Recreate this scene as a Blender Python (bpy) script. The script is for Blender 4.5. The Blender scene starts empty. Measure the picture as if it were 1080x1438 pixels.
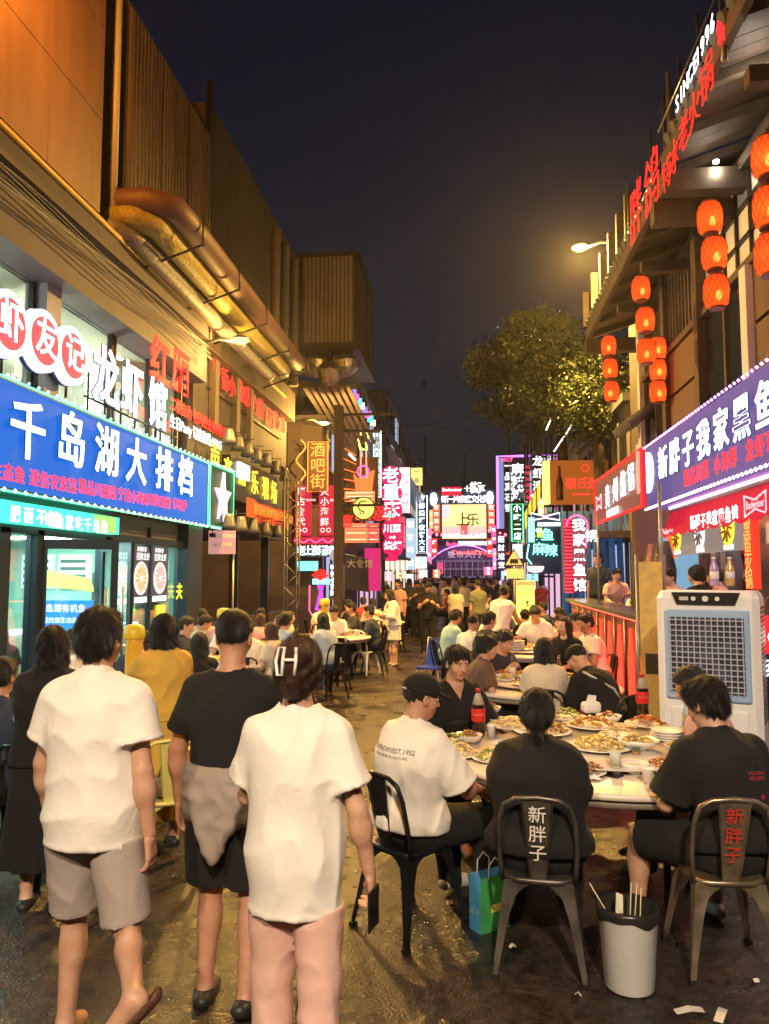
import bpy, bmesh, math, random
import numpy as np
from mathutils import Vector, Matrix, Euler
R = math.radians
random.seed(7)
SC = bpy.context.scene
COL = SC.collection
# ------------------------------------------------------------------ camera
CAMZ = 1.93
cam = bpy.data.objects.new('camera', bpy.data.cameras.new('camera'))
COL.objects.link(cam)
cam.data.sensor_fit = 'HORIZONTAL'
cam.data.sensor_width = 36.0
cam.data.lens = 36.0
cam.data.clip_start = 0.05
cam.data.clip_end = 2000
YAW, PITCH = R(6.32), R(4.6)
cam.location = (0, 0, CAMZ)
cam.rotation_euler = (R(90) + PITCH, 0, YAW)
SC.camera = cam
# ------------------------------------------------------------------ night sky
W = bpy.data.worlds.new('World'); SC.world = W; W.use_nodes = True
nt = W.node_tree
bg = nt.nodes['Background']
sky = nt.nodes.new('ShaderNodeTexSky'); sky.sky_type = 'NISHITA'
sky.sun_disc = False
sky.sun_elevation = R(-2.5); sky.sun_rotation = R(0)
sky.altitude = 10; sky.air_density = 1.6; sky.dust_density = 0.6; sky.ozone_density = 3.5
hs = nt.nodes.new('ShaderNodeHueSaturation'); hs.inputs['Saturation'].default_value = .95
nt.links.new(sky.outputs[0], hs.inputs['Color']); nt.links.new(hs.outputs[0], bg.inputs[0])
bg.inputs[1].default_value = 0.105
vs = SC.view_settings
vs.view_transform = 'Standard'; vs.look = 'None'; vs.exposure = 0.28; vs.gamma = 1.0
SC.display_settings.display_device = 'sRGB'
SC.render.engine = 'CYCLES'
SC.cycles.use_denoising = True
try: SC.cycles.denoiser = 'OPENIMAGEDENOISE'
except Exception: pass
SC.cycles.use_light_tree = True
SC.cycles.max_bounces = 5
SC.cycles.diffuse_bounces = 2
SC.cycles.glossy_bounces = 2
SC.cycles.volume_bounces = 0
SC.cycles.use_adaptive_sampling = True
SC.cycles.adaptive_threshold = 0.03
SC.cycles.transmission_bounces = 6
SC.cycles.transparent_max_bounces = 8
SC.cycles.sample_clamp_indirect = 4.0
SC.cycles.caustics_reflective = False
SC.cycles.caustics_refractive = False
# camera model, used to turn a measured direction into a point on a real plane
_F = np.array([-math.sin(YAW)*math.cos(PITCH), math.cos(YAW)*math.cos(PITCH), math.sin(PITCH)])
_Rt = np.array([math.cos(YAW), math.sin(YAW), 0.0])
_U = np.cross(_Rt, _F)
def at(px, py, X=None, Y=None, Z=None):
    d = _F*1080 + _Rt*(px-540) - _U*(py-719)
    if X is not None: t = X/d[0]
    elif Y is not None: t = Y/d[1]
    else: t = (Z-CAMZ)/d[2]
    return Vector((d[0]*t, d[1]*t, CAMZ+d[2]*t))
# ------------------------------------------------------------------ materials
MATS = {}
def lin(c):
    return tuple(((x/255)/12.92 if x/255 <= .04045 else ((x/255+.055)/1.055)**2.4) for x in c)
def mat(name, col=(.5,.5,.5), rough=.6, metal=0.0, em=None, es=0.0, noise=0.0, nscale=8.0, bump=0.0, bscale=60.0,
        trans=0.0, spec=None, sheen=0.0, sss=0.0, stretch=(1,1,1), col2=None, alpha=None, coat=0.0, rvar=0.0, wave=None):
    if name in MATS: return MATS[name]
    m = bpy.data.materials.new(name); MATS[name] = m; m.use_nodes = True
    n = m.node_tree.nodes; l = m.node_tree.links
    b = n['Principled BSDF']
    b.inputs['Base Color'].default_value = (*col, 1)
    b.inputs['Roughness'].default_value = rough
    b.inputs['Metallic'].default_value = metal
    if spec is not None: b.inputs['Specular IOR Level'].default_value = spec
    if trans: b.inputs['Transmission Weight'].default_value = trans
    if sheen: b.inputs['Sheen Weight'].default_value = sheen
    if coat: b.inputs['Coat Weight'].default_value = coat
    if alpha is not None: b.inputs['Alpha'].default_value = alpha
    if sss:
        b.inputs['Subsurface Weight'].default_value = sss
        b.inputs['Subsurface Radius'].default_value = (.012,.005,.003)
        b.inputs['Subsurface Scale'].default_value = 1.0
    if em is not None:
        b.inputs['Emission Color'].default_value = (*em, 1)
        b.inputs['Emission Strength'].default_value = es
    if noise or bump or col2 or rvar or wave:
        tc = n.new('ShaderNodeTexCoord'); mp = n.new('ShaderNodeMapping')
        mp.inputs['Scale'].default_value = stretch
        l.new(tc.outputs['Object'], mp.inputs[0])
    if noise or col2 or rvar:
        t = n.new('ShaderNodeTexNoise'); t.inputs['Scale'].default_value = nscale
        t.inputs['Detail'].default_value = 6; t.inputs['Roughness'].default_value = .65
        l.new(mp.outputs[0], t.inputs[0])
        r = n.new('ShaderNodeValToRGB'); l.new(t.outputs[0], r.inputs[0])
        r.color_ramp.elements[0].position = .3; r.color_ramp.elements[1].position = .7
        if noise or col2:
            c2 = col2 if col2 else tuple(min(1,x*(1+noise)) for x in col)
            c1 = col if col2 else tuple(x*(1-noise) for x in col)
            r.color_ramp.elements[0].color = (*c1, 1); r.color_ramp.elements[1].color = (*c2, 1)
            l.new(r.outputs[0], b.inputs['Base Color'])
        if rvar:
            mr = n.new('ShaderNodeMapRange'); l.new(t.outputs[0], mr.inputs[0])
            mr.inputs[1].default_value = .3; mr.inputs[2].default_value = .7
            mr.inputs[3].default_value = max(.02, rough-rvar); mr.inputs[4].default_value = min(1, rough+rvar)
            l.new(mr.outputs[0], b.inputs['Roughness'])
    if bump:
        bp = n.new('ShaderNodeBump'); bp.inputs['Strength'].default_value = bump; bp.inputs['Distance'].default_value = .02
        if wave:
            t2 = n.new('ShaderNodeTexWave'); t2.wave_type = 'BANDS'; t2.bands_direction = wave
            t2.inputs['Scale'].default_value = bscale; t2.inputs['Distortion'].default_value = 1.5; t2.inputs['Detail'].default_value = 2
            l.new(mp.outputs[0], t2.inputs[0]); l.new(t2.outputs[1], bp.inputs['Height'])
        else:
            t2 = n.new('ShaderNodeTexNoise'); t2.inputs['Scale'].default_value = bscale; t2.inputs['Detail'].default_value = 4
            l.new(mp.outputs[0], t2.inputs[0]); l.new(t2.outputs[0], bp.inputs['Height'])
        l.new(bp.outputs[0], b.inputs['Normal'])
    return m
def glow(name, col, s):
    if name in MATS: return MATS[name]
    return mat(name, tuple(min(.4, x*.2+.006) for x in col), .8, em=col, es=s, spec=.12)
# ------------------------------------------------------------------ mesh building
class MB:
    def __init__(s): s.v = []; s.f = []; s.sm = []
    def add(s, vs, fs, smooth=False):
        o = len(s.v); s.v += [tuple(v) for v in vs]; s.f += [tuple(i+o for i in f) for f in fs]; s.sm += [smooth]*len(fs); return s
    def box(s, lo, hi):
        x0,y0,z0 = lo; x1,y1,z1 = hi
        return s.add([(x0,y0,z0),(x1,y0,z0),(x1,y1,z0),(x0,y1,z0),(x0,y0,z1),(x1,y0,z1),(x1,y1,z1),(x0,y1,z1)],
            [(0,3,2,1),(4,5,6,7),(0,1,5,4),(1,2,6,5),(2,3,7,6),(3,0,4,7)])
    def cbox(s, c, d, rz=0.0, bev=0.0):
        cx,cy,cz = c; a,b,h = d[0]/2, d[1]/2, d[2]/2; ca, sa = math.cos(rz), math.sin(rz)
        if bev:
            e = bev
            ring = [(a-e,-b),(a,-b+e),(a,b-e),(a-e,b),(-a+e,b),(-a,b-e),(-a,-b+e),(-a+e,-b)]
            ins = [(a-e*1.2,-b+e*.5),(a-e*.5,-b+e*1.2),(a-e*.5,b-e*1.2),(a-e*1.2,b-e*.5),(-a+e*1.2,b-e*.5),(-a+e*.5,b-e*1.2),(-a+e*.5,-b+e*1.2),(-a+e*1.2,-b+e*.5)]
            L = [(ins,-h),(ring,-h+e),(ring,h-e),(ins,h)]
            vs = [(x,y,z) for r_,z in L for x,y in r_]
            fs = [tuple(range(7,-1,-1)), tuple(range(24,32))]
            for k in range(3):
                for i in range(8): j=(i+1)%8; fs.append((k*8+i,k*8+j,k*8+8+j,k*8+8+i))
        else:
            vs = [(-a,-b,-h),(a,-b,-h),(a,b,-h),(-a,b,-h),(-a,-b,h),(a,-b,h),(a,b,h),(-a,b,h)]
            fs = [(0,3,2,1),(4,5,6,7),(0,1,5,4),(1,2,6,5),(2,3,7,6),(3,0,4,7)]
        return s.add([(cx+x*ca-y*sa, cy+x*sa+y*ca, cz+z) for x,y,z in vs], fs)
    def tube(s, path, r, n=8, cap=True, closed=False, flat=1.0):
        P = [Vector(p) for p in path]; m = len(P)
        rr = r if isinstance(r,(list,tuple)) else [r]*m
        T = []
        for i in range(m):
            a = P[(i-1)%m] if (closed or i>0) else P[i]; b = P[(i+1)%m] if (closed or i<m-1) else P[i]
            T.append((b-a).normalized())
        ref = Vector((0,0,1)) if abs(T[0].z)<.9 else Vector((1,0,0))
        N = (ref - T[0]*ref.dot(T[0])).normalized(); vs = []
        for i in range(m):
            N = (N - T[i]*N.dot(T[i])).normalized(); B = T[i].cross(N)
            for k in range(n):
                a = 2*math.pi*k/n; vs.append(P[i] + N*(math.cos(a)*rr[i]*flat) + B*(math.sin(a)*rr[i]))
        fs = []
        for i in range(m if closed else m-1):
            for k in range(n):
                k2=(k+1)%n; j=(i+1)%m; fs.append((i*n+k, i*n+k2, j*n+k2, j*n+k))
        s.add(vs, fs, True)
        if cap and not closed:
            o = len(s.v)-len(vs); s.f += [tuple(o+k for k in range(n-1,-1,-1)), tuple(o+(m-1)*n+k for k in range(n))]; s.sm += [False,False]
        return s
    def lathe(s, prof, c=(0,0,0), n=20, smooth=True, axis='z'):
        vs = []; fs = []; m = len(prof)
        for r,z in prof:
            for k in range(n):
                a = 2*math.pi*k/n
                p = (r*math.cos(a), r*math.sin(a), z)
                if axis=='x': p = (p[2],p[0],p[1])
                if axis=='y': p = (p[1],p[2],p[0])
                vs.append((c[0]+p[0], c[1]+p[1], c[2]+p[2]))
        for i in range(m-1):
            for k in range(n):
                k2=(k+1)%n; fs.append((i*n+k, i*n+k2, (i+1)*n+k2, (i+1)*n+k))
        s.add(vs, fs, smooth)
        o = len(s.v)-len(vs)
        if prof[0][0]>1e-5: s.f.append(tuple(o+k for k in range(n-1,-1,-1))); s.sm.append(False)
        if prof[-1][0]>1e-5: s.f.append(tuple(o+(m-1)*n+k for k in range(n))); s.sm.append(False)
        return s
    def poly(s, pts, d):           # extrude a planar polygon by vector d
        n = len(pts); d = Vector(d); P = [Vector(p) for p in pts]; Q = [p+d for p in P]
        return s.add(P+Q, [tuple(range(n-1,-1,-1)), tuple(range(n,2*n))]+[(i,(i+1)%n,n+(i+1)%n,n+i) for i in range(n)])
    def mesh(s, name, m=None):
        me = bpy.data.meshes.new(name); me.from_pydata(s.v, [], s.f)
        me.polygons.foreach_set('use_smooth', s.sm)
        if m: me.materials.append(m)
        bm = bmesh.new(); bm.from_mesh(me); bmesh.ops.recalc_face_normals(bm, faces=bm.faces); bm.to_mesh(me); bm.free()
        me.update(); return me
    def build(s, name, m, parent=None, world=True, **k):
        return put(name, s.mesh(name, m), parent, world, **k)
def put(name, me, parent=None, world=True, label=None, kind=None):
    o = bpy.data.objects.new(name, me); COL.objects.link(o)
    if parent is not None:
        o.parent = parent
        if world: o.matrix_parent_inverse = Matrix.Translation(-PW.get(parent.name, Vector((0,0,0))))
    if label: o['label'] = label
    if kind: o['kind'] = kind
    if parent is not None and world: PW[o.name] = Vector((0,0,0))
    return o
PW = {}
def thing(name, label, cat, loc=(0,0,0), rz=0.0, group=None, kind=None):
    o = bpy.data.objects.new(name, None); COL.objects.link(o)
    o.location = loc; o.rotation_euler = (0,0,rz); o.empty_display_size = .1
    PW[o.name] = Vector(loc)
    tag(o, label, cat, group, kind); return o
def tag(o, label=None, cat=None, group=None, kind=None):
    if label: o['label'] = label
    if cat: o['category'] = cat
    if group: o['group'] = group
    if kind: o['kind'] = kind
    return o
def dup(o, parent=None, **k):
    c = o.copy(); COL.objects.link(c)
    if parent is not None: c.parent = parent
    for ch in o.children: dup(ch, c)
    return c
def place(o, loc, rz=0.0, label=None, group=None):
    o.location = loc; o.rotation_euler[2] = rz
    if label: o['label'] = label
    if group: o['group'] = group
    return o
# ------------------------------------------------------------------ lettering
GL = {}
def glyph(ch, bold=.0, ext=.03, res=2):
    bold = bold*.42; ext = min(ext, .009)
    k = (ch, round(bold,4), round(ext,4))
    if k in GL: return GL[k]
    cu = bpy.data.curves.new('t', 'FONT'); cu.body = ch; cu.size = 1.0; cu.resolution_u = res
    cu.align_x = 'CENTER'; cu.align_y = 'CENTER'
    cu.offset = bold; cu.extrude = ext
    o = bpy.data.objects.new('t', cu)
    me = bpy.data.meshes.new_from_object(o)
    bpy.data.objects.remove(o); bpy.data.curves.remove(cu)
    n = len(me.vertices); co = np.zeros(n*3, 'f'); me.vertices.foreach_get('co', co)
    GL[k] = (me, co.reshape(-1,3)); return GL[k]
def frame3(right, up):
    r = Vector(right).normalized(); u = Vector(up).normalized(); n = r.cross(u)
    return r, u, n
def lettering(name, text, org, size, m, parent, right=(0,1,0), up=(0,0,1), bold=.02, ext=.03, w=1.0, pitch=None, label=None):
    """one mesh holding a whole line of small print, from its left end"""
    r,u,n = frame3(right, up); org = Vector(org)
    if pitch is None:
        me, co = glyph(text, bold, ext)
        V = co; F = [tuple(p.vertices) for p in me.polygons]
        x0 = co[:,0].min(); P = np.outer((V[:,0]-x0)*size*w, r)+np.outer(V[:,1]*size,u)+np.outer(V[:,2]*size,n)+np.array(org)
        mb = MB(); mb.add(P.tolist(), F)
    else:
        mb = MB()
        for i,ch in enumerate(text):
            if ch == ' ': continue
            me, co = glyph(ch, bold, ext)
            P = np.outer((co[:,0]*w+0)*size+pitch*(i+.5), r)+np.outer(co[:,1]*size,u)+np.outer(co[:,2]*size,n)+np.array(org)
            mb.add(P.tolist(), [tuple(p.vertices) for p in me.polygons])
    me = bpy.data.meshes.new(name); me.from_pydata(mb.v, [], mb.f); me.materials.append(m)
    return put(name, me, parent, label=label)
def characters(text, org, size, m, parent, pitch, right=(0,1,0), up=(0,0,1), bold=.02, ext=.05, w=1.0, down=False, halo=None, hb=.03, back=.0):
    """each character a mesh of its own; org is the centre of the first one"""
    r,u,n = frame3(right, up); org = Vector(org); out = []
    for i,ch in enumerate(text):
        if ch == ' ': continue
        p = org + (u*(-pitch*i) if down else r*(pitch*i))
        for (mm, bb, off, nm) in ([(halo, bold+hb*3, -.012, 'halo')] if halo else []) + [(m, bold, 0, 'character')]:
            me, co = glyph(ch, bb, ext)
            P = np.outer(co[:,0]*size*w, r)+np.outer(co[:,1]*size,u)+np.outer(co[:,2]*size+off,n)+np.array(p)
            me2 = bpy.data.meshes.new(nm); me2.from_pydata(P.tolist(), [], [tuple(q.vertices) for q in me.polygons]); me2.materials.append(mm)
            o = put('character' if nm=='character' else 'letter_side', me2, parent)
        out.append(o)
    return out
def bulbs(path, step, r, m, parent, name='bulb_string'):
    mb = MB(); P = [Vector(p) for p in path]
    for a,b in zip(P[:-1], P[1:]):
        L = (b-a).length; k = max(1,int(L/step))
        for i in range(k):
            c = a + (b-a)*((i+.5)/k)
            mb.add([c+Vector(d)*r for d in ((1,0,0),(-1,0,0),(0,1,0),(0,-1,0),(0,0,1),(0,0,-1))],
                [(0,2,4),(2,1,4),(1,3,4),(3,0,4),(2,0,5),(1,2,5),(3,1,5),(0,3,5)])
    return mb.build(name, m, parent, kind='stuff')
# ------------------------------------------------------------------ people: signed-distance bodies meshed with surface nets
def nrm(v):
    v = np.array(v, float); return v/ (np.linalg.norm(v)+1e-9)
class Field:
    def __init__(s, lo, hi, h):
        s.h = h; s.lo = np.array(lo, float); s.n = np.maximum(4, np.ceil((np.array(hi)-s.lo)/h).astype(int)+1)
        s.D = np.full(s.n, 1.0, np.float32)
        s.ax = [(s.lo[i]+h*np.arange(s.n[i])).astype(np.float32) for i in range(3)]
    def sub(s, lo, hi):
        i0 = np.clip(np.floor((np.array(lo)-s.lo)/s.h).astype(int), 0, s.n); i1 = np.clip(np.ceil((np.array(hi)-s.lo)/s.h).astype(int)+1, 0, s.n)
        if (i1<=i0).any(): return None, None
        sl = tuple(slice(a,b) for a,b in zip(i0,i1))
        return sl, np.meshgrid(*[s.ax[k][sl[k]] for k in range(3)], indexing='ij')
    def mix(s, sl, d, k, neg=False):
        D = s.D[sl]
        if neg:
            h = np.clip(.5-.5*(D+d)/k, 0, 1); s.D[sl] = D*(1-h) - d*h + k*h*(1-h)
        else:
            h = np.clip(.5+.5*(D-d)/k, 0, 1); s.D[sl] = D*(1-h) + d*h - k*h*(1-h)
    def cone(s, a, b, ra, rb, k=.02, mg=.0, neg=False, flat=None):
        a = np.array(a, float); b = np.array(b, float); e = max(ra,rb)+k+mg+2*s.h
        sl, P = s.sub(np.minimum(a,b)-e, np.maximum(a,b)+e)
        if sl is None: return s
        ab = b-a; L2 = ab@ab+1e-9
        q = [P[i]-a[i] for i in range(3)]
        t = np.clip((q[0]*ab[0]+q[1]*ab[1]+q[2]*ab[2])/L2, 0, 1)
        q = [q[i]-t*ab[i] for i in range(3)]
        if flat is not None:      # flat = (unit direction, factor): thin the section along a direction
            f, fac = flat; dd = q[0]*f[0]+q[1]*f[1]+q[2]*f[2]
            q = [q[i]+dd*f[i]*(1/fac-1) for i in range(3)]
        d = np.sqrt(q[0]**2+q[1]**2+q[2]**2) - (ra+t*(rb-ra))
        if flat is not None: d = d*(.5+.5*flat[1])
        s.mix(sl, d, k, neg); return s
    def ell(s, c, r, M=None, k=.02, mg=.0, neg=False):
        c = np.array(c, float); r = np.array(r, float); M = np.eye(3) if M is None else M
        e = r.max()+k+mg+2*s.h
        sl, P = s.sub(c-e, c+e)
        if sl is None: return s
        q = [P[i]-c[i] for i in range(3)]
        w = [(q[0]*M[i][0]+q[1]*M[i][1]+q[2]*M[i][2])/r[i] for i in range(3)]
        k0 = np.sqrt(w[0]**2+w[1]**2+w[2]**2); k1 = np.sqrt((w[0]/r[0])**2+(w[1]/r[1])**2+(w[2]/r[2])**2)+1e-6
        d = k0*(k0-1)/k1
        s.mix(sl, np.where(k0<.05, -r.min(), d), k, neg); return s
    def P(s): return np.meshgrid(*s.ax, indexing='ij')
    def cut(s, p, n, k=.004):     # remove the side the normal points to
        P = s.P(); d = (P[0]-p[0])*n[0]+(P[1]-p[1])*n[1]+(P[2]-p[2])*n[2]
        s.D = np.maximum(s.D, d.astype(np.float32)); return s
    def net(s):
        D = s.D; D[0]=np.maximum(D[0],1e-3);D[-1]=np.maximum(D[-1],1e-3);D[:,0]=np.maximum(D[:,0],1e-3);D[:,-1]=np.maximum(D[:,-1],1e-3);D[:,:,0]=np.maximum(D[:,:,0],1e-3);D[:,:,-1]=np.maximum(D[:,:,-1],1e-3)
        S = D<0; nx,ny,nz = D.shape
        c = np.zeros((nx-1,ny-1,nz-1), np.uint8)
        for i in (0,1):
            for j in (0,1):
                for k in (0,1): c += S[i:nx-1+i, j:ny-1+j, k:nz-1+k]
        idx = np.argwhere((c>0)&(c<8))
        if len(idx)==0: return np.zeros((0,3)), np.zeros((0,4),int)
        cid = np.full(c.shape, -1, np.int64); cid[tuple(idx.T)] = np.arange(len(idx))
        acc = np.zeros((len(idx),3)); cnt = np.zeros(len(idx))
        cor = [(i,j,k) for i in (0,1) for j in (0,1) for k in (0,1)]
        val = {o: D[idx[:,0]+o[0], idx[:,1]+o[1], idx[:,2]+o[2]].astype(float) for o in cor}
        for o in cor:
            for ax in range(3):
                if o[ax]==0:
                    p = list(o); p[ax] = 1; a = val[o]; b = val[tuple(p)]
                    m = (a<0)!=(b<0); t = np.where(m, a/(a-b+1e-12), 0)
                    pt = np.tile(np.array(o,float), (len(idx),1)); pt[:,ax] += t
                    acc[m] += pt[m]; cnt[m] += 1
        V = s.lo + (idx + acc/cnt[:,None])*s.h
        Q = []
        for ax in range(3):
            u, v = (ax+1)%3, (ax+2)%3
            sl0 = [slice(None)]*3; sl1 = [slice(None)]*3; sl0[ax] = slice(0,-1); sl1[ax] = slice(1,None)
            A = S[tuple(sl0)]; B = S[tuple(sl1)]
            E = np.argwhere(A!=B)
            E = E[(E[:,u]>0)&(E[:,v]>0)&(E[:,u]<D.shape[u]-1)&(E[:,v]<D.shape[v]-1)]
            inside = A[tuple(E.T)]
            def at_(du,dv):
                e = E.copy(); e[:,u]-=du; e[:,v]-=dv; return cid[tuple(e.T)]
            q = np.stack([at_(1,1),at_(0,1),at_(0,0),at_(1,0)],1)
            q[~inside] = q[~inside][:,::-1]
            Q.append(q)
        return V, np.concatenate(Q)
def relax(V, F, it=1, lam=.5):
    for _ in range(it):
        acc = np.zeros_like(V); cnt = np.zeros(len(V))
        for a,b in ((0,1),(1,2),(2,3),(3,0)):
            np.add.at(acc, F[:,a], V[F[:,b]]); np.add.at(cnt, F[:,a], 1)
        V = V*(1-lam) + lam*acc/np.maximum(cnt,1)[:,None]
    return V
def mesh_of(name, pieces, mats):
    """pieces: (V, F, material index per face or int)"""
    me = bpy.data.meshes.new(name); vs=[]; fs=[]; mi=[]; o=0
    for V,F,m in pieces:
        if len(F)==0: continue
        vs.append(V); fs.append(F+o); o += len(V)
        mi.append(np.full(len(F), m, np.int32) if np.isscalar(m) else np.asarray(m, np.int32))
    V = np.concatenate(vs).astype(np.float32); F = np.concatenate(fs).astype(np.int32); mi = np.concatenate(mi)
    me.vertices.add(len(V)); me.vertices.foreach_set('co', V.ravel())
    me.loops.add(F.size); me.loops.foreach_set('vertex_index', F.ravel())
    me.polygons.add(len(F)); me.polygons.foreach_set('loop_start', np.arange(0,F.size,4,dtype=np.int32))
    try: me.polygons.foreach_set('loop_total', np.full(len(F),4,np.int32))
    except Exception: pass
    for m in mats: me.materials.append(m)
    me.polygons.foreach_set('material_index', mi)
    me.polygons.foreach_set('use_smooth', np.ones(len(F),bool))
    me.update(calc_edges=True); me.validate(); return me
def folds(P, amp, seed, sy=.35, f=1.0):
    g = np.random.RandomState(seed); d = 0
    wx = .025*np.sin(9*P[2]+g.rand()*6+5*P[0]) ; wz = .03*np.sin(7*P[0]*1.3+g.rand()*6+6*P[1])
    for i in range(5):
        th = g.rand()*6.28; k = f*(22+30*g.rand())
        d = d + np.sin(k*(np.cos(th)*(P[0]+wx)+np.cos(th)*.8*P[1]+np.sin(th)*sy*2*(P[2]+wz))+g.rand()*6.28)*(.5 if k>38 else 1)
    d = d/2.4; a = np.abs(d)
    return amp*(1.2*np.sqrt(a+.06)-1.0)
def rotm(yaw, pitch, roll=0):
    return np.array(Euler((pitch, roll, yaw)).to_matrix())
SKIN = lambda i: mat('skin_%d'%i, (c_:=[(.55,.33,.22),(.48,.27,.175),(.62,.40,.29),(.40,.22,.14)][i]), .48, sss=.08, col2=(c_[0]*.86,c_[1]*.68,c_[2]*.64), nscale=11, bump=.22, bscale=110)
HAIR = lambda i=0: mat('hair_%d'%i, [(.012,.010,.009),(.075,.034,.020),(.16,.15,.14)][i],   .55, bump=.5, bscale=60, wave='X', stretch=(3,3,.35))
def cloth(name, c, noise=.05, rough=.85):
    if 'cloth_'+name in MATS: return MATS['cloth_'+name]
    m = mat('cloth_'+name, c, rough, noise=noise, nscale=5, bump=.12, bscale=320); n = m.node_tree.nodes; l = m.node_tree.links
    b1 = next(x for x in n if x.type=='BUMP'); b2 = n.new('ShaderNodeBump'); b2.inputs['Strength'].default_value = .30; b2.inputs['Distance'].default_value = .018
    t = n.new('ShaderNodeTexNoise'); t.inputs['Scale'].default_value = 7.5; t.inputs['Detail'].default_value = 2.5; t.inputs['Distortion'].default_value = 1.2
    mp = next(x for x in n if x.type=='MAPPING'); l.new(mp.outputs[0], t.inputs[0]); l.new(t.outputs[0], b2.inputs['Height']); l.new(b2.outputs[0], b1.inputs['Normal']); return m

def skeleton(p):
    """joints in the person's own frame: facing +y, x to its right, z up, origin on the ground under the pelvis"""
    s = p.get('H', 1.70)/1.70; sit = p.get('sit', False)
    J = {}; pz = p.get('pz', .56 if sit else .915*s)
    lean = R(p.get('lean', 6 if sit else 1)); side = R(p.get('side', 0)); tw = R(p.get('twist', 0))
    M = np.array(Euler((-lean, side, tw), 'XYZ').to_matrix())   # columns: right, fwd, up of the chest
    J['M'] = M; r, f, u = M[:,0], M[:,1], M[:,2]
    P = np.array([0,0,pz]); J['P'] = P; g = p.get('w', 1.0); J['g'] = g; J['s'] = s
    bow = p.get('bow', .03 if sit else 0.0)
    N = P + u*.505*s + f*(.0); J['N'] = N; J['Mid'] = P + u*.25*s - f*bow
    sw = p.get('sw', .168-.014*p.get('fem',0))*s
    J['SR'] = N + r*sw - u*.075*s; J['SL'] = N - r*sw - u*.075*s
    for sd, sg in (('R',1),('L',-1)):
        ua = p.get('ua'+sd, (.13*sg,-.03,-1)); fa = p.get('fa'+sd, (.04*sg,.18,-1))
        ua = M@nrm(ua); fa = M@nrm(fa)
        J['E'+sd] = J['S'+sd] + ua*.275*s; J['W'+sd] = J['E'+sd] + fa*.245*s; J['fa'+sd] = fa
        J['pn'+sd] = nrm(M@np.array(p.get('pn'+sd, (-sg,0,0)), float))
        th = nrm(p.get('th'+sd, (.16*sg,1,-.06) if sit else (.02*sg,.02,-1))); sh = nrm(p.get('sh'+sd, (.02*sg,.12,-1) if sit else (0,-.02,-1)))
        J['H'+sd] = P + np.array([sg*.088*s, 0, -.02*s]); J['K'+sd] = J['H'+sd] + th*.43*s; J['A'+sd] = J['K'+sd] + sh*.415*s
        ft = p.get('ft'+sd, None); fd = nrm(ft if ft is not None else (.12*sg, 1, -.22)); J['F'+sd] = J['A'+sd] + fd*.15*s - np.array([0,0,.03*s])*(1 if ft is None else 0); J['fd'+sd] = fd
    J['Hm'] = M@rotm(R(-p.get('hy', 0)), R(-p.get('hp', 0)), R(p.get('hr', 0))); J['C'] = N + u*.05*s + J['Hm'][:,2]*.115*s + J['Hm'][:,1]*.018*s
    return J
def hand_piece(J, sd, h, curl, s):
    W = J['W'+sd]; f = J['fa'+sd]; pn = J['pn'+sd]; pn = nrm(pn - f*(pn@f)); sg = 1 if sd=='R' else -1
    t = nrm(np.cross(f, pn))                     # across the palm
    # thumb side: choose the side that points forward/up for a hanging hand
    ts = t if (t@(J['M'][:,1])) > 0 else -t
    F = Field(W-.21*s, W+.21*s, h)
    F.cone(W-f*.03*s, W+f*.02*s, .027*s, .027*s, .01, flat=(pn,.8))
    for q in (-.026,-.009,.009,.026):
        F.cone(W+f*.02*s+ts*q*.7*s, W+f*.085*s+ts*q*s, .016*s, .0135*s, .008, flat=(pn,.85))
    L = [.062,.078,.084,.074]
    for q,l in zip((-.030,-.010,.010,.030), L):
        a = W+f*.083*s+ts*q*s; d = f; ang = curl*.5
        for k,fr in enumerate((.45,.32,.25)):
            c, sn = math.cos(ang), math.sin(ang); dd = f*c+pn*sn
            b = a+dd*l*fr*s; F.cone(a, b, (.0098-.0008*k)*s, (.0092-.0009*k)*s, .004); a = b; ang += curl*.75
    a = W+f*.022*s+ts*.024*s; dd = nrm(f*.75+ts*.62+pn*(.2+.3*curl)); b = a+dd*.045*s
    F.cone(a, b, .016*s, .0115*s, .008); d2 = nrm(f*.95+ts*(.25-.3*curl)+pn*(.25+.5*curl)); F.cone(b, b+d2*.033*s, .0112*s, .0095*s, .004)
    V, Q = F.net(); return relax(V,Q,1,.4), Q
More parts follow.
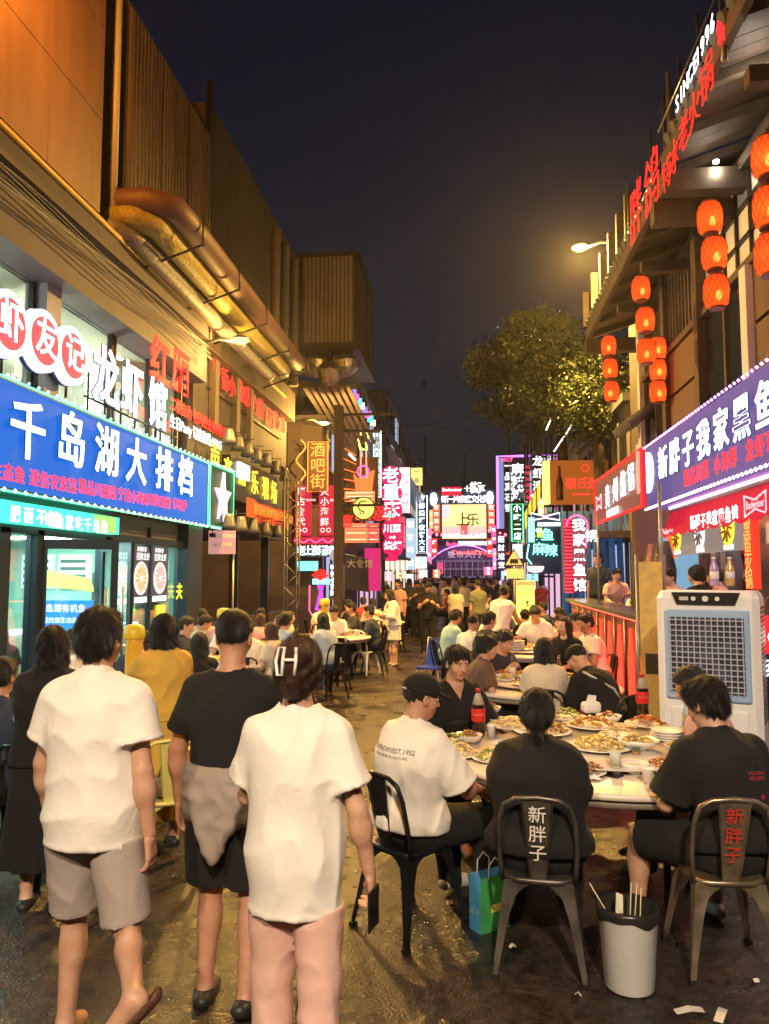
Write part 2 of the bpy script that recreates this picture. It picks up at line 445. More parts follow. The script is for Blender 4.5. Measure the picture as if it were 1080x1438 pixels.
def head_piece(J, h, p):
    s = J['s']*p.get('hs',1.0); C = J['C']; M = J['Hm']; MT = M.T
    W = lambda x,y,z: C + M@np.array([x,y,z])*s
    F = Field(C-.24*s, C+.19*s, h)
    def E(c, r, k=.02, neg=False): F.ell(W(*c), np.array(r)*s, MT, k, neg=neg)
    fem = p.get('fem', 0)
    E((0,-.012,.030),(.075,.094,.090)); E((0,.030,-.030),(.058-.004*fem,.060,.080),.03)
    E((0,.058,-.088),(.026-.005*fem,.022,.020),.025); E((-.04,.05,-.025),(.024,.026,.03),.025); E((.04,.05,-.025),(.024,.026,.03),.025)
    F.cone(W(-.034,.077,.026), W(.034,.077,.026), .011*s, .011*s, .015)
    for sg in (-1,1):
        E((sg*.031,.104,.006),(.017,.017,.012),.012,True)
        F.ell(W(sg*.077,-.004,-.008), np.array((.010,.020,.032))*s, MT, .008)
        F.ell(W(sg*.083,.002,-.006), np.array((.006,.010,.018))*s, MT, .006, neg=True)
    F.cone(W(0,.086,.012), W(0,.105,-.022), .008*s, .011*s, .012); F.ell(W(0,.100,-.028), np.array((.016,.013,.010))*s, MT, .008)
    F.cone(W(-.017,.087,-.055), W(.017,.087,-.055), .006*s,.006*s,.006); F.cone(W(-.014,.085,-.064), W(.014,.085,-.064), .007*s,.007*s,.006)
    F.cone(W(-.022,.098,-.0595), W(.022,.098,-.0595), .003*s,.003*s,.004,neg=True)
    F.cone(W(0,-.018,-.05), J['N']+(J['M'][:,2])*.0, .055*s*(1-.1*fem), .062*s*(1-.1*fem), .03)
    V, Q = F.net(); V = relax(V,Q,1,.3)
    L = (V-C)@M/s; c = L[Q].mean(1); mi = np.zeros(len(Q), int)
    mi[(np.abs(c[:,0])<.023)&(c[:,1]>.078)&(c[:,2]<-.049)&(c[:,2]>-.071)] = 3
    pcs = [(V,Q,mi)]
    for sg in (-1,1):
        G = Field(W(sg*.031,.078,.007)-.03*s, W(sg*.031,.078,.007)+.03*s, h*.6); G.ell(W(sg*.031,.076,.006), np.array((.015,.013,.0075))*s, MT, .002); v,q = G.net(); lc = ((v-C)@M/s)[q].mean(1)
        pcs.append((v,q,np.where(np.abs(lc[:,0]-sg*.031)<.0065, 1, 2)))
        G = Field(W(sg*.033,.08,.028)-.04*s, W(sg*.033,.08,.028)+.04*s, h*.6); G.cone(W(sg*.016,.0905,.024), W(sg*.050,.078,.027), .0042*s, .003*s, .002); v,q = G.net(); pcs.append((v,q,1))
    return pcs
def hair_piece(J, h, p):
    st = p.get('hair','short'); s = J['s']*p.get('hs',1.0); C = J['C']; M = J['Hm']; MT = M.T
    W = lambda x,y,z: C + M@np.array([x,y,z])*s
    F = Field(C-.36*s, C+.24*s, h); vol = p.get('vol', 1.0)
    def E(c, r, k=.02): F.ell(W(*c), np.array(r)*s, MT, k, mg=.02)
    E((0,-.018,.040),(.084*vol,.103*vol,.096*vol))
    if st=='short': E((0,-.045,-.005),(.079,.072,.075)); E((0,.03,.088),(.06,.05,.03))
    if st=='side': E((0,-.045,-.01),(.080,.073,.078)); E((.02,.05,.075),(.062,.05,.034),.03); E((-.03,.03,.09),(.05,.05,.03))
    if st in ('bob','long','pony','clip'): E((0,-.03,.0),(.088,.085,.09),.03)
    if st=='bob':
        for a in np.linspace(-2.2,2.2,9): F.cone(W(.072*math.sin(a),-.012-.066*math.cos(a)*.95,.02), W(.082*math.sin(a),-.012-.078*math.cos(a),-.125+.012*abs(a)), .028*s,.026*s,.02,mg=.02)
    if st=='long':
        for a in np.linspace(-1.9,1.9,8): F.cone(W(.07*math.sin(a),-.012-.066*math.cos(a),.02), W(.085*math.sin(a),-.025-.075*math.cos(a),-.27), .03*s,.02*s,.02,mg=.02)
    if st=='pony':
        F.cone(W(0,-.105,.03), W(0,-.125,-.02), .030*s,.034*s,.02); F.cone(W(0,-.125,-.02), W(.005,-.10,-.16), .036*s,.034*s,.02,mg=.02); F.cone(W(.005,-.10,-.16), W(.012,-.085,-.33), .036*s,.012*s,.02,mg=.02)
    if st=='clip':
        F.cone(W(0,-.10,-.05), W(0,-.115,.06), .045*s,.05*s,.03,mg=.02); F.cone(W(0,-.095,.05), W(0,-.06,.12), .045*s,.022*s,.02,mg=.02)
    P = F.P(); L = [sum((P[i]-C[i])*M[i][j] for i in range(3))/s for j in range(3)]
    fr = p.get('fringe', .0)
    face = np.minimum(L[1]*.80 - L[2]*.60 - .034 - fr*.03, .3)        # forward and below: removed
    lowest = {'short':-.085,'side':-.09,'buzz':-.07,'bob':-.2,'long':-.4,'pony':-.4,'clip':-.2,'cap':-.085}[st]
    if st in ('bob','long'): face = np.minimum(face, np.maximum(L[1]-.055, -.2)); face = np.maximum(L[1]-.058-.35*np.maximum(0,L[2]-.05), np.minimum(L[1]*.9-L[2]*.5-.04, .3)*0-1)
    if st in ('bob','long'):
        mask = (np.abs(L[0])<.058+.0*L[1])&(L[1]>.0)&(L[2]<.068)
        face = np.maximum(L[1]-.07, np.where(mask, L[1]-.02, -1))
    g = np.random.RandomState(p.get('seed',1)); an = np.arctan2(L[0], -L[1]-.0)
    nz = .0035*np.sin(an*9+6*np.sin(L[2]*22+g.rand()*6))+.003*np.sin(an*17+L[2]*40+g.rand()*6)+.0035*np.sin(L[2]*45+an*5+g.rand()*6)
    if st=='buzz': nz = nz*.3+.006
    F.D = (F.D + nz*s*(.35+.4*p.get('rag',1.0))).astype(np.float32)
    F.D = np.maximum(F.D, (face*s).astype(np.float32)); F.D = np.maximum(F.D, ((-L[2]+lowest)*s).astype(np.float32))
    V, Q = F.net(); V = relax(V,Q,1,.35); out = [(V,Q,0)]
    n = p.get('strands', {0:8000,1:1200}.get(p.get('lod',1),0))
    if n and len(Q):      # loose strands over the hair mass
        a,b,c_,d_ = V[Q[:,0]],V[Q[:,1]],V[Q[:,2]],V[Q[:,3]]; nr = np.cross(c_-a,d_-b); ar = np.linalg.norm(nr,axis=1)+1e-12; nr = nr/ar[:,None]
        i = g.choice(len(Q), n, p=ar/ar.sum()); w_ = g.dirichlet((1,1,1,1), n); pt = (V[Q[i]]*w_[:,:,None]).sum(1); nn = nr[i]
        crown = W(.01,-.06,.15); flow = pt-crown if st in ('short','side','buzz','cap') else np.tile(-M[:,2],(n,1))+.25*(pt-crown)
        if st=='clip': flow = M[:,2][None,:]*.6+(C-pt)*1.5
        flow = flow + g.normal(size=(n,3))*.025*(np.linalg.norm(flow,axis=1)[:,None]*4); t_ = flow-nn*(flow*nn).sum(1)[:,None]; t_ /= np.linalg.norm(t_,axis=1)[:,None]+1e-9
        L_ = s*(.014 if st=='buzz' else .03)*(.6+.8*g.rand(n))[:,None]; wd = np.cross(nn,t_)*(.0009*s); tip = pt+t_*L_+nn*L_*(.10+.25*g.rand(n)[:,None]*p.get('rag',1.0)*.6)
        v4 = np.stack([pt-wd,pt+wd,tip+wd*.3,tip-wd*.3],1).reshape(-1,3); out.append((v4, np.arange(4*n).reshape(-1,4), 0))
    return out
def torso(F, J, off=0.0, k=.05, drop=None, bust=0, shoulder=.0, mg=.03):
    M = J['M']; MT = M.T; s = J['s']; g = J['g']; P, N, Mid = J['P'], J['N'], J['Mid']
    r,f,u = M[:,0],M[:,1],M[:,2]; o = off
    F.ell(P+u*.0+np.array([0,0,.0]), ((.160*g+o),(.118*g+o),(.135+o)), MT, k, mg)
    F.ell(Mid-u*.08*s, (.142*g+o,.103*g+o,.16+o), MT, k, mg); F.ell(Mid+u*.07*s, (.152*g+o,.108*g+o,.16+o), MT, k, mg)
    F.ell(N-u*.16*s+f*.008, (.165*g+o,.112*g+o,.15+o), MT, k, mg)
    F.cone(J['SL']+r*.03, J['SR']-r*.03, .052+o*.5, .052+o*.5, k, mg)
    F.cone(N, J['SR']*.8+N*.2, .050+o*.35,.046+o*.5,.05,mg); F.cone(N, J['SL']*.8+N*.2, .050+o*.35,.046+o*.5,.05,mg)
    if bust:
        for sg in (-1,1): F.ell(N-u*.21*s+f*.085*g+r*sg*.075, (.06+o,.05+o,.06+o), MT, .05, mg)
def person(name_label, p, loc, yaw, group=None, lod=0):
    """build a person: body mesh as the thing itself, clothing and hair as children"""
    p.setdefault('lod', lod); J = skeleton(p); s = J['s']; hb = (.012,.018,.028)[lod]; hh = (.005,.009,.017)[lod]; hd = (.0048,.0075,.014)[lod]; hc = (.0095,.015,.025)[lod]
    if 'hb' in p: hb=hc=p['hb']
    pts = np.array([J[k] for k in ('P','N','SR','SL','ER','EL','WR','WL','KR','KL','AR','AL','FR','FL','C')])
    lo = pts.min(0)-.24; hi = pts.max(0)+.24; lo[2] = min(lo[2], -.02)
    sk = [SKIN(p.get('skin',0)), HAIR(0), mat('eye_white',(.7,.68,.64),.25), mat('lip',(.42,.16,.13),.45)]
    F = Field(lo, hi, hb); torso(F, J, -.006)
    for sd in 'RL':
        g = J['g']**.6
        F.cone(J['S'+sd], J['E'+sd], .048*s*g, .039*s*g, .03); F.cone(J['E'+sd], J['W'+sd]-J['fa'+sd]*.0, .041*s*g, .027*s, .015)
        mid = J['E'+sd]*.7+J['W'+sd]*.3; F.ell(mid, np.array((.044,.044,.06))*s*g, None, .03)
        F.cone(J['H'+sd], J['K'+sd], .082*s*g, .056*s*g, .04); F.cone(J['K'+sd], J['A'+sd], .053*s*g, .036*s*g, .02)
        cv = J['K'+sd]*.68+J['A'+sd]*.32+nrm(np.cross(J['A'+sd]-J['K'+sd],(1,0,0)))*-.018; F.ell(cv, np.array((.052,.055,.10))*s*g, None, .03)
        F.cone(J['A'+sd], J['F'+sd], .036*s, .030*s, .02); F.cone(J['A'+sd]-J['fd'+sd]*.04*s-np.array([0,0,.035*s]), J['F'+sd], .030*s,.026*s,.02)
    F.cone(J['N'], J['N']+J['M'][:,2]*.06, .06*s, .056*s, .03)
    V, Q = F.net(); pcs = [(relax(V,Q,1,.4),Q,0)]
    pcs += head_piece(J, hh, p)
    for sd in 'RL':
        v,q = hand_piece(J, sd, hd, p.get('curl'+sd, p.get('curl', .55)), s); pcs.append((v,q,0))
    me = mesh_of('person', pcs, sk)
    o = bpy.data.objects.new('person', me); COL.objects.link(o)
    o.location = loc; o.rotation_euler = (0,0,yaw); tag(o, name_label, 'person', group)
    def part(nm, pcs, m, label=None):
        if sum(len(q) for _,q,_ in pcs)==0: return None
        c = put(nm, mesh_of(nm, pcs, m if isinstance(m,list) else [m]), o, False); 
        if label: c['label'] = label
        return c
    if p.get('hair','short')!='none': part('hair', hair_piece(J, (.0065,.010,.022)[lod], p), HAIR(p.get('hc',0)))
    sd0 = p.get('seed',1); g = J['g']; M = J['M']; r,f,u = M[:,0],M[:,1],M[:,2]
    down = np.array([0,0,-1.0])
    # ---- lower clothing
    kind, lm = p.get('low',('shorts',None))[:2]
    if kind in ('shorts','trousers'):
        F = Field(lo, hi, hc); lo_off = p.get('lowoff', .018)
        F.ell(J['P'], (.165*g+lo_off,.122*g+lo_off,.15), M.T if not p.get('sit') else None, .05, .03)
        cuts = []
        for sd in 'RL':
            fr = p.get('lowlen', 1.0) if kind=='shorts' else 1.0
            K = J['H'+sd]+(J['K'+sd]-J['H'+sd])*fr; a = .090*g+lo_off; b = (.062*g+lo_off*1.9) if kind=='shorts' else .060*g+lo_off
            F.cone(J['H'+sd], K+ (K-J['H'+sd])*(.08 if kind=='shorts' else 0), a*s, b*s, .04, .03)
            if kind=='trousers': F.cone(J['K'+sd], J['A'+sd]+nrm(J['A'+sd]-J['K'+sd])*.03, (.058*g+lo_off)*s, (.045+lo_off*1.3)*s, .03, .03)
            cuts.append((K if kind=='shorts' else J['A'+sd]+nrm(J['A'+sd]-J['K'+sd])*.02, nrm(K-J['H'+sd]) if kind=='shorts' else nrm(J['A'+sd]-J['K'+sd]), sd))
        P = F.P(); F.D = (F.D + folds(P, .007, sd0+11)).astype(np.float32)
        if kind=='shorts':
            d = np.full(F.D.shape, -1.0, np.float32)
            for c,n,sd in cuts:
                sg = 1 if sd=='R' else -1
                e = (P[0]-c[0])*n[0]+(P[1]-c[1])*n[1]+(P[2]-c[2])*n[2]; d = np.where(P[0]*sg>0, e, d)
            F.D = np.maximum(F.D, d.astype(np.float32))
        else:
            F.D = np.maximum(F.D, (min(J['AR'][2],J['AL'][2])-.05-P[2]).astype(np.float32))
        F.cut(J['P']+u*(.12 if (p.get('sit') or p.get('hem',.05)<.02) else .03-p.get('hem',.05)), u); V,Q = F.net(); part(p.get('lowname',kind), [(relax(V,Q,1,.3),Q,0)], lm)
    if kind=='skirt':
        F = Field(lo, hi, hc); L = p.get('lowlen', .62); wd = p.get('flare', .23)
        F.ell(J['P']+u*.02, (.165*g+.02,.125*g+.02,.16), M.T, .05, .03)
        fl = (np.array([0,1.0,0]), .72)
        if p.get('sit'):
            for sd in 'RL': F.cone(J['H'+sd], J['K'+sd], .115, .095, .08, .03)
            kn = (J['KR']+J['KL'])/2; F.cone(kn, kn+down*L*.4, .12, .14, .06, .03)
        else: F.cone(J['P'], J['P']+down*L, .165*g+.02, wd, .05, .03, flat=fl)
        P = F.P(); an = np.arctan2(P[0],P[1]); z = np.clip((J['P'][2]-P[2])/max(L,.1),0,1)
        F.D = (F.D + .014*z*np.sin(an*11+3*np.sin(P[2]*4))).astype(np.float32)
        F.cut(J['P']+down*L if not p.get('sit') else np.array([0,0,J['KR'][2]-L*.4]), down); F.cut(J['P']+u*.14, u)
        V,Q = F.net(); part(p.get('lowname','skirt'), [(relax(V,Q,1,.3),Q,0)], lm)
    # ---- upper clothing
    tm = p.get('top'); 
    if tm is not None:
        off = p.get('off', .020); F = Field(lo, hi, hc)
        torso(F, J, off, .05, bust=p.get('fem',0))
        hem = p.get('hem', .05); hp = J['P']-np.array([0,0,1.0])*0 - u*hem
        if not p.get('sit'): F.cone(J['N']-u*.17, hp-u*.05, .150*g+off, .158*g+off+.010, .08, .03, flat=(f,.74))
        else: F.ell(J['P']+u*.03-f*.012, (.172*g+off,.145*g+off,.11), M.T, .06, .03)
        sl = p.get('sleeve', .62); P = F.P()
        FD = folds(P, p.get('fold',.013), sd0); F.D = (F.D + FD).astype(np.float32)
        eh = (P[0]-hp[0])*u[0]+(P[1]-hp[1])*u[1]+(P[2]-hp[2])*u[2]; F.D = F.D - np.where((eh<.024)&(eh>-.02), .003, 0).astype(np.float32)
        F.cut(hp, -u)
        for sd in 'RL':
            if sl <= 0: break
            S, E, Wr = J['S'+sd], J['E'+sd], J['W'+sd]; G = Field(lo, hi, hc)
            if sl<=1.0:
                c = S+(E-S)*sl; d = nrm(E-S); G.cone(S, c+d*.06, (.053+off*.75)*s, (.052+off*1.5)*s, .035, .03)
            else:
                G.cone(S, E, (.053+off*.7)*s, (.046+off*.8)*s, .035, .03); c = E+(Wr-E)*(sl-1); d = nrm(Wr-E); G.cone(E, c+d*.05, (.047+off*.8)*s, (.036+off)*s, .02, .03)
                hn = nrm(E-S)
            G.D = (G.D + FD*.8).astype(np.float32); e = (P[0]-c[0])*d[0]+(P[1]-c[1])*d[1]+(P[2]-c[2])*d[2]
            if sl>1.0: e = np.where(((P[0]-E[0])*hn[0]+(P[1]-E[1])*hn[1]+(P[2]-E[2])*hn[2])<-.02, -1, e)
            G.D = G.D - np.where((e>-.022)&(e<.02), .003, 0).astype(np.float32); G.D = np.maximum(G.D, e.astype(np.float32)); k = .03
            h_ = np.clip(.5+.5*(F.D-G.D)/k, 0, 1); F.D = F.D*(1-h_)+G.D*h_-k*h_*(1-h_)
        # neckline: a ball taken out round the neck
        nk = p.get('neck', .075); c = J['N']+u*.045+f*.02
        dn = np.sqrt(((P[0]-c[0]))**2+(P[1]-c[1])**2+((P[2]-c[2]))**2)-nk*s
        if p.get('vneck'):
            q = [P[i]-J['N'][i] for i in range(3)]; lx = sum(q[i]*r[i] for i in range(3)); ly = sum(q[i]*f[i] for i in range(3)); lz = sum(q[i]*u[i] for i in range(3))
            dn = np.minimum(dn, np.maximum(np.abs(lx)-(.055+.55*(lz+.0)), np.maximum(-ly, np.abs(lz+.03)-.09))*.8)
        F.D = F.D - np.where((dn<.016)&(dn>-.02), .0035, 0).astype(np.float32); F.D = np.maximum(F.D, -dn.astype(np.float32))
        V,Q = F.net(); V = relax(V,Q,1,.3); part(p.get('topname','shirt'), [(V,Q,0)], tm)
        if p.get('collar'):
            G = Field(J['N']-.16, J['N']+.16, hc*.6); G.cone(J['N']+u*.005, J['N']+u*.045, .080*s,.070*s,.01); G.cone(J['N']-u*.05, J['N']+u*.12, .062*s,.060*s,.005,neg=True)
            G.cut(J['N']+u*.055-f*.0, nrm(u*1.0+f*.45)); V,Q = G.net(); part('collar', [(relax(V,Q,1,.3),Q,0)], tm)
    # ---- shoes
    if p.get('shoe') is not None and lod<2:
        sh = p['shoe']
        for sd in 'RL':
            A, T, fd = J['A'+sd], J['F'+sd], J['fd'+sd]; up = nrm(np.array([0,0,1.0])-fd*fd[2]); G = Field(np.minimum(A,T)-.14, np.maximum(A,T)+.14, .010 if lod==0 else .014)
            heel = A-fd*.045*s-up*.045*s; toe = T+fd*.03*s-up*.012*s
            G.cone(heel, toe, .040*s, .036*s, .02, flat=(up,.8)); 
            if p.get('sandal'): G.cone(heel+up*.05*s, toe+up*.055*s, .052*s, .048*s, .02, neg=True)
            else: G.cone(A-up*.02*s, T+fd*.01, .044*s, .034*s, .03)
            P = G.P(); e = (P[0]-A[0])*up[0]+(P[1]-A[1])*up[1]+(P[2]-A[2])*up[2]; G.D = np.maximum(G.D, (e-.012*s).astype(np.float32)); G.D = np.maximum(G.D, (-e-.078*s).astype(np.float32))
            V,Q = G.net(); part('shoe', [(relax(V,Q,1,.3),Q,0)], sh)
    o['_j'] = 0; del o['_j']
    return o, J
def glasses(o, J):
    s = J['s']; C = J['C']; M = J['Hm']; W = lambda x,y,z: Vector(C+M@np.array([x,y,z])*s); mb = MB()
    for sg in (-1,1):
        mb.tube([W(sg*.032+.021*math.cos(a*.785),.101,.005+.015*math.sin(a*.785)) for a in range(8)], .0022, 4, closed=True); mb.tube([W(sg*.053,.10,.008),W(sg*.078,.06,.010),W(sg*.080,-.005,.008)], .002, 4)
    mb.tube([W(-.011,.103,.008),W(.011,.103,.008)], .002, 4); put('glasses', mb.mesh('glasses', BLK), o, False)
def on_person(o, J, name, mb, m, label=None):
    return put(name, mb.mesh(name, m), o, False, label=label)
def Wp(o, v):     # a point of a person's frame in the world
    c, s_ = math.cos(o.rotation_euler[2]), math.sin(o.rotation_euler[2]); l = o.location
    return Vector((l[0]+v[0]*c-v[1]*s_, l[1]+v[0]*s_+v[1]*c, l[2]+v[2]))
# ------------------------------------------------------------------ ground
ASPH = mat('asphalt', (.015,.0125,.0115), .32, col2=(.060,.046,.038), nscale=1.3, bump=.55, bscale=70, rvar=.26)
_n = ASPH.node_tree.nodes; _l = ASPH.node_tree.links; _b = _n['Principled BSDF']; _tc = next(x for x in _n if x.type=='TEX_COORD')
_v = _n.new('ShaderNodeTexNoise'); _v.inputs['Scale'].default_value = 7.0; _v.inputs['Detail'].default_value = 8; _v.inputs['Distortion'].default_value = 2.0; _l.new(_tc.outputs['Object'], _v.inputs[0])
_r = _n.new('ShaderNodeValToRGB'); _r.color_ramp.elements[0].position = .38; _r.color_ramp.elements[1].position = .62; _r.color_ramp.elements[0].color = (.45,.42,.40,1); _r.color_ramp.elements[1].color = (1.25,1.2,1.15,1); _l.new(_v.outputs[0], _r.inputs[0])
_m = _n.new('ShaderNodeMix'); _m.data_type = 'RGBA'; _m.blend_type = 'MULTIPLY'; _m.inputs[0].default_value = 1.0
_src = _b.inputs['Base Color'].links[0].from_socket; _l.new(_src, _m.inputs[6]); _l.new(_r.outputs[0], _m.inputs[7]); _l.new(_m.outputs[2], _b.inputs['Base Color'])
g = MB()
for i in range(40):
    for j in range(12):
        x0,x1 = -60+10*j, -50+10*j; y0,y1 = -30+8*i, -22+8*i
        g.add([(x0,y0,0),(x1,y0,0),(x1,y1,0),(x0,y1,0)], [(0,1,2,3)])
tag(g.build('ground', ASPH), kind='structure')
g = MB(); g.box((-5.05,-4,.004),(-4.45,70,.012)); tag(g.build('drain_strip', mat('drain',(.09,.085,.08),.6,noise=.3,nscale=3)), kind='structure')
# drain grate slots
DARK = mat('dark_steel', (.035,.035,.04), .5, .6)
BLK = mat('black_frame', (.015,.016,.018), .35, .2)
GREY = mat('grey_steel', (.30,.30,.31), .45, .7, noise=.15, nscale=5)
CONC = mat('concrete', (.24,.21,.20), .85, noise=.25, nscale=2.5, bump=.2, bscale=30)
TAN = mat('tan_cladding', (.17,.082,.04), .6, noise=.38, nscale=1.6, bump=.08, bscale=20, stretch=(1,1,.15))
BROWN = mat('brown_render', (.085,.055,.045), .8, noise=.55, nscale=1.8, stretch=(1,1,.15), bump=.15, bscale=25)
CORR = mat('corrugated_steel', (.06,.05,.05), .55, .3, noise=.2, nscale=2, stretch=(1,1,.2))
PALE = mat('pale_wall', (.62,.64,.56), .8, noise=.06, nscale=2)
def glass(name, tint=(1,1,1), fac=.10, rough=.02):
    if name in MATS: return MATS[name]
    m = bpy.data.materials.new(name); MATS[name] = m; m.use_nodes = True; n = m.node_tree.nodes; l = m.node_tree.links
    n.remove(n['Principled BSDF']); o = n['Material Output']
    t = n.new('ShaderNodeBsdfTransparent'); t.inputs[0].default_value = (*tint,1)
    gl = n.new('ShaderNodeBsdfGlossy'); gl.inputs['Roughness'].default_value = rough
    mx = n.new('ShaderNodeMixShader'); fr = n.new('ShaderNodeLayerWeight'); fr.inputs[0].default_value = .25
    mp = n.new('ShaderNodeMapRange'); mp.inputs[3].default_value = fac; mp.inputs[4].default_value = .8
    l.new(fr.outputs[1], mp.inputs[0]); l.new(mp.outputs[0], mx.inputs[0]); l.new(t.outputs[0], mx.inputs[1]); l.new(gl.outputs[0], mx.inputs[2]); l.new(mx.outputs[0], o.inputs[0]); return m
PANE = glass('window_glass', (.86,.95,.92), .07)
def bx(name, lo, hi, m, parent, **k): return MB().box(lo, hi).build(name, m, parent, **k)
def lamp(name, kind, loc, energy, col, parent=None, size=.2, rot=None, spot=None):
    d = bpy.data.lights.new(name, kind); d.energy = energy; d.color = col
    if kind == 'AREA': d.shape = 'RECTANGLE' if isinstance(size, tuple) else 'DISK'; d.size = size[0] if isinstance(size, tuple) else size
    if isinstance(size, tuple): d.size_y = size[1]
    if kind in ('POINT','SPOT'): d.shadow_soft_size = size
    if spot: d.spot_size = R(spot); d.spot_blend = .6
    o = bpy.data.objects.new(name, d); COL.objects.link(o); o.location = loc
    if rot: o.rotation_euler = rot
    if parent is not None:
        o.parent = parent; o.matrix_parent_inverse = Matrix.Translation(-PW.get(parent.name, Vector((0,0,0))))
    return o
# ------------------------------------------------------------------ left building: glazed shop below, clad wall above
A = thing('shop_building', 'large building with lit glass shopfront below and orange lit cladding above', 'building', (-5.3,4,0))
ys = [-3.0,-1.4,.2,1.8,3.4,5.0,6.6,8.2,9.5]; zs = [6.75,8.05,9.35,10.6,12.0]
for i in range(len(ys)-1):
    for j in range(len(zs)-1):
        bx('wall_panel', (-5.15,ys[i]+.006,zs[j]+.006), (-4.9,ys[i+1]-.006,zs[j+1]-.006), TAN, A)
bx('wall_core', (-9,-3,6.7), (-5.16,9.5,11.9), BROWN, A)
bx('corner_pier', (-9,9.5,6.6), (-5.45,10.35,11.5), mat('dark_brown',(.10,.065,.05),.8,noise=.2,nscale=2), A)
bx('side_wall', (-9,10.35,6.9), (-5.0,13.95,10.5), BROWN, A)
for k in range(3): bx('wall_panel', (-5.0,10.42+1.18*k,6.95), (-4.95,11.56+1.18*k,10.42), mat('brown_panel',(.066,.042,.034),.75,noise=.6,nscale=2.2,stretch=(1,1,.12)), A)
for k in range(27): bx('wall_rib', (-4.95,10.46+.13*k,6.96), (-4.935,10.49+.13*k,10.4), MATS['brown_panel'], A)
bx('soffit', (-9,-3,6.35), (-4.88,14,6.72), mat('soffit',(.085,.07,.08),.8,noise=.15,nscale=2), A)
bx('lintel_beam', (-5.55,-3,5.62), (-5.05,14.2,6.34), mat('lintel',(.115,.10,.125),.75,noise=.12,nscale=2), A)
MB().tube([(-4.86,-3,6.64),(-4.86,19.8,6.64)], .035, 8).build('gas_pipe', mat('yellow_paint',(.55,.36,.03),.45,noise=.1), A)
MB().tube([(-5.06,9.62,6.7),(-5.06,9.62,12)], .075, 10).build('rain_pipe', MATS['yellow_paint'], A)
MB().tube([(-5.0,10.05,6.7),(-5.0,10.05,12)], .06, 10).build('rain_pipe', mat('grey_pipe',(.36,.33,.31),.5), A)
for k in range(7):
    dx = .02*math.sin(k*2); P = [(-4.92+.02*k, -3+.6*i, 6.28-.05*k+.035*math.sin(i*1.1+k)) for i in range(29)]
    MB().tube(P, .009, 5).build('cable', mat('cable_%d'%(k%2), [(.16,.15,.14),(.03,.03,.03)][k%2], .5), A)
# corrugated upper wall, sheet by sheet
y = 13.98; 
while y < 22:
    mb = MB(); n = 18; w = 1.34; pts = []
    for i in range(n*2+1):
        yy = y+.01+(w-.02)*i/(n*2); d = .035 if (i//1)%4 in (1,2) else 0; pts.append((-5.06+d, yy))
    z0,z1 = 7.2,11.3; vs = []; fs = []
    for x_,y_ in pts: vs += [(x_,y_,z0),(x_,y_,z1)]
    for i in range(len(pts)-1): fs.append((2*i,2*i+2,2*i+3,2*i+1))
    mb.add(vs, fs); mb.build('corrugated_sheet', CORR, A); y += w
bx('wall_core', (-9,13.98,6.4), (-5.1,22,11.2), BROWN, A)
MB().tube([(-5.0,13.95,7.0),(-5.0,13.95,11.6)], .06, 8).build('corner_trim', DARK, A)
# second floor glazing and lit room behind it
for k,(y0,y1) in enumerate([(1.0,3.6),(3.7,6.3),(6.4,8.95),(9.35,11.1),(11.2,12.5),(12.6,13.8)]):
    w = bx('window', (-5.5,y0,4.05), (-5.48,y1,5.62), PANE, A)
    mb = MB()
    for yy in (y0,y1): mb.box((-5.53,yy-.03,4.0),(-5.45,yy+.03,5.64))
    mb.box((-5.53,y0+.03,4.0),(-5.45,y1-.03,4.06)); mb.build('window_frame', BLK if k!=3 else DARK, w)
bx('wall_pier', (-5.6,8.98,3.9), (-5.3,9.32,5.62), mat('purple_grey',(.28,.26,.33),.7,noise=.1), A)
bx('spandrel_wall', (-5.6,-3,2.5), (-5.3,14.2,3.98), mat('spandrel',(.10,.10,.12),.7), A)
rm = bx('room_wall', (-8.6,-3,4.0), (-8.5,14,6.3), PALE, A); bx('room_wall', (-8.5,13.9,4.0), (-5.6,14.0,5.62), PALE, A); bx('room_ceiling', (-8.5,-3,5.63), (-5.6,13.9,5.7), PALE, A); bx('room_floor', (-8.5,-3,3.9), (-5.6,13.9,3.98), CONC, A)
for k,(yy,xx) in enumerate([(7.6,-6.2),(9.9,-6.6),(11.6,-6.3),(13.0,-6.5),(8.4,-7.4),(10.8,-7.5),(12.6,-7.6),(5.6,-6.6)]):
    MB().lathe([(0,5.60),(.09,5.60),(.10,5.628)], (xx,yy,0), 14).build('ceiling_downlight', glow('downlight', (1,.97,.8), 14), A)
for k in range(2): bx('room_column', (-6.5,8.9+3.4*k,3.98), (-6.2,9.2+3.4*k,5.62), mat('room_white',(.7,.7,.62),.7), A)
bx('hanging_panel', (-6.1,9.6,4.6), (-6.06,9.9,5.4), glow('cream_panel',(1,.97,.7),1.6), A)
[lamp('room_fill','POINT',(-6.9,y_,4.85), 260, (1,.95,.72), A, .3) for y_ in (6.5,9.2,11.9)]  # unseen points without fittings, standing in for downlights and bounced light
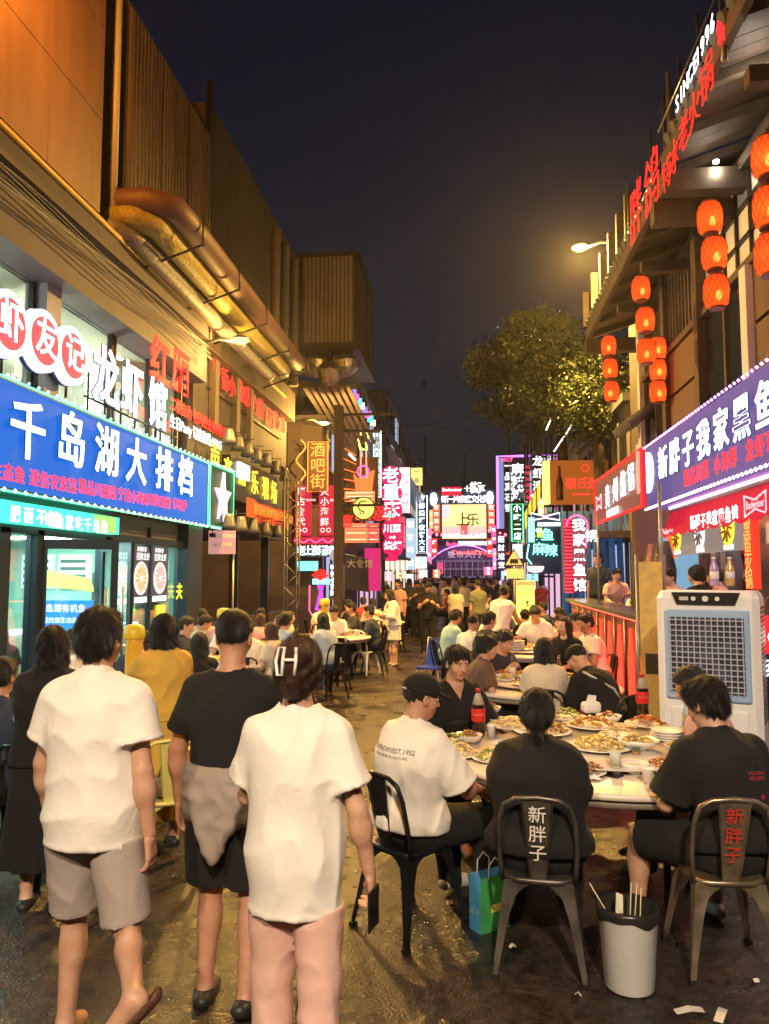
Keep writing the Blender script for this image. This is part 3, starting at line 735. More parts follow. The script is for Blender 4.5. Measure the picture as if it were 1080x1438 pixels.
# ground floor shop
SF = mat('shop_frame', (.025,.04,.055), .35, .5)
for lo,hi in [((-5.36,6.0,0),(-5.2,6.12,2.46)),((-5.36,8.05,0),(-5.2,8.25,2.46)),((-5.36,8.8,0),(-5.2,8.95,2.46)),((-5.36,10.55,0),(-5.2,10.75,2.46)),((-5.36,13.55,0),(-5.1,14.3,2.9)),((-5.36,12.2,0),(-5.24,12.27,2.7))]: bx('mullion', lo, hi, SF, A)
bx('transom', (-5.36,5.5,2.40), (-5.2,13.55,2.52), SF, A)
bx('kick_plate', (-5.32,10.75,0), (-5.22,13.55,.35), SF, A)
for y0,y1 in [(6.12,8.05),(8.25,8.8),(10.75,12.2),(12.27,13.55)]: bx('window_pane', (-5.29,y0,.06), (-5.275,y1,2.42), PANE, A)
bx('shop_back_wall', (-9.0,5,0), (-8.9,14.2,2.6), mat('mint_wall',(.55,.72,.66),.6,noise=.08,nscale=1.5), A)
bx('shop_side_wall', (-8.9,14.1,0), (-5.36,14.2,2.6), mat('green_wall',(.30,.52,.42),.6), A)
bx('shop_ceiling', (-8.9,5,2.56), (-5.36,14.1,2.62), PALE, A); bx('shop_floor', (-8.9,5,.005), (-5.36,14.1,.02), mat('shop_tile',(.4,.42,.4),.25), A)
for k in range(4): bx('ceiling_strip_light', (-8.2,6.3+2.0*k,2.52), (-5.8,6.42+2.0*k,2.555), glow('cool_strip',(.72,1,.93),60), A)
lamp('shop_fill','AREA',(-7,9.8,2.5), 480, (.62,1,.92), A, (2.6,7.0), (0,0,0))  # unseen area light added to brighten the shop interior
bx('shop_counter', (-7.6,9.2,.02), (-6.9,12.6,1.0), mat('counter_white',(.7,.72,.7),.4), A)
for k in range(7): bx('counter_tile', (-6.9,9.25+.48*k,.1), (-6.885,9.68+.48*k,.95), mat('counter_tile',(.62,.6,.5),.3), A)
sc_ = bx('menu_screen', (-7.15,12.0,1.02), (-6.05,12.05,1.5), glow('blue_screen',(.015,.20,.8),1.5), A)
lettering('screen_print','千岛湖有机鱼', (-7.05,11.99,1.36), .14, glow('screen_white',(.8,.9,1),2), sc_, (1,0,0), ext=.002); lettering('screen_print','欢迎光临生态鱼馆', (-7.05,11.99,1.17), .10, MATS['screen_white'], sc_, (1,0,0), ext=.002)
bx('shelf_unit', (-8.88,6,.02), (-8.4,9,2.2), mat('shelf_teal',(.08,.3,.3),.5), A)
for k in range(3):
    for j in range(9): MB().lathe([(.05,0),(.05,.18),(.02,.24),(.02,.3)], (-8.3,6.2+.3*j,.5+.55*k), 8).build('shelf_bottle', mat('bottle_%d'%((j+k)%3), [(.05,.3,.1),(.4,.3,.05),(.5,.1,.08)][(j+k)%3], .2), A)
MB().poly([(-7.6,12.6,2.05),(-6.5,12.6,1.85),(-6.4,12.6,1.62),(-7.6,12.6,1.75)], (0,.06,0)).build('hanging_board', glow('yellow_board',(.8,.66,.2),.9), A)
for k in range(3):
    q = bx('menu_panel', (-8.6+.75*k,14.02,1.65), (-7.95+.75*k,14.08,2.3), glow('menu_panel_%d'%k,[(.75,.95,.9),(.95,.9,.7),(.6,.9,1)][k],1.3), A)
    for j in range(4): bx('menu_row', (-8.55+.75*k,14.0,1.72+.14*j), (-8.05+.75*k,14.015,1.78+.14*j), mat('menu_ink',(.05,.12,.12),.5), q)
bx('drinks_fridge', (-6.9,13.5,.02), (-5.9,14.05,1.95), mat('fridge_black',(.03,.05,.06),.4), A)
for z in (.35,.75,1.15,1.5):
    bx('fridge_shelf_light', (-6.82,13.44,z+.28), (-5.98,13.47,z+.31), glow('fridge_light',(.85,1,1),6), A)
    for j in range(7): MB().lathe([(.035,0),(.035,.15),(.013,.2),(.013,.25)], (-6.75+.12*j,13.42,z), 8).build('fridge_bottle', mat('fridge_b%d'%(j%3),[(.05,.4,.12),(.5,.35,.05),(.1,.2,.5)][j%3],.2), A)
bx('white_cabinet', (-8.5,11.0,.02), (-7.4,11.5,.92), mat('cabinet_white',(.7,.75,.72),.4), A)
for j in range(5): bx('cup_stack', (-8.4+.2*j,11.1,.92), (-8.3+.2*j,11.2,1.05+.05*(j%3)), mat('cup_white',(.8,.8,.75),.4), A)
# open glass door leaf, hinged on the mullion
def door_leaf(y, ang, label):
    D = Vector((-5.26,y,0)); d = Vector((math.sin(ang), math.cos(ang),0)); n = Vector((d.y,-d.x,0)); w = .92
    def q(a,b,z0,z1,t,mb): 
        p0 = D+d*a-n*t; p1 = D+d*b-n*t; mb.poly([(p0.x,p0.y,z0),(p1.x,p1.y,z0),(p1.x,p1.y,z1),(p0.x,p0.y,z1)], n*(2*t))
    mb = MB(); q(0,.09,.03,2.36,.025,mb); q(w-.09,w,.03,2.36,.025,mb); q(.09,w-.09,.03,.16,.025,mb); q(.09,w-.09,2.24,2.36,.025,mb)
    dr = mb.build('door', SF, A, label=label); g_ = MB(); q(.09,w-.09,.16,2.24,.006,g_); g_.build('door_glass', PANE, dr)
    h_ = MB(); a = D+d*(w-.14)+n*.06; h_.tube([(a.x,a.y,.7),(a.x,a.y,1.75)], .022, 8); h_.build('door_handle', GREY, dr); return dr
door_leaf(8.95, R(60), 'dark framed glass door leaf standing open onto the street'); door_leaf(10.55, R(128), 'second dark framed glass door leaf folded open')
# ------------------------------------------------------------------ dark bar next door (music venue) and its wall
B = thing('music_bar_building', 'dark open fronted bar building under red neon lettering', 'building', (-5.3,18,0))
bx('wall', (-9,14.3,5.0), (-5.35,22,6.4), mat('bar_wall',(.055,.045,.05),.8,noise=.25,nscale=1.5), B); bx('wall', (-9,14.3,2.9), (-5.45,22,5.0), mat('bar_dark',(.05,.05,.06),.8), B)
bx('back_wall', (-8.9,14.3,0), (-8.8,22,2.9), mat('bar_back',(.03,.035,.05),.7), B)
for yy in (14.36,17.2,19.9): bx('post', (-5.5,yy,0), (-5.3,yy+.12,2.9), BLK, B)
bx('half_wall', (-5.45,14.5,0), (-5.35,22,.9), mat('bar_half',(.06,.05,.055),.6), B)
for k,yy in enumerate((13.0+2.3,16.8,17.9)): bx('pilaster', (-5.34,yy-.12,5.0), (-5.2,yy+.12,6.6), mat('pilaster_tan',(.14,.11,.09),.8), B)
for k in range(5): bx('bar_shelf_light', (-8.75,15+1.3*k,1.6), (-8.7,15.9+1.3*k,1.66), glow('bar_blue',(.25,.45,1),3), B)
lamp('bar_light','AREA',(-7,18,2.7), 25, (.55,.7,1), B, (1.5,5), (0,0,0))
# ------------------------------------------------------------------ cantilevered box on the facade
K = thing('rooftop_unit', 'ribbed grey steel box cantilevered high over the left side', 'equipment box', (-4.2,24,8.7))
for k in range(14):
    x0 = -5.0+k*.124; BOXM = mat('box_steel',(.24,.215,.205),.5,.3,noise=.2,nscale=2,stretch=(1,1,.2)); MB().poly([(x0,22,8.78),(x0+.03,21.955,8.78),(x0+.085,21.955,8.78),(x0+.115,22,8.78)], (0,0,2.6)).build('rib', BOXM, K)
mb = MB(); mb.box((-5.0,22.02,8.75),(-3.28,26,11.4)); mb.build('shell', BOXM, K)
for x0 in (-5.02,-3.34): bx('corner_post', (x0,21.94,8.6), (x0+.12,22.02,11.5), DARK, K)
bx('top_rail', (-5.05,21.93,11.4), (-3.2,26.05,11.52), DARK, K); bx('base_rail', (-5.05,21.93,8.55), (-3.2,26.05,8.74), DARK, K)
for k in range(9): bx('rib', (-3.28,22.2+.42*k,8.78), (-3.24,22.4+.42*k,11.36), CORR, K)
# hanging foil covered fans below the box
FOIL = mat('foil', (.42,.40,.39), .32, .85, bump=.9, bscale=14, noise=.25, nscale=7)
for k,(x,y,z,r) in enumerate([(-4.55,22.3,8.15,.38),(-3.7,22.5,8.2,.42),(-4.1,22.1,7.85,.34)]):
    t = thing('exhaust_fan', ['crumpled silver exhaust fan below ribbed box, nearest the wall','crumpled silver exhaust fan below ribbed box, nearest the street','lowest of the silver exhaust fans under ribbed box'][k], 'exhaust fan', (x,y,z), group='exhaust fans')
    mb = MB(); n = 14; g_ = random.Random(k)
    vs = []; 
    for (rr,zz) in [(.15,.42),(.7,.3),(1,.1),(.95,-.12),(.6,-.3),(.3,-.36)]:
        for i in range(n): a = 6.283*i/n; q = rr*r*(1+.16*g_.uniform(-1,1)); vs.append((x+q*math.cos(a), y+q*math.sin(a), z+zz*.9+.03*g_.uniform(-1,1)))
    fs = [tuple(range(n))]+[(a*n+i,a*n+(i+1)%n,(a+1)*n+(i+1)%n,(a+1)*n+i) for a in range(5) for i in range(n)]+[tuple(range(5*n+n-1,5*n-1,-1))]
    mb.add(vs,fs); mb.build('fan_housing', FOIL, t); MB().tube([(x,y,z+.3),(x,y,8.6)], .05, 8).build('hanger', DARK, t)
# ------------------------------------------------------------------ exhaust ducts running along the wall
def duct(label, path, r, m, ring=.0, n=14):
    t = thing('exhaust_duct', label, 'duct', path[0]); mb = MB(); P = [Vector(p) for p in path]; pts=[]; rr=[]
    for a,b in zip(P[:-1],P[1:]):
        k = max(2,int((b-a).length/(ring if ring else .8)))
        for i in range(k): pts.append(a+(b-a)*(i/k)); rr.append(r*(1+(.06 if ring and i%2 else 0)))
    pts.append(P[-1]); rr.append(r); mb.tube(pts, rr, n); mb.build('pipe', m, t)
    for q in (0,-1):
        d = (P[1]-P[0]).normalized() if q==0 else (P[-1]-P[-2]).normalized(); MB().tube([P[q]-d*.04,P[q]+d*.04], r*1.12, n).build('flange', GREY, t)
    return t
REDD = mat('red_primer', (.10,.045,.038), .6, .1, noise=.2, nscale=3); YEL = mat('yellow_wrap', (.26,.21,.035), .55, .0, bump=1.0, bscale=25, noise=.2, nscale=9); GRD = mat('grey_wrap', (.16,.15,.155), .55, .15, bump=.8, bscale=22, noise=.2)
duct('red brown steel exhaust duct, topmost of the three along the wall', [(-5.6,10.2,7.25),(-4.55,10.2,7.25),(-4.25,10.45,7.25),(-4.2,10.9,7.2),(-4.2,18.6,7.15)], .20, REDD)
duct('yellow wrapped corrugated exhaust duct between the red and grey ducts', [(-5.6,10.1,6.98),(-4.75,10.1,6.98),(-4.5,10.35,6.96),(-4.47,10.8,6.93),(-4.47,18.0,6.9)], .16, YEL, .07)
duct('grey wrapped corrugated exhaust duct nearest the wall', [(-5.6,10.0,6.78),(-5.0,10.0,6.78),(-4.78,10.25,6.76),(-4.75,10.7,6.73),(-4.75,17.6,6.68)], .15, GRD, .07)
for k in range(5):
    y = 10.9+1.85*k; t = thing('duct_bracket', 'angle iron bracket %s of those carrying the wall ducts'%['nearest','second nearest','middle','second farthest','farthest'][k], 'bracket', (-5,y,6.5), group='duct brackets')
    MB().tube([(-5.05,y,6.52),(-3.95,y,6.52+.38)], .022, 4).tube([(-3.97,y,6.86),(-3.97,y,7.36)], .018, 4).build('angle_iron', DARK, t)
# white vent columns beside the box
for k,(x,y) in enumerate([(-4.93,18.9),(-4.93,19.9),(-4.9,20.9)]):
    t = thing('vertical_duct', ['nearest of three dusty vertical vent ducts before the ribbed box','middle of three dusty vertical vent ducts before the ribbed box','vertical vent duct right beside the ribbed box'][k], 'duct', (x,y,7.2), group='vertical ducts')
    mb = MB(); mb.tube([(x,y,7.2+.16*i) for i in range(24)], [.13+.012*(i%2) for i in range(24)], 12); mb.build('pipe', mat('dusty_pipe',(.15,.125,.105),.5,.3,noise=.15), t)
# ------------------------------------------------------------------ street lamps
SOD = (1,.56,.12)
def street_lamp(label, root, head, e, col=SOD, pole=None, aim=None, cone=150, gl=.035):
    t = thing('street_lamp', label, 'street lamp', pole if pole else root, group='street lamps'); h = Vector(head); rt = Vector(root); d = (h-rt).normalized()
    MB().tube([rt, rt+(h-rt)*.5+Vector((0,0,.08)), h-d*.12], .032, 8).build('arm', GREY, t)
    if pole: MB().tube([pole, (pole[0],pole[1],rt.z)], .06, 10).build('pole', GREY, t)
    hd = MB(); hd.lathe([(.03,.10),(.11,.075),(.17,.03),(.18,0)], h, 14); hd.build('lamp_head', GREY, t)
    MB().lathe([(0,-.065),(.09,-.05),(.15,-.01),(.155,.0)], h, 14).build('lamp_lens', glow('sodium_lens', (1,.50,.05), 6), t)
    if aim is None: lamp('lamp_light','POINT', h-Vector((0,0,.22)), e, col, t, .10)
    else:
        q = Vector(aim).to_track_quat('-Z','Y').to_euler(); lamp('lamp_light','SPOT', h-Vector((0,0,.10)), e, col, t, .12, q, cone); lamp('lens_glow','POINT', h-Vector((0,0,.24)), e*gl, col, t, .06)
    return t
p = at(338,478,X=-4.3); street_lamp('glowing yellow street lamp on the left wall above the red neon lettering', (-5.1,p.y-.15,p.z-.12), p, 3200, aim=(.6,-.35,-1), gl=.07)
p = at(455,594,X=-4.3); street_lamp('small yellow street lamp beside the hanging bar street sign', (-5.0,p.y,p.z+.1), p, 900)
p = at(815,348,X=2.42); street_lamp('yellow street lamp on long arm over the tree', (3.3,p.y,p.z+.06), p, 8000, aim=(-.25,-.35,-1), gl=.10)
street_lamp('street lamp on the orange wall just beside the viewer', (-4.95,6.3,9.3), (-4.25,6.3,9.2), 1000, (1,.36,.035))
street_lamp('tall street lamp standing behind the viewer', (2.9,-4.6,6.6), (.9,-4.4,6.9), 4300, (1,.80,.57), (2.9,-4.6,0), aim=(-1.2,8.8,-6.7), cone=62, gl=.004)
street_lamp('tall street lamp behind the viewer on the left', (-4.2,-5.0,6.6), (-2.7,-4.8,6.9), 2100, (1,.78,.52), (-4.2,-5.0,0), aim=(.8,8.6,-6.9), cone=56, gl=.004)
# ------------------------------------------------------------------ right timber building
WOOD = mat('dark_timber', (.075,.048,.034), .65, noise=.35, nscale=3, stretch=(1,1,6), bump=.3, bscale=40)
WOOD2 = mat('weathered_timber', (.085,.06,.042), .7, noise=.3, nscale=4, bump=.3, bscale=40)
PLAS = mat('white_plaster', (.72,.71,.68), .8, noise=.06, nscale=4)
CARV = mat('carved_panel', (.12,.065,.035), .6, noise=.5, nscale=30, bump=.8, bscale=45)
C = thing('timber_building', 'timber restaurant building with wide wooden eaves and white lattice panels', 'building', (3.3,5,0))
bx('wall', (3.3,4.5,4.1), (6,16,7.0), mat('timber_wall',(.05,.038,.032),.8,noise=.3), C)
bx('back_wall', (5.6,4.5,0), (5.7,16,4.1), mat('kitchen_wall',(.5,.26,.22),.5,noise=.15,nscale=2), C); bx('end_wall', (3.3,15.9,0), (5.6,16,4.1), mat('kitchen_end',(.16,.07,.06),.6), C)
bx('doorway', (3.75,15.84,.6), (4.5,15.89,2.7), glow('doorway_blue',(.25,.5,.75),.6), C)
for k in range(3):
    bx('wall_shelf', (4.6,15.6,1.3+.5*k), (5.5,15.88,1.34+.5*k), WOOD, C)
    for j in range(7): MB().lathe([(.035,0),(.04,.02),(.04,.13),(.015,.18),(.015,.22)], (4.68+.12*j,15.72,1.34+.5*k), 8).build('shelf_bottle', mat('kb_%d'%((j*2+k)%4),[(.5,.06,.03),(.45,.3,.05),(.1,.3,.1),(.5,.45,.4)][(j*2+k)%4],.25), C)
for k in range(6): MB().tube([(3.42+.05*(k%2),13.9+.3*k,2.5),(3.45,13.9+.3*k,2.0),(3.42,13.92+.3*k,1.35)], [.05,.13,.11], 8).build('hanging_coat', mat('coat_%d'%(k%3),[(.05,.05,.07),(.30,.12,.12),(.10,.08,.07)][k%3],.9), C)
for k in range(4): bx('kitchen_glow_panel', (5.56,6.0+2.4*k,1.3), (5.59,8.0+2.4*k,2.9), glow('kitchen_red_%d'%(k%2),[(.7,.10,.06),(.75,.45,.25)][k%2],.7), C)  # added glowing panels that stand in for red and warm light on the wall
bx('ceiling', (3.1,4.5,4.02), (5.6,15.9,4.1), PALE, C)
for k in range(4): bx('ceiling_strip_light', (3.6,6.2+2.5*k,3.96), (5.2,6.32+2.5*k,4.015), glow('warm_strip',(1,.78,.62),40), C)
bx('steel_panel', (4.6,9.5,.6), (4.64,13,2.4), mat('stainless',(.55,.54,.52),.25,.95,noise=.1,nscale=2), C)
for k in range(3): bx('steel_panel', (4.58,9.55+1.15*k,1.2), (4.6,10.6+1.15*k,2.3), MATS['stainless'], C)
# posts and lattice panels of the upper floor
posts = [5.2,7.1,8.95,10.8,12.6,14.4]
for y in posts: bx('post', (3.12,y-.1,4.05), (3.32,y+.1,5.42 if y<10 else 6.75), PLAS if abs(y-8.95)<.1 or abs(y-14.4)<.1 else WOOD, C)
for i,(y0,y1) in enumerate(zip(posts[:-1],posts[1:])):
    a,b = (y0+.1,y1-.1) if i>2 else (y0+.005,y1-.005); bx('rail', (3.16,a,5.42), (3.3,b,5.52), WOOD, C); bx('rail', (3.16,a,6.62), (3.3,b,6.75), WOOD, C)
    n = 4
    if i in (0,1,2):
        for k in range(n):
            u0,u1 = a+(b-a)*k/n, a+(b-a)*(k+1)/n
            for z0,z1 in ((5.52,5.86),(5.86,6.25),(6.25,6.62)): bx('plaster_panel', (3.26,u0+.02,z0+.02), (3.28,u1-.02,z1-.02), PLAS, C)
            bx('lattice_bar', (3.22,u1-.02,5.52), (3.26,u1+.02,6.62), BLK, C)
        for z in (5.86,6.25): bx('lattice_bar', (3.22,a,z-.02), (3.255,b,z+.02), BLK, C)
    else:
        for k in range(9): bx('lattice_bar', (3.2,a+(b-a)*(k+.5)/9-.015,5.52), (3.24,a+(b-a)*(k+.5)/9+.015,6.62), WOOD2, C)
        bx('window_pane', (3.27,a,5.52), (3.28,b,6.62), glow('dim_warm_pane',(.9,.75,.45),.25), C)
    if i in (1,3): bx('carved_panel', (3.2,a,4.75), (3.28,b,5.4), CARV, C); bx('carved_panel', (3.2,a,4.1), (3.28,b,4.7), CARV, C)
    else:
        bx('window_pane', (3.24,a,4.12), (3.26,b,5.4), mat('dark_glass',(.02,.025,.035),.08,spec=.8), C)
        for k in range(3): bx('window_frame', (3.2,a+(b-a)*k/2-.03 if k else a,4.12), (3.24,a+(b-a)*k/2+.03 if k<2 else b,5.4), WOOD, C)
# roof: boarded soffit, rafters, fascia, eave tiles
for sec,(y0,y1,zo) in enumerate([(4.6,9.15,.0),(9.55,15.2,-.16)]):
    nb = int((y1-y0)/.19)
    for k in range(nb):
        ya = y0+(y1-y0)*k/nb; yb = y0+(y1-y0)*(k+1)/nb-.012
        MB().add([(2.42,ya,6.80+zo),(2.42,yb,6.80+zo),(3.5,yb,7.16+zo),(3.5,ya,7.16+zo),(2.42,ya,6.83+zo),(2.42,yb,6.83+zo),(3.5,yb,7.19+zo),(3.5,ya,7.19+zo)],[(0,1,2,3),(4,7,6,5),(0,4,5,1),(1,5,6,2),(2,6,7,3),(3,7,4,0)]).build('soffit_board', WOOD if k%3 else WOOD2, C)
    for k in range(int((y1-y0)/.9)+1):
        y = y0+.1+.9*k; MB().add([(2.40,y,6.68+zo),(2.40,y+.09,6.68+zo),(3.5,y+.09,7.04+zo),(3.5,y,7.04+zo),(2.40,y,6.79+zo),(2.40,y+.09,6.79+zo),(3.5,y+.09,7.15+zo),(3.5,y,7.15+zo)],[(0,1,2,3),(4,7,6,5),(0,4,5,1),(1,5,6,2),(2,6,7,3),(3,7,4,0)]).build('rafter', WOOD2, C)
    bx('fascia', (2.33,y0-.05,6.70+zo), (2.40,y1+.05,6.92+zo), WOOD2, C)
    mb = MB(); mb.add([(2.35,y0-.1,6.94+zo),(2.35,y1+.1,6.94+zo),(4.6,y1+.1,7.9+zo),(4.6,y0-.1,7.9+zo)],[(0,1,2,3)]); mb.build('roof', mat('grey_tile',(.07,.07,.075),.7,noise=.3,nscale=6), C)
    for k in range(int((y1-y0)/.24)):
        y = y0+.12+.24*k; MB().tube([(2.30,y,6.93+zo),(2.75,y,7.12+zo)], .075, 8).build('roof_tile', MATS['grey_tile'], C)
    for y in (y0+.03, y1-.03): bx('tie_beam', (2.30,y-.1,6.42+zo), (3.6,y+.1,6.68+zo), WOOD2, C)
for y in (7.0,11.4,13.2): bx('tie_beam', (2.55,y-.07,6.36), (3.6,y+.07,6.52), WOOD, C)
MB().lathe([(0,-.012),(.03,-.006),(.036,.02)], (2.9,9.0,6.72), 10).build('eave_spotlight', glow('eave_spot',(1,.93,.7),20), C); lamp('eave_spot_and_fill','POINT',(2.9,9.0,6.62), 9, (1,.9,.72), C, .05); lamp('eave_spot_and_fill','POINT',(2.85,7.3,6.62), 12, (1,.9,.72), C, .05)  # second point light has no fitting, added to brighten the lattice panels
MB().tube([(2.6,9.8,6.5),(2.6,9.8,8.4)], .03, 8).build('roof_pole', GREY, C)
# small tiled pent roof at the far end of the big sign
for k in range(7): MB().tube([(2.75,13.6+.2*k,4.55),(3.4,13.6+.2*k,4.95)], .08, 8).build('pent_tile', MATS['grey_tile'], C)
# ------------------------------------------------------------------ terrace with bar
T = thing('dining_terrace', 'raised terrace with dark bar top and glowing red bottle shaped lights', 'terrace', (2.1,8.3,0))
bx('platform', (2.12,8.3,0), (5.6,15.9,.6), mat('platform',(.08,.06,.06),.7), T)
FR = mat('bar_front', (.07,.035,.04), .35, noise=.2)
bx('bar_front', (2.06,8.3,0), (2.12,15.9,1.38), FR, T)
bx('bar_top', (1.92,8.25,1.385), (2.42,16,1.44), mat('bar_top',(.06,.055,.06),.25,noise=.2), T)
REDL = glow('red_neon', (1,.04,.02), 3.2)
for k in range(10):
    y = 8.75+.75*k; prof = [(0,0),(.13,0),(.14,.05),(.14,.45),(.10,.62),(.045,.72),(.04,.88),(0,.88)]
    pts = [(2.055,y+r_,.35+z_) for r_,z_ in prof]+[(2.055,y-r_,.35+z_) for r_,z_ in prof[::-1][1:-1]]
    MB().poly(pts, (-.03,0,0)).build('bottle_light', glow('bottle_red',(1,.035,.015),3.0), T)
    for q in (-.36,.36): MB().tube([(2.04,y+q,.2),(2.04,y+q,1.34)], .012, 6).build('trim_rail', GREY, T)
bx('led_strip', (2.0,8.3,1.35), (2.04,15.9,1.38), glow('led_red',(1,.05,.03),7), T)
MB().tube([(2.2,9.2,1.44),(2.2,9.2,3.0)], .022, 8).build('canopy_post', GREY, T); MB().tube([(2.2,13.6,1.44),(2.2,13.6,3.0)], .022, 8).build('canopy_post', GREY, T)
# clothes and curtain at the back
for k in range(5): MB().tube([(4.4,13.6+.28*k,2.6),(4.45,13.6+.28*k,2.0),(4.4,13.62+.28*k,1.3)], [.10,.14,.12], 8).build('hanging_curtain', mat('curtain_%d'%(k%2),[(.12,.12,.16),(.45,.35,.33)][k%2],.9), T)
# ------------------------------------------------------------------ far buildings on both sides
def far_building(label, side, y0, y1, x, h, col, floors, cols, lit=.35, seed=1, awn=None):
    s = -1 if side=='L' else 1; t = thing('street_building', label, 'building', (x,y0,0)); g_ = random.Random(seed)
    m = mat('facade_%d'%seed, col, .8, noise=.25, nscale=1.2)
    lo = (min(x,x+s*6),y0,0); hi = (max(x,x+s*6),y1,h); bx('wall', lo, hi, m, t)
    bx('roof', (min(x-s*.15,x+s*6),y0-.05,h), (max(x-s*.15,x+s*6),y1,h+.18), mat('parapet',(.16,.15,.16),.8), t)
    fh = (h-3.2)/floors; w = (y1-y0)/cols
    for f in range(floors):
        for c in range(cols):
            a = y0+w*(c+.2); b = y0+w*(c+.8); z0 = 3.5+fh*f+.15; z1 = 3.5+fh*(f+.75)
            xo = x-s*.02
            q = bx('window', (min(xo,xo-s*.05),a,z0), (max(xo,xo-s*.05),b,z1), (glow('win_%d'%g_.randint(0,2), [(1,.75,.45),(.6,.75,1),(.9,.5,.7)][g_.randint(0,2)], .5) if g_.random()<lit else MATS['dark_glass']), t)
            mb = MB(); e = xo-s*.07; mb.box((min(xo,e),a-.05,z0-.08),(max(xo,e),b+.05,z0-.01)); mb.box((min(xo,e),(a+b)/2-.025,z0),(max(xo,e),(a+b)/2+.025,z1)); mb.build('window_frame', GREY, q)
    bx('shopfront', (min(x-s*.03,x-s*.01),y0+.3,.1), (max(x-s*.03,x-s*.01),y1-.3,2.6), awn or glow('shop_glow_%d'%seed, [(1,.45,.35),(.55,.6,1),(1,.6,.85),(1,.8,.6)][seed%4], .7), t)
    for c in range(cols+1):
        yy = y0+.3+(y1-y0-.6)*c/cols; bx('shopfront_post', (min(x-s*.1,x-s*.032),yy-.07,.0), (max(x-s*.1,x-s*.032),yy+.07,2.75), DARK, t)
    bx('shop_canopy', (min(x-s*.7,x),y0+.2,2.7), (max(x-s*.7,x),y1-.2,2.85), mat('canopy_dark',(.07,.05,.06),.7), t)
    # near gable end: a few windows too
    for f in range(floors):
        z0 = 3.6+fh*f; xx = x+s*1.2
        bx('window', (min(xx,xx+s*1.0),y0-.04,z0), (max(xx,xx+s*1.0),y0-.01,z0+fh*.6), MATS['dark_glass'], t)
    return t
far_building('narrow brown building behind the hanging bar street sign', 'L', 25.7, 30, -5.0, 7.2, (.14,.10,.09), 2, 3, .3, 1)
far_building('orange lit building beside the neon guitar', 'L', 30.4, 37.5, -4.5, 9.6, (.20,.17,.17), 3, 4, .2, 2)
far_building('tall grey building behind the white vertical sign', 'L', 38, 50, -4.2, 11.0, (.20,.19,.22), 4, 5, .25, 3)
far_building('bluish building at the far left end of the street', 'L', 50.5, 69, -3.9, 10.0, (.13,.14,.2), 3, 7, .3, 4)
far_building('low building behind the beer billboard on the right', 'R', 16.6, 24, 3.4, 5.6, (.12,.10,.10), 1, 4, .2, 5)
far_building('grey building behind the tree on the right', 'R', 25, 37, 3.5, 8.4, (.16,.14,.15), 2, 5, .2, 6)
far_building('tall dark building behind the purple edged sign', 'R', 38, 50, 3.3, 9.8, (.12,.12,.16), 3, 5, .3, 7)
far_building('dark building at the far right end of the street', 'R', 50.5, 69, 3.9, 9.0, (.11,.11,.16), 3, 7, .3, 8)
# pitched steel awnings seen edge-on on the left
for k in range(3):
    a = at(545+14*k,628+24*k,Y=38+3*k); b = at(590+6*k,690+16*k,Y=44+4*k)
    t = thing('steel_awning', ['nearest of three sloping grey steel awnings behind red circle sign','middle of three sloping grey steel awnings behind red circle sign','farthest of three sloping grey steel awnings behind red circle sign'][k], 'awning', a, group='steel awnings')
    for j in range(5): MB().poly([(a.x-.6+.16*j,a.y,a.z),(a.x-.48+.16*j,a.y,a.z),(b.x-.48+.16*j-.2,b.y,b.z),(b.x-.6+.16*j-.2,b.y,b.z)], (0,0,.06)).build('slat', mat('awning_grey',(.42,.42,.5),.4,.4), t)
# thin masts
for k,(px,y0,Y) in enumerate([(597,615,52),(652,640,74),(531,540,36),(715,575,44)]):
    p = at(px,y0,Y=Y); t = thing('mast', ['slim pale mast above blue vertical neon sign','thin mast rising above the far gate screen','slim pole above white vertical sign','thin pole above the purple edged sign'][k], 'mast', (p.x,p.y,0), group='masts')
    MB().tube([(p.x,p.y,0),(p.x,p.y,p.z)], [.12,.05], 8).build('pole', GREY, t); MB().lathe([(.05,0),(.06,.05),(0,.12)], p, 8).build('finial', GREY, t)
# overhead wires
t = thing('overhead_wires', 'thin overhead wires crossing the street above the signs', 'wires', (0,30,7))
for k in range(3):
    a = at(425,578+4*k,Y=24); b = at(680,574+6*k,Y=40); MB().tube([a+(b-a)*(i/10)-Vector((0,0,.5*math.sin(math.pi*i/10)+.1*k)) for i in range(11)], .012, 4).build('wire', BLK, t)
# ------------------------------------------------------------------ gate building at the end of the street
GY = 70.0
G = thing('gate_building', 'gate building with bright yellow video screen closing the street', 'gate', (0,GY,0))
pa = at(604,700,Y=GY); pb = at(722,700,Y=GY)
bx('wall', (pa.x-4,GY,4.9), (pb.x+4,GY+3,9.6), mat('gate_wall',(.05,.06,.12),.6), G)
for s_,x in ((-1,pa.x-4),(1,pb.x-.4)): bx('pillar', (x,GY,0), (x+4.4,GY+3,4.9), mat('gate_pillar',(.10,.08,.16),.6), G)
bx('back_wall', (pa.x-4,GY+2.8,0), (pb.x+4,GY+3,4.9), mat('gate_back',(.16,.10,.20),.7,noise=.3,nscale=1), G)
a = at(621,709,Y=GY-.1); b = at(683,756,Y=GY-.1)
S = bx('video_screen', (a.x,GY-.25,b.z), (b.x,GY-.02,a.z), glow('screen_yellow',(1,.72,.25),1.5), G)
w_,h_ = b.x-a.x, a.z-b.z
bx('screen_image', (a.x+.02,GY-.28,b.z+h_*.02), (b.x-.02,GY-.255,b.z+h_*.36), glow('screen_pink',(1,.42,.36),1.4), S); bx('screen_image', (a.x+w_*.42,GY-.31,b.z+h_*.1), (a.x+w_*.58,GY-.285,b.z+h_*.42), glow('screen_red',(1,.1,.08),1.4), S)
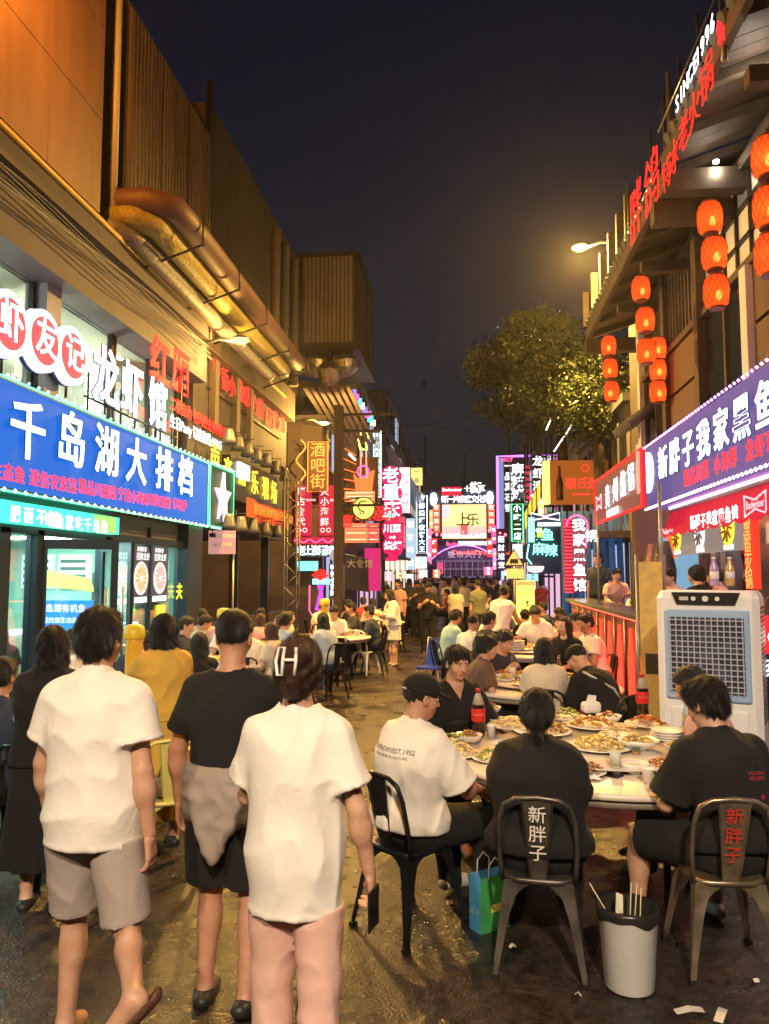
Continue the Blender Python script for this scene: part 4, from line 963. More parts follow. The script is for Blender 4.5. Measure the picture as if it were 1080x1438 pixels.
bx('screen_image', (a.x+.02,GY-.28,b.z+h_*.6), (a.x+w_*.16,GY-.255,a.z-.05), glow('screen_lilac',(.75,.6,.9),1.2), S); bx('screen_image', (a.x+.02,GY-.29,b.z+h_*.02), (b.x-.02,GY-.282,b.z+h_*.13), glow('screen_white2',(1,.9,.85),1.6), S)
characters('上', at(650,731,Y=GY-.32), 1.3, mat('screen_ink',(.1,.12,.02),.6), S, 1, (1,0,0), ext=.004, bold=.03); characters('乐', at(664,731,Y=GY-.32), 1.2, MATS['screen_ink'], S, 1, (1,0,0), ext=.004, bold=.03)
WHT = glow('white_letter', (1,.98,.96), 2.3); REDN = glow('red_letter', (1,.016,.016), 2.6); PINKN = glow('pink_neon', (1,.07,.22), 3.2)
t = thing('roof_sign', 'glowing red beer bow tie sign on the far gate roof', 'sign', at(635,690,Y=GY-.2)); a = at(620,684,Y=GY-.2); b = at(648,696,Y=GY-.2)
bx('panel', (a.x,GY-.35,b.z), (b.x,GY-.15,a.z), glow('deep_red_box',(.7,.01,.05),.9), t); lettering('lettering','Budweiser', (a.x+.1,GY-.37,(a.z+b.z)/2+.12), .42, WHT, t, (1,0,0), ext=.01); lettering('lettering','啤酒音乐广场', (a.x+.15,GY-.37,b.z+.15), .25, REDN, t, (1,0,0), ext=.01)
t = thing('roof_sign', 'white block letters on the far gate roof beside the beer sign', 'sign', at(665,686,Y=GY-.2)); characters('十里', at(656,687,Y=GY-.2), .62, WHT, t, .5, (1,0,0), bold=.03); characters('街', at(668,686,Y=GY-.2), 1.1, WHT, t, 1, (1,0,0), bold=.04); characters('区', at(677,686,Y=GY-.2), .62, WHT, t, 1, (1,0,0), bold=.03)
t = thing('gate_sign', 'row of eight white block letters above the far video screen', 'sign', at(650,701,Y=GY-.2)); characters('新一片夜宵文化街区'[:8], at(625,702,Y=GY-.2), .72, WHT, t, .53, (1,0,0), bold=.035)
t = thing('gate_sign', 'small white lettering under the far video screen', 'sign', at(650,764,Y=GY-.2)); lettering('lettering','Budweiser', at(627,764,Y=GY-.2), .5, PINKN, t, (1,0,0)); characters('百威啤酒夜市美食', at(646,763.5,Y=GY-.2), .42, WHT, t, .33, (1,0,0), bold=.03)
t = thing('gate_sign', 'red neon script over the far gate arch', 'sign', at(655,777,Y=GY-.2)); lettering('lettering','Drunk&Dream night', at(636,776,Y=GY-.3), .62, glow('neon_red_script',(1,.08,.05),3), t, (1,0,0), bold=.0, ext=.02)
for k,(px,py) in enumerate([(609,701),(688,699)]):
    p = at(px,py,Y=GY-.3); t = thing('globe_lamp', ['white oval lamp at the left end of gate lettering','white oval lamp at the right end of gate lettering'][k], 'lamp', p); MB().lathe([(0,-.62),(.24,-.5),(.34,0),(.24,.5),(0,.62)], p, 12).build('globe', glow('globe_white',(.9,1,1),2.5), t); bx('bracket', (p.x-.05,GY-.3,p.z-.7), (p.x+.05,GY,p.z-.62), GREY, t)
for k,px in enumerate((613,690)):
    a = at(px-5,708,Y=GY-.3); b = at(px+5,748,Y=GY-.3); t = thing('banner', ['red lit vertical banner left of the far video screen','red lit vertical banner right of the far video screen'][k], 'banner', b); bx('panel', (a.x,GY-.4,b.z), (b.x,GY-.3,a.z), glow('banner_red',(1,.10,.06),1.1), t); characters('夜市美食', ((a.x+b.x)/2,GY-.42,a.z-.35), .5, glow('banner_cream',(1,.75,.6),2), t, .62, (1,0,0), down=True, ext=.01)
# arch of purple light and railings of the gate
mb = MB(); c = at(652,826,Y=GY-.4); P = [(c.x+4.1*math.cos(math.pi*i/20),GY-.4,.3+4.2*math.sin(math.pi*i/20)) for i in range(21)]
t = thing('light_arch', 'thin purple neon arch over the far gate opening', 'arch', (c.x,GY-.4,0)); MB().tube(P, .05, 6).build('neon_tube', glow('purple_neon',(.8,.25,1),2.2), t)
for k in range(9): MB().tube([(c.x-3.2+.8*k,GY+1,1.0),(c.x-3.2+.8*k,GY+1,3.4)], .03, 5).build('railing_bar', mat('rail_purple',(.3,.2,.36),.5), t)
lamp('gate_light','AREA',(c.x,GY+1.4,4.7), 60, (.8,.5,1), G, (6,2), (0,0,0))
for k in range(3): bx('lattice_rail', (c.x-2.9,GY+2.7,1.6+.75*k), (c.x+2.9,GY+2.78,1.66+.75*k), glow('lattice_grey',(.5,.42,.55),.5), G)
for k in range(12): bx('lattice_post', (c.x-2.9+.52*k,GY+2.7,1.6), (c.x-2.86+.52*k,GY+2.76,3.1), MATS['lattice_grey'], G)
characters('夜市大门', (c.x-1.2,GY+2.6,3.7), .7, glow('gate_dim',(.75,.6,.8),.7), G, .8, (1,0,0), ext=.01)
for k in range(16): p_ = at(606+7.4*k,748+3*math.sin(k),Y=GY-.5); MB().lathe([(0,-.16),(.10,-.1),(.13,0),(.10,.1),(0,.16)], p_, 8).build('gate_bulb', glow('gate_bulb',(1,.15,.25),3), G)
# ------------------------------------------------------------------ tree
def leafy(name, label, base, crown_c, crown_r, n, leaf, seed=3):
    t = thing(name, label, 'tree', base); g_ = np.random.RandomState(seed); b = Vector(base); c = Vector(crown_c)
    mb = MB(); fork = Vector((b.x*.7+c.x*.3, b.y*.7+c.y*.3, c.z-crown_r[2]*.75))
    mb.tube([b, b+(fork-b)*.5+Vector((.06,.04,0)), fork], [.19,.15,.12], 9)
    tips = []
    for k in range(9):
        a = 6.283*k/9+g_.rand()*.5; e = c+Vector((math.cos(a)*crown_r[0]*.6, math.sin(a)*crown_r[1]*.6, crown_r[2]*(g_.rand()-.35)*.9)); m_ = fork*.45+e*.55+Vector((0,0,.25)); mb.tube([fork,m_,e],[.075,.045,.02],6); tips += [m_,e]
    mb.build('trunk', mat('bark',(.06,.045,.035),.9,noise=.3,bump=.5,bscale=30), t)
    cl = []
    for k in range(120):
        v = g_.normal(size=3); v = v/np.linalg.norm(v)*(g_.rand()**.45); cl.append((np.array(c)+v*np.array(crown_r), .24+.30*g_.rand()))
    V = []; F = []; 
    for i in range(n):
        cc, rr = cl[g_.randint(len(cl))]; v = g_.normal(size=3); v = v/np.linalg.norm(v)*rr*(g_.rand()**.4); p_ = cc+v
        d = g_.normal(size=3); d[2] -= .5; d /= np.linalg.norm(d); e = np.cross(d, g_.normal(size=3)); e /= np.linalg.norm(e); L = leaf*(.6+.8*g_.rand()); o = len(V)
        V += [p_, p_+d*L*.5+e*L*.22, p_+d*L, p_+d*L*.5-e*L*.22]; F.append((o,o+1,o+2,o+3))
    mb = MB(); mb.add([tuple(x) for x in V], F); me = bpy.data.meshes.new('crown'); me.from_pydata(mb.v, [], mb.f); me.materials.append(mat('leaf',(.034,.050,.012),.5,noise=.5,nscale=1.5)); put('crown', me, t, kind='stuff')
    return t, cl
TR, cl = leafy('street_tree', 'bushy street tree lit yellow by the lamp above it', (2.75,21,0), (1.8,21,7.35), (1.8,1.7,1.6), 46000, .10)
mb = MB(); g_ = random.Random(4)
for k in range(34):
    cc,rr = cl[g_.randrange(len(cl))]; q = Vector(cc)+Vector((g_.uniform(-1,1),g_.uniform(-1,0),g_.uniform(-1,1)))*rr*.9; mb.add([q+Vector(d)*.010 for d in ((1,0,0),(-1,0,0),(0,1,0),(0,-1,0),(0,0,1),(0,0,-1))],[(0,2,4),(2,1,4),(1,3,4),(3,0,4),(2,0,5),(1,2,5),(3,1,5),(0,3,5)])
t = thing('fairy_lights', 'tiny violet fairy lights strung through the tree crown', 'string lights', (1.95,21,6.6)); mb.build('bulb_string', glow('fairy',(.8,.7,1),6), t, kind='stuff')
leafy('street_tree', 'dark lower tree hanging beside the beer billboard', (3.1,18.6,0), (2.95,18.6,6.2), (.9,1.0,1.1), 9000, .10, 9)
# ------------------------------------------------------------------ lanterns
def lantern_proto(loc, label):
    t = thing('paper_lantern', label, 'lantern', loc, group='red paper lanterns'); h=.18
    b_ = MB(); b_.lathe([(.09,-.19),(.125,-.16),(.142,-.08),(.145,0),(.142,.08),(.125,.16),(.09,.19)], (0,0,0), 20); b_.build('lantern_shade', LANT, t, False)
    n = MB(); 
    for k in range(14):
        for s_ in (-1,1): n.tube([((.1475 if abs(z)<.15 else .128)*math.cos(6.283*k/14+s_*z*3.2),(.1475 if abs(z)<.15 else .128)*math.sin(6.283*k/14+s_*z*3.2),z) for z in (-.16,-.08,0,.08,.16)], .0026, 3, False)
    n.build('lantern_mesh', mat('lantern_wire',(.12,.02,.01),.6), t, False)
    MB().lathe([(.092,-.215),(.095,-.19)], (0,0,0), 16).build('lantern_ring', mat('lantern_rim',(.3,.05,.02),.5), t, False); MB().lathe([(.095,.19),(.092,.215)], (0,0,0), 16).build('lantern_ring', MATS['lantern_rim'], t, False)
    MB().lathe([(0,-.075),(.035,-.04),(.04,0),(.02,.05),(0,.055)], (0,-.03,-.03), 8).build('lantern_bulb', glow('lantern_core',(1,.60,.2),13), t, False)
    MB().tube([(0,0,.2),(0,0,.30)], .006, 5).build('lantern_cord', BLK, t, False)
    return t
def lantern_mat():
    m = bpy.data.materials.new('lantern_paper'); m.use_nodes = True; n = m.node_tree.nodes; l = m.node_tree.links; n.remove(n['Principled BSDF'])
    tr = n.new('ShaderNodeBsdfTranslucent'); tr.inputs[0].default_value = (.98,.24,.07,1); df = n.new('ShaderNodeBsdfDiffuse'); df.inputs[0].default_value = (.6,.04,.02,1)
    tp = n.new('ShaderNodeBsdfTransparent'); tp.inputs[0].default_value = (1,.45,.2,1); m1 = n.new('ShaderNodeMixShader'); m1.inputs[0].default_value = .3; m2 = n.new('ShaderNodeMixShader'); m2.inputs[0].default_value = .14
    em = n.new('ShaderNodeEmission'); em.inputs[0].default_value = (1,.085,.02,1); em.inputs[1].default_value = .26; ad = n.new('ShaderNodeAddShader')
    l.new(tr.outputs[0], m1.inputs[1]); l.new(df.outputs[0], m1.inputs[2]); l.new(m1.outputs[0], m2.inputs[1]); l.new(tp.outputs[0], m2.inputs[2]); l.new(m2.outputs[0], ad.inputs[0]); l.new(em.outputs[0], ad.inputs[1]); l.new(ad.outputs[0], n['Material Output'].inputs[0]); return m
LANT = lantern_mat()
cols = [((1078,221),(1080,292),(1082,358),2.55),((997,307),(1003,357),(1006,410),2.6),((900,406),(906,450),(908,494),2.5),((855,486),(857,518),(859,550),2.5)]
nm = ['column nearest the viewer','second column from the viewer','third column from the viewer','farthest full column']; ht = ['top','middle','bottom']
base = None
for ci,c in enumerate(cols):
    for k in range(3):
        p = at(*c[k], X=c[3]); lb = 'red paper lantern, %s of the three in the %s'%(ht[k], nm[ci])
        if base is None: base = lantern_proto(p, lb); base.scale = (.9,.9,.86)
        else: place(dup(base), p, .4*k+ci, lb)
    p0 = at(*c[0], X=c[3])
for k in range(3): place(dup(base), at(924,490+30*k,X=3.0), .7*k, 'small red lantern, %s of three against the dark upper window'%ht[k])
# ------------------------------------------------------------------ signs on the left
BLUEP = glow('blue_sign_face', (.003,.095,.46), 1.3); NAVY = mat('navy_face', (.02,.05,.10), .4); GRNN = glow('green_neon', (.10,1,.35), 3.0); CYW = glow('cyan_white', (.80,.97,1), 2.6)
BULW = glow('bulb_warm', (1,1,.70), 6); BULG = glow('bulb_green', (.3,1,.45), 5); BLUEH = mat('blue_side', (.02,.08,.35), .4)
Xs = -5.0
t = thing('shop_sign', 'big blue shop sign with six white characters along the left front', 'sign', (Xs,10,2.8))
bx('sign_box', (Xs-.3,5.2,2.83), (Xs-.02,14.28,4.07), mat('sign_box_dark',(.03,.04,.06),.5), t); bx('sign_face', (Xs-.019,5.25,2.87), (Xs,14.2,4.03), BLUEP, t)
for ch,px,py in zip('千岛湖大排档', (40,101,151,192,231,261), (610,623,638,652,664,673)):
    p = at(px,py,X=Xs+.05); characters(ch, p, .72, CYW, t, 1, bold=.03, w=1.0, halo=BLUEH, hb=.010)
for tx,px,py,w_ in [('生态鱼',-14,660,3),('遂信农家菜',41,671,5),('精品川湘菜',110,683,5),('宁波小海鲜',165,694,5),('网红烧烤',210,702,4),('炒比萨',243,708,3)]:
    p = at(px,py,X=Xs+.03); lettering('small_characters', tx, p, .205, REDN, t, bold=.012, pitch=.215)
bulbs([(Xs+.02,5.2,4.09),(Xs+.02,14.28,4.09)], .20, .022, BULG, t); bulbs([(Xs+.03,5.2,2.84),(Xs+.03,14.28,2.84)], .20, .024, BULW, t)
for z in (4.06,2.83): MB().tube([(Xs+.012,5.2,z),(Xs+.012,14.28,z)], .011, 6).build('neon_edge', GRNN, t)
MB().tube([(Xs+.012,14.26,2.83),(Xs+.012,14.26,4.06)], .011, 6).build('neon_edge', GRNN, t)
t = thing('star_sign', 'dark panel with pink white star framed in green neon', 'sign', (Xs,15.1,2.85))
bx('sign_box', (Xs-.25,14.32,2.84), (Xs-.01,15.9,4.10), mat('teal_dark',(.012,.045,.06),.4), t)
y0,z0,y1,z1 = 14.36,2.86,15.86,4.07; MB().tube([(Xs+.01,y0,z0),(Xs+.01,y1,z0),(Xs+.01,y1,z1),(Xs+.01,y0,z1)], .012, 6, closed=True).build('neon_edge', GRNN, t)
bulbs([(Xs+.03,y0,z1+.03),(Xs+.03,y1,z1+.03)], .13, .02, BULG, t); bulbs([(Xs+.03,y0,z0-.03),(Xs+.03,y1,z0-.03)], .13, .02, BULG, t)
pts = []; 
for i in range(10): a = math.pi/2+i*math.pi/5; r_ = (.46 if i%2==0 else .19); pts.append((Xs+.0,15.12+r_*1.15*math.cos(a),3.46+r_*1.18*math.sin(a)))
MB().poly(pts, (.04,0,0)).build('star', glow('star_pink',(1,.66,.74),1.3), t); MB().poly([(Xs+.042,15.02,2.98),(Xs+.042,15.22,2.98),(Xs+.042,15.16,3.5),(Xs+.042,15.12,3.98),(Xs+.042,15.08,3.5)], (.02,0,0)).build('star_ray', glow('star_white',(1,.95,1),2.0), t)
t = thing('light_fascia', 'green glowing light fascia with white lettering over the shop door', 'sign', (Xs,8.5,2.46))
bx('light_box', (Xs-.25,5.2,2.50), (Xs-.06,10.66,2.74), glow('green_fascia',(.03,.72,.36),2.6), t); bx('light_box_end', (Xs-.25,9.9,2.505), (Xs-.055,10.55,2.735), glow('lime_fascia',(.3,.9,.15),1.2), t)
lettering('small_characters','肥而不腻', at(12,722,X=Xs-.04), .20, WHT, t, bold=.03, pitch=.26); lettering('small_characters','吃鱼就吃千岛鱼', at(62,731,X=Xs-.04), .20, WHT, t, bold=.03, pitch=.235)
# three round red characters and white letters above
t = thing('round_sign', 'three red discs with white characters and white rims', 'sign', (Xs,8.6,4.3))
for ch,px,py in zip('虾友记', (14,63,103), (455,479,500)):
    p = at(px,py,X=Xs-.1); MB().lathe([(.38,-.10),(.38,.0)], p, 28, True, 'x').build('disc_rim', glow('rim_white',(1,.96,.98),2.0), t); MB().lathe([(.295,.0),(.295,.012)], p, 28, True, 'x').build('disc_face', glow('disc_red',(.95,.10,.12),1.0), t)
    characters(ch, p+Vector((.03,0,0)), .48, WHT, t, 1, bold=.02, ext=.03); MB().lathe([(.39,-.16),(.39,-.11)], p, 28, True, 'x').build('disc_side', BLUEH, t)
for px,py in ((14,500),(63,520),(103,540)):
    p = at(px,py,X=Xs-.2); MB().tube([(p.x-.1,p.y,4.1),(p.x-.1,p.y,p.z+.2)], .02, 5).build('support', DARK, t)
t = thing('letter_sign', 'three white channel letters standing on the blue sign', 'sign', (Xs,11,4.2))
for ch,px,py in zip('龙虾馆', (149,186,222), (534,553,572)): characters(ch, at(px,py,X=Xs-.08), .86, CYW, t, 1, bold=.045, w=.88, ext=.07, halo=BLUEH, hb=.015)
for k in range(7): MB().tube([(Xs-.2,9.9+.5*k,4.07),(Xs-.2,9.9+.5*k,4.7)], .016, 5).build('support', DARK, t)
MB().tube([(Xs-.2,9.8,4.35),(Xs-.2,13.2,4.35)], .016, 5).build('support', DARK, t)
lettering('small_characters','生日Party 订座热线:18867', at(239,591,X=Xs-.06), .25, CYW, t, bold=.03)
t = thing('neon_sign', 'two large red neon characters above the white channel letters', 'sign', (Xs,12.6,5.0))
for ch,px,py in zip('红厢', (225,254), (513,527)): characters(ch, at(px,py,X=Xs-.05), .82, REDN, t, 1, bold=.05, ext=.07)
lettering('small_characters','二楼自助 包间聚会休闲娱乐', at(239,566,X=Xs-.06), .26, REDN, t, bold=.035)
for yy in (12.2,13.3): MB().tube([(Xs-.2,yy,4.2),(Xs-.2,yy,5.6)], .02, 5).build('support', DARK, t)
t = thing('neon_sign', 'line of red neon characters on the brown wall below street lamp', 'sign', (Xs,17,5.6))
TX = '特香小动感力陪夜的城'
for k,(ch,px,py) in enumerate(zip(TX, (304,316,326,338,347,358,367,379,388,397), (522,535,545,551,559,571,576,588,592,597))): characters(ch, at(px,py,X=Xs-.25), .52, REDN, t, 1, bold=.03, ext=.04)
MB().tube([(Xs-.3,15.0,5.75),(Xs-.3,21.2,5.75)], .02, 5).build('support', DARK, t)
t = thing('bar_sign', 'black sign with yellow characters and a white box', 'sign', (Xs,17.3,3.55))
bx('sign_box', (Xs-.3,15.95,3.55), (Xs-.1,20.0,4.5), mat('sign_black',(.025,.028,.04),.35), t)
YELN = glow('yellow_letter', (1,.62,.04), 2.6)
for ch,px,py in zip('声音乐现场', (302,320,358,373,385), (645,665,680,688,694)): characters(ch, at(px,py,X=Xs-.06), .62, YELN, t, 1, bold=.02, ext=.05)
p = at(342,664,X=Xs-.06); bx('light_box', (p.x-.03,p.y-.4,p.z-.14), (p.x+.03,p.y+.4,p.z+.2), glow('cream_box',(1,.97,.85),2.2), t); lettering('small_characters','本地现场', (p.x,p.y-.38,p.z-.24), .14, YELN, t)
t = thing('fabric_banner', 'sagging red fabric banner hung below the yellow lettering', 'banner', (Xs,17.6,3.0))
vs=[]; fs=[]
for i in range(13):
    y = 16.0+i*.33; x = -4.75+.05*math.sin(i*1.4); sag = .05*math.sin(i/12*math.pi)
    vs += [(x,y,3.58-sag),(x+.05*math.sin(i*1.1),y,3.16-sag*1.5)]
for i in range(12): fs.append((2*i,2*i+2,2*i+3,2*i+1))
mb=MB(); mb.add(vs,fs,True); mb.build('banner_cloth', mat('red_cloth',(.55,.08,.05),.8,noise=.2), t); lettering('print','热烈庆祝 美食节盛大开业 欢迎品尝', (-4.66,16.3,3.34), .24, mat('banner_print',(.8,.55,.2),.7), t, ext=.003, bold=.0)
t = thing('notice_board', 'small pale pink notice board with a camera bracket', 'notice board', (Xs,15.9,2.0)); a = at(293,745,Y=15.2); b = at(330,778,Y=15.2)
bx('board', (a.x,15.2,b.z), (b.x,15.24,a.z), glow('pink_board',(.85,.42,.38),.55), t); lettering('print','推介菜单03', (a.x+.08,15.19,a.z-.12), .1, mat('print_white',(.8,.75,.7),.6), t, (1,0,0), ext=.002); lettering('print','现炒海鲜', (a.x+.1,15.19,a.z-.3), .1, MATS['print_white'], t, (1,0,0), ext=.002)
MB().cbox((a.x+.12,15.1,a.z-.1),(.1,.12,.08)).tube([(a.x+.12,15.1,a.z-.05),(a.x+.12,15.1,a.z+.1)],.012,5).build('camera', BLK, t); MB().tube([(b.x-.05,15.26,0),(b.x-.05,15.26,b.z)],.02,6).build('post', GREY, t)
# stage lamps
def par_can(loc, lab, k):
    t = thing('stage_lamp', lab, 'stage lamp', loc, group='stage lamps'); x,y,z = loc
    MB().lathe([(.07,.16),(.10,.10),(.13,-.06),(.165,-.16),(.15,-.16),(.11,-.04)], loc, 14).build('lamp_can', mat('lamp_grey',(.10,.10,.115),.45,.4), t); MB().tube([(x-.14,y,z),(x-.14,y,z+.22),(x+.14,y,z+.22),(x+.14,y,z)],.012,5).build('yoke', DARK, t)
    MB().lathe([(0,-.05),(.10,-.05)], loc, 12).build('lens', mat('lamp_lens_off',(.25,.25,.3),.2), t)
on = ['nearest','second nearest','third nearest','fourth','fifth','sixth','farthest']
for k in range(7): par_can(at(322+13*k,613+9*k if k<4 else 604+10.5*k, X=-4.8), 'grey stage lamp above the black sign, %s of seven'%on[k], k)
for k in range(5): par_can(at(322+17*k,733+3*k,X=-4.7), 'grey stage lamp under the red banner, %s of five'%['nearest','second nearest','middle','fourth','farthest'][k], k)
# truss tower
t = thing('truss_tower', 'slim silver truss tower standing before the dark bar', 'truss', (-4.5,19.2,0)); q=.16
for a,b in ((-1,-1),(1,-1),(1,1),(-1,1)): MB().tube([(-4.5+a*q,19.2+b*q,0),(-4.5+a*q,19.2+b*q,4.4)], .022, 6).build('chord', GREY, t)
for k in range(14):
    z = .3*k+.1; s_ = 1 if k%2 else -1; MB().tube([(-4.5-q*s_,19.2-q,z),(-4.5+q*s_,19.2-q,z+.3)],.012,5).tube([(-4.5+q,19.2-q*s_,z),(-4.5+q,19.2+q*s_,z+.3)],.012,5).build('brace', GREY, t)
# posters on the shop window
for k,(y0,y1) in enumerate([(10.82,11.55),(11.6,12.18),(12.3,13.0)]):
    t = thing('window_poster', 'dark crayfish dish poster on the shop window, %s of three'%['nearest','middle','farthest'][k], 'poster', (-5.2,(y0+y1)/2,1.5), group='window posters')
    bx('poster_sheet', (-5.262,y0,1.45), (-5.255,y1,2.38), glow('poster_dark',(.10,.10,.13),.6), t); ym = (y0+y1)/2; zc = 1.86
    MB().lathe([(.27,-.004),(.27,.004)], (-5.25,ym,zc), 24, True, 'x').build('plate', glow('poster_plate',(.85,.78,.78),.9), t)
    mb = MB(); g_ = random.Random(k)
    for i in range(13):
        a = 6.283*i/13; mb.poly([(-5.243,ym+.05*math.cos(a),zc+.05*math.sin(a)),(-5.243,ym+.16*math.cos(a-.16),zc+.16*math.sin(a-.16)),(-5.243,ym+(.20+.06*g_.random())*math.cos(a),zc+.24*math.sin(a)),(-5.243,ym+.16*math.cos(a+.16),zc+.16*math.sin(a+.16))], (.006,0,0))
    mb.build('crayfish', glow(['poster_red','poster_orange','poster_pink'][k],[(1,.10,.08),(1,.35,.08),(1,.30,.28)][k],1.2), t)
    lettering('print','招牌龙虾', (-5.25,y0+.1,2.2), .13, glow('poster_white',(1,.95,.95),1.2), t, bold=.02, ext=.004); lettering('print','麻辣鲜香', (-5.25,y0+.12,2.32), .09, MATS['poster_white'], t, ext=.004); bx('price_strip', (-5.252,y0+.06,1.47), (-5.247,y1-.06,1.56), MATS['poster_white'], t)
t = thing('window_sign', 'yellow and blue vertical stickers on the shop window', 'sticker', (-5.2,12.9,.8))
characters('夫', at(252,832,X=-5.2), .30, glow('sticker_yellow',(1,.85,.05),1.5), t, 1, bold=.05, ext=.01); bx('sticker', (-5.262,12.6,1.18), (-5.25,12.9,1.4), MATS['sticker_yellow'], t); bx('sticker', (-5.262,12.5,.86), (-5.25,13.0,1.15), glow('sticker_blue',(.1,.5,1),1), t); characters('三', (-5.24,12.75,1.0), .22, WHT, t, 1, ext=.01)
# ------------------------------------------------------------------ bar street cluster
def camsign(px0,py0,px1,py1,Y):
    return at(px0,py0,Y=Y), at(px1,py1,Y=Y)
ORN = glow('orange_neon', (1,.24,.04), 2.6); BRN = mat('sign_brown', (.10,.045,.03), .6)
t = thing('hanging_sign', 'hanging orange neon sign of three stacked characters under yellow lamp', 'sign', at(448,690,Y=25)); a,b = camsign(434,622,459,689,25)
bx('sign_plate', (a.x,25,b.z), (b.x,25.12,a.z), BRN, t); MB().tube([(a.x-.03,24.97,a.z+.03),(b.x+.03,24.97,a.z+.03),(b.x+.03,24.97,b.z-.03),(a.x-.03,24.97,b.z-.03)],.02,6,closed=True).build('neon_edge', ORN, t)
characters('酒吧街', ((a.x+b.x)/2,24.97,a.z-.27), .52, ORN, t, .53, (1,0,0), down=True, bold=.0, ext=.03); c = at(424,650,Y=25.1); MB().tube([(c.x+.16*math.sin(i*.9),24.95,c.z+.75-i*.13) for i in range(13)], .025, 6).build('neon_swirl', ORN, t)
MB().tube([(a.x-.35,25.06,a.z-.1),(b.x,25.06,a.z-.1)],.02,5).build('bracket', DARK, t)
for k,(x0,x1,tx) in enumerate([(415,437,'烤古食代'),(448,468,'火小海鲜')]):
    a,b = camsign(x0,682,x1,752,25.3); t = thing('vertical_banner', ['red vertical banner left under the bar street sign','red vertical banner right under the bar street sign'][k], 'banner', b)
    bx('panel', (a.x,25.3,b.z), (b.x,25.4,a.z), glow('banner_crimson',(.62,.02,.06),.75), t); characters(tx, (a.x+.2,25.28,a.z-.22), .30, glow('banner_pinkwhite',(1,.72,.72),1.5), t, .34, (1,0,0), down=True, ext=.01); lettering('print','营业时间', (a.x+.38,25.28,a.z-.5), .08, MATS['banner_pinkwhite'], t, (1,0,0), ext=.005)
    for q in range(2): c = Vector((a.x+.14+.2*q,25.28,b.z+.18)); MB().tube([(c.x+.07*math.cos(i*.785),c.y,c.z+.07*math.sin(i*.785)) for i in range(8)], .012, 4, closed=True).build('neon_ring', MATS['banner_pinkwhite'], t)
a,b = camsign(413,754,471,764,25); t = thing('shop_fascia', 'wavy red and white lit fascia over the small shop', 'sign', b); bx('panel', (a.x,25,b.z), (b.x,25.2,a.z), MATS['banner_crimson'], t); MB().tube([(a.x+(b.x-a.x)*i/16,24.98,b.z+.1+.06*math.sin(i*1.3)) for i in range(17)],.02,5).build('neon_wave', PINKN, t)
a2,b2 = camsign(413,766,471,782,25); bx('light_box', (a2.x,25,b2.z), (b2.x,25.2,a2.z), mat('box_dark_teal',(.03,.08,.09),.4), t); characters('老上海酒馆', (a2.x+.25,24.97,(a2.z+b2.z)/2), .34, CYW, t, .24, (1,0,0), bold=.04, ext=.02)
t = thing('steel_column', 'dark steel column with cross arms beside bar street sign', 'column', (-3.85,22.2,0)); bx('shaft', (-3.94,22.1,0), (-3.70,22.4,6.9), mat('rust_steel',(.09,.06,.055),.7,noise=.3), t)
for z,l in ((6.6,1.5),(6.1,1.1),(3.9,1.2)): bx('cross_arm', (-3.68,22.2,z), (-3.68+l,22.28,z+.07), DARK, t)
bx('light_tube', (-3.5,22.0,5.4), (-3.45,23.2,5.45), glow('tube_white',(.9,.9,1),3), t)
# canopy of slats above the bar street
t = thing('slat_canopy', 'sloping slatted canopy under the foil wrapped fans', 'canopy', (-4.6,24,7))
for k in range(7): MB().poly([(-5.0+.22*k,22.6,7.55),(-4.87+.22*k,22.6,7.55),(-4.87+.22*k,29,6.9),(-5.0+.22*k,29,6.9)], (0,0,.06)).build('slat', mat('canopy_slat',(.24,.19,.17),.6), t)
MB().tube([at(512,545,Y=26),at(522,590,Y=30)], .03, 5).build('edge_rail', GREY, t)
t = thing('coloured_panels', 'string of small coloured light panels along the canopy edge', 'light panels', at(500,560,Y=27))
for k in range(8):
    p = at(492+4*k,552+6*k,Y=25+.5*k); bx('light_panel', (p.x,p.y,p.z-.12), (p.x+.2,p.y+.05,p.z+.12), glow('panel_%d'%(k%4), [(.3,.2,1),(1,.1,.6),(.1,1,.8),(1,.9,.6)][k%4], 1.2), t)
# beer mug shaped and small signs at ground level left
t = thing('neon_vase_sign', 'purple neon vase with red flower sign beside small shop', 'sign', at(450,840,Y=24)); p = at(450,835,Y=24)
MB().poly([(p.x-.18,24,p.z-.5),(p.x+.18,24,p.z-.5),(p.x+.05,24,p.z+.1),(p.x+.12,24,p.z+.3),(p.x-.12,24,p.z+.3),(p.x-.05,24,p.z+.1)], (0,.05,0)).build('vase', glow('vase_purple',(.65,.08,.8),1.0), t)
for i in range(7): a = .5+i*.35; MB().tube([(p.x,23.97,p.z+.45),(p.x+.3*math.cos(a),23.97,p.z+.45+.35*math.sin(a))],.03,5).build('petal', REDN, t)
MB().tube([(p.x-.35,24,p.z+.3),(p.x-.35,24,p.z-.5),(p.x-.1,24,p.z-.9)],.02,5).build('neon_edge', PINKN, t); bx('light_box', (p.x-.8,24,p.z+.75), (p.x-.1,24.1,p.z+1.05), glow('mint_box',(.2,1,.75),1.5), t); bx('small_box', (p.x-.25,23.95,p.z+.32), (p.x+.3,23.99,p.z+.5), glow('sky_box',(.3,.8,1),1.6), t)
t = thing('price_board', 'white glowing price board of five lines by the small shop', 'sign', at(473,840,Y=24)); a,b = camsign(462,792,484,842,24); bx('panel', (a.x,24,b.z), (b.x,24.06,a.z), mat('board_grey',(.12,.13,.16),.4), t)
for k in range(5): characters('特价小海鲜'[k]+'酒烤炒鱼夜'[k], (a.x+.14,23.98,a.z-.12-.2*k), .19, CYW, t, .2, (1,0,0), bold=.04, ext=.01)
bx('post', (a.x+.2,24.0,0), (a.x+.26,24.05,b.z), GREY, t)
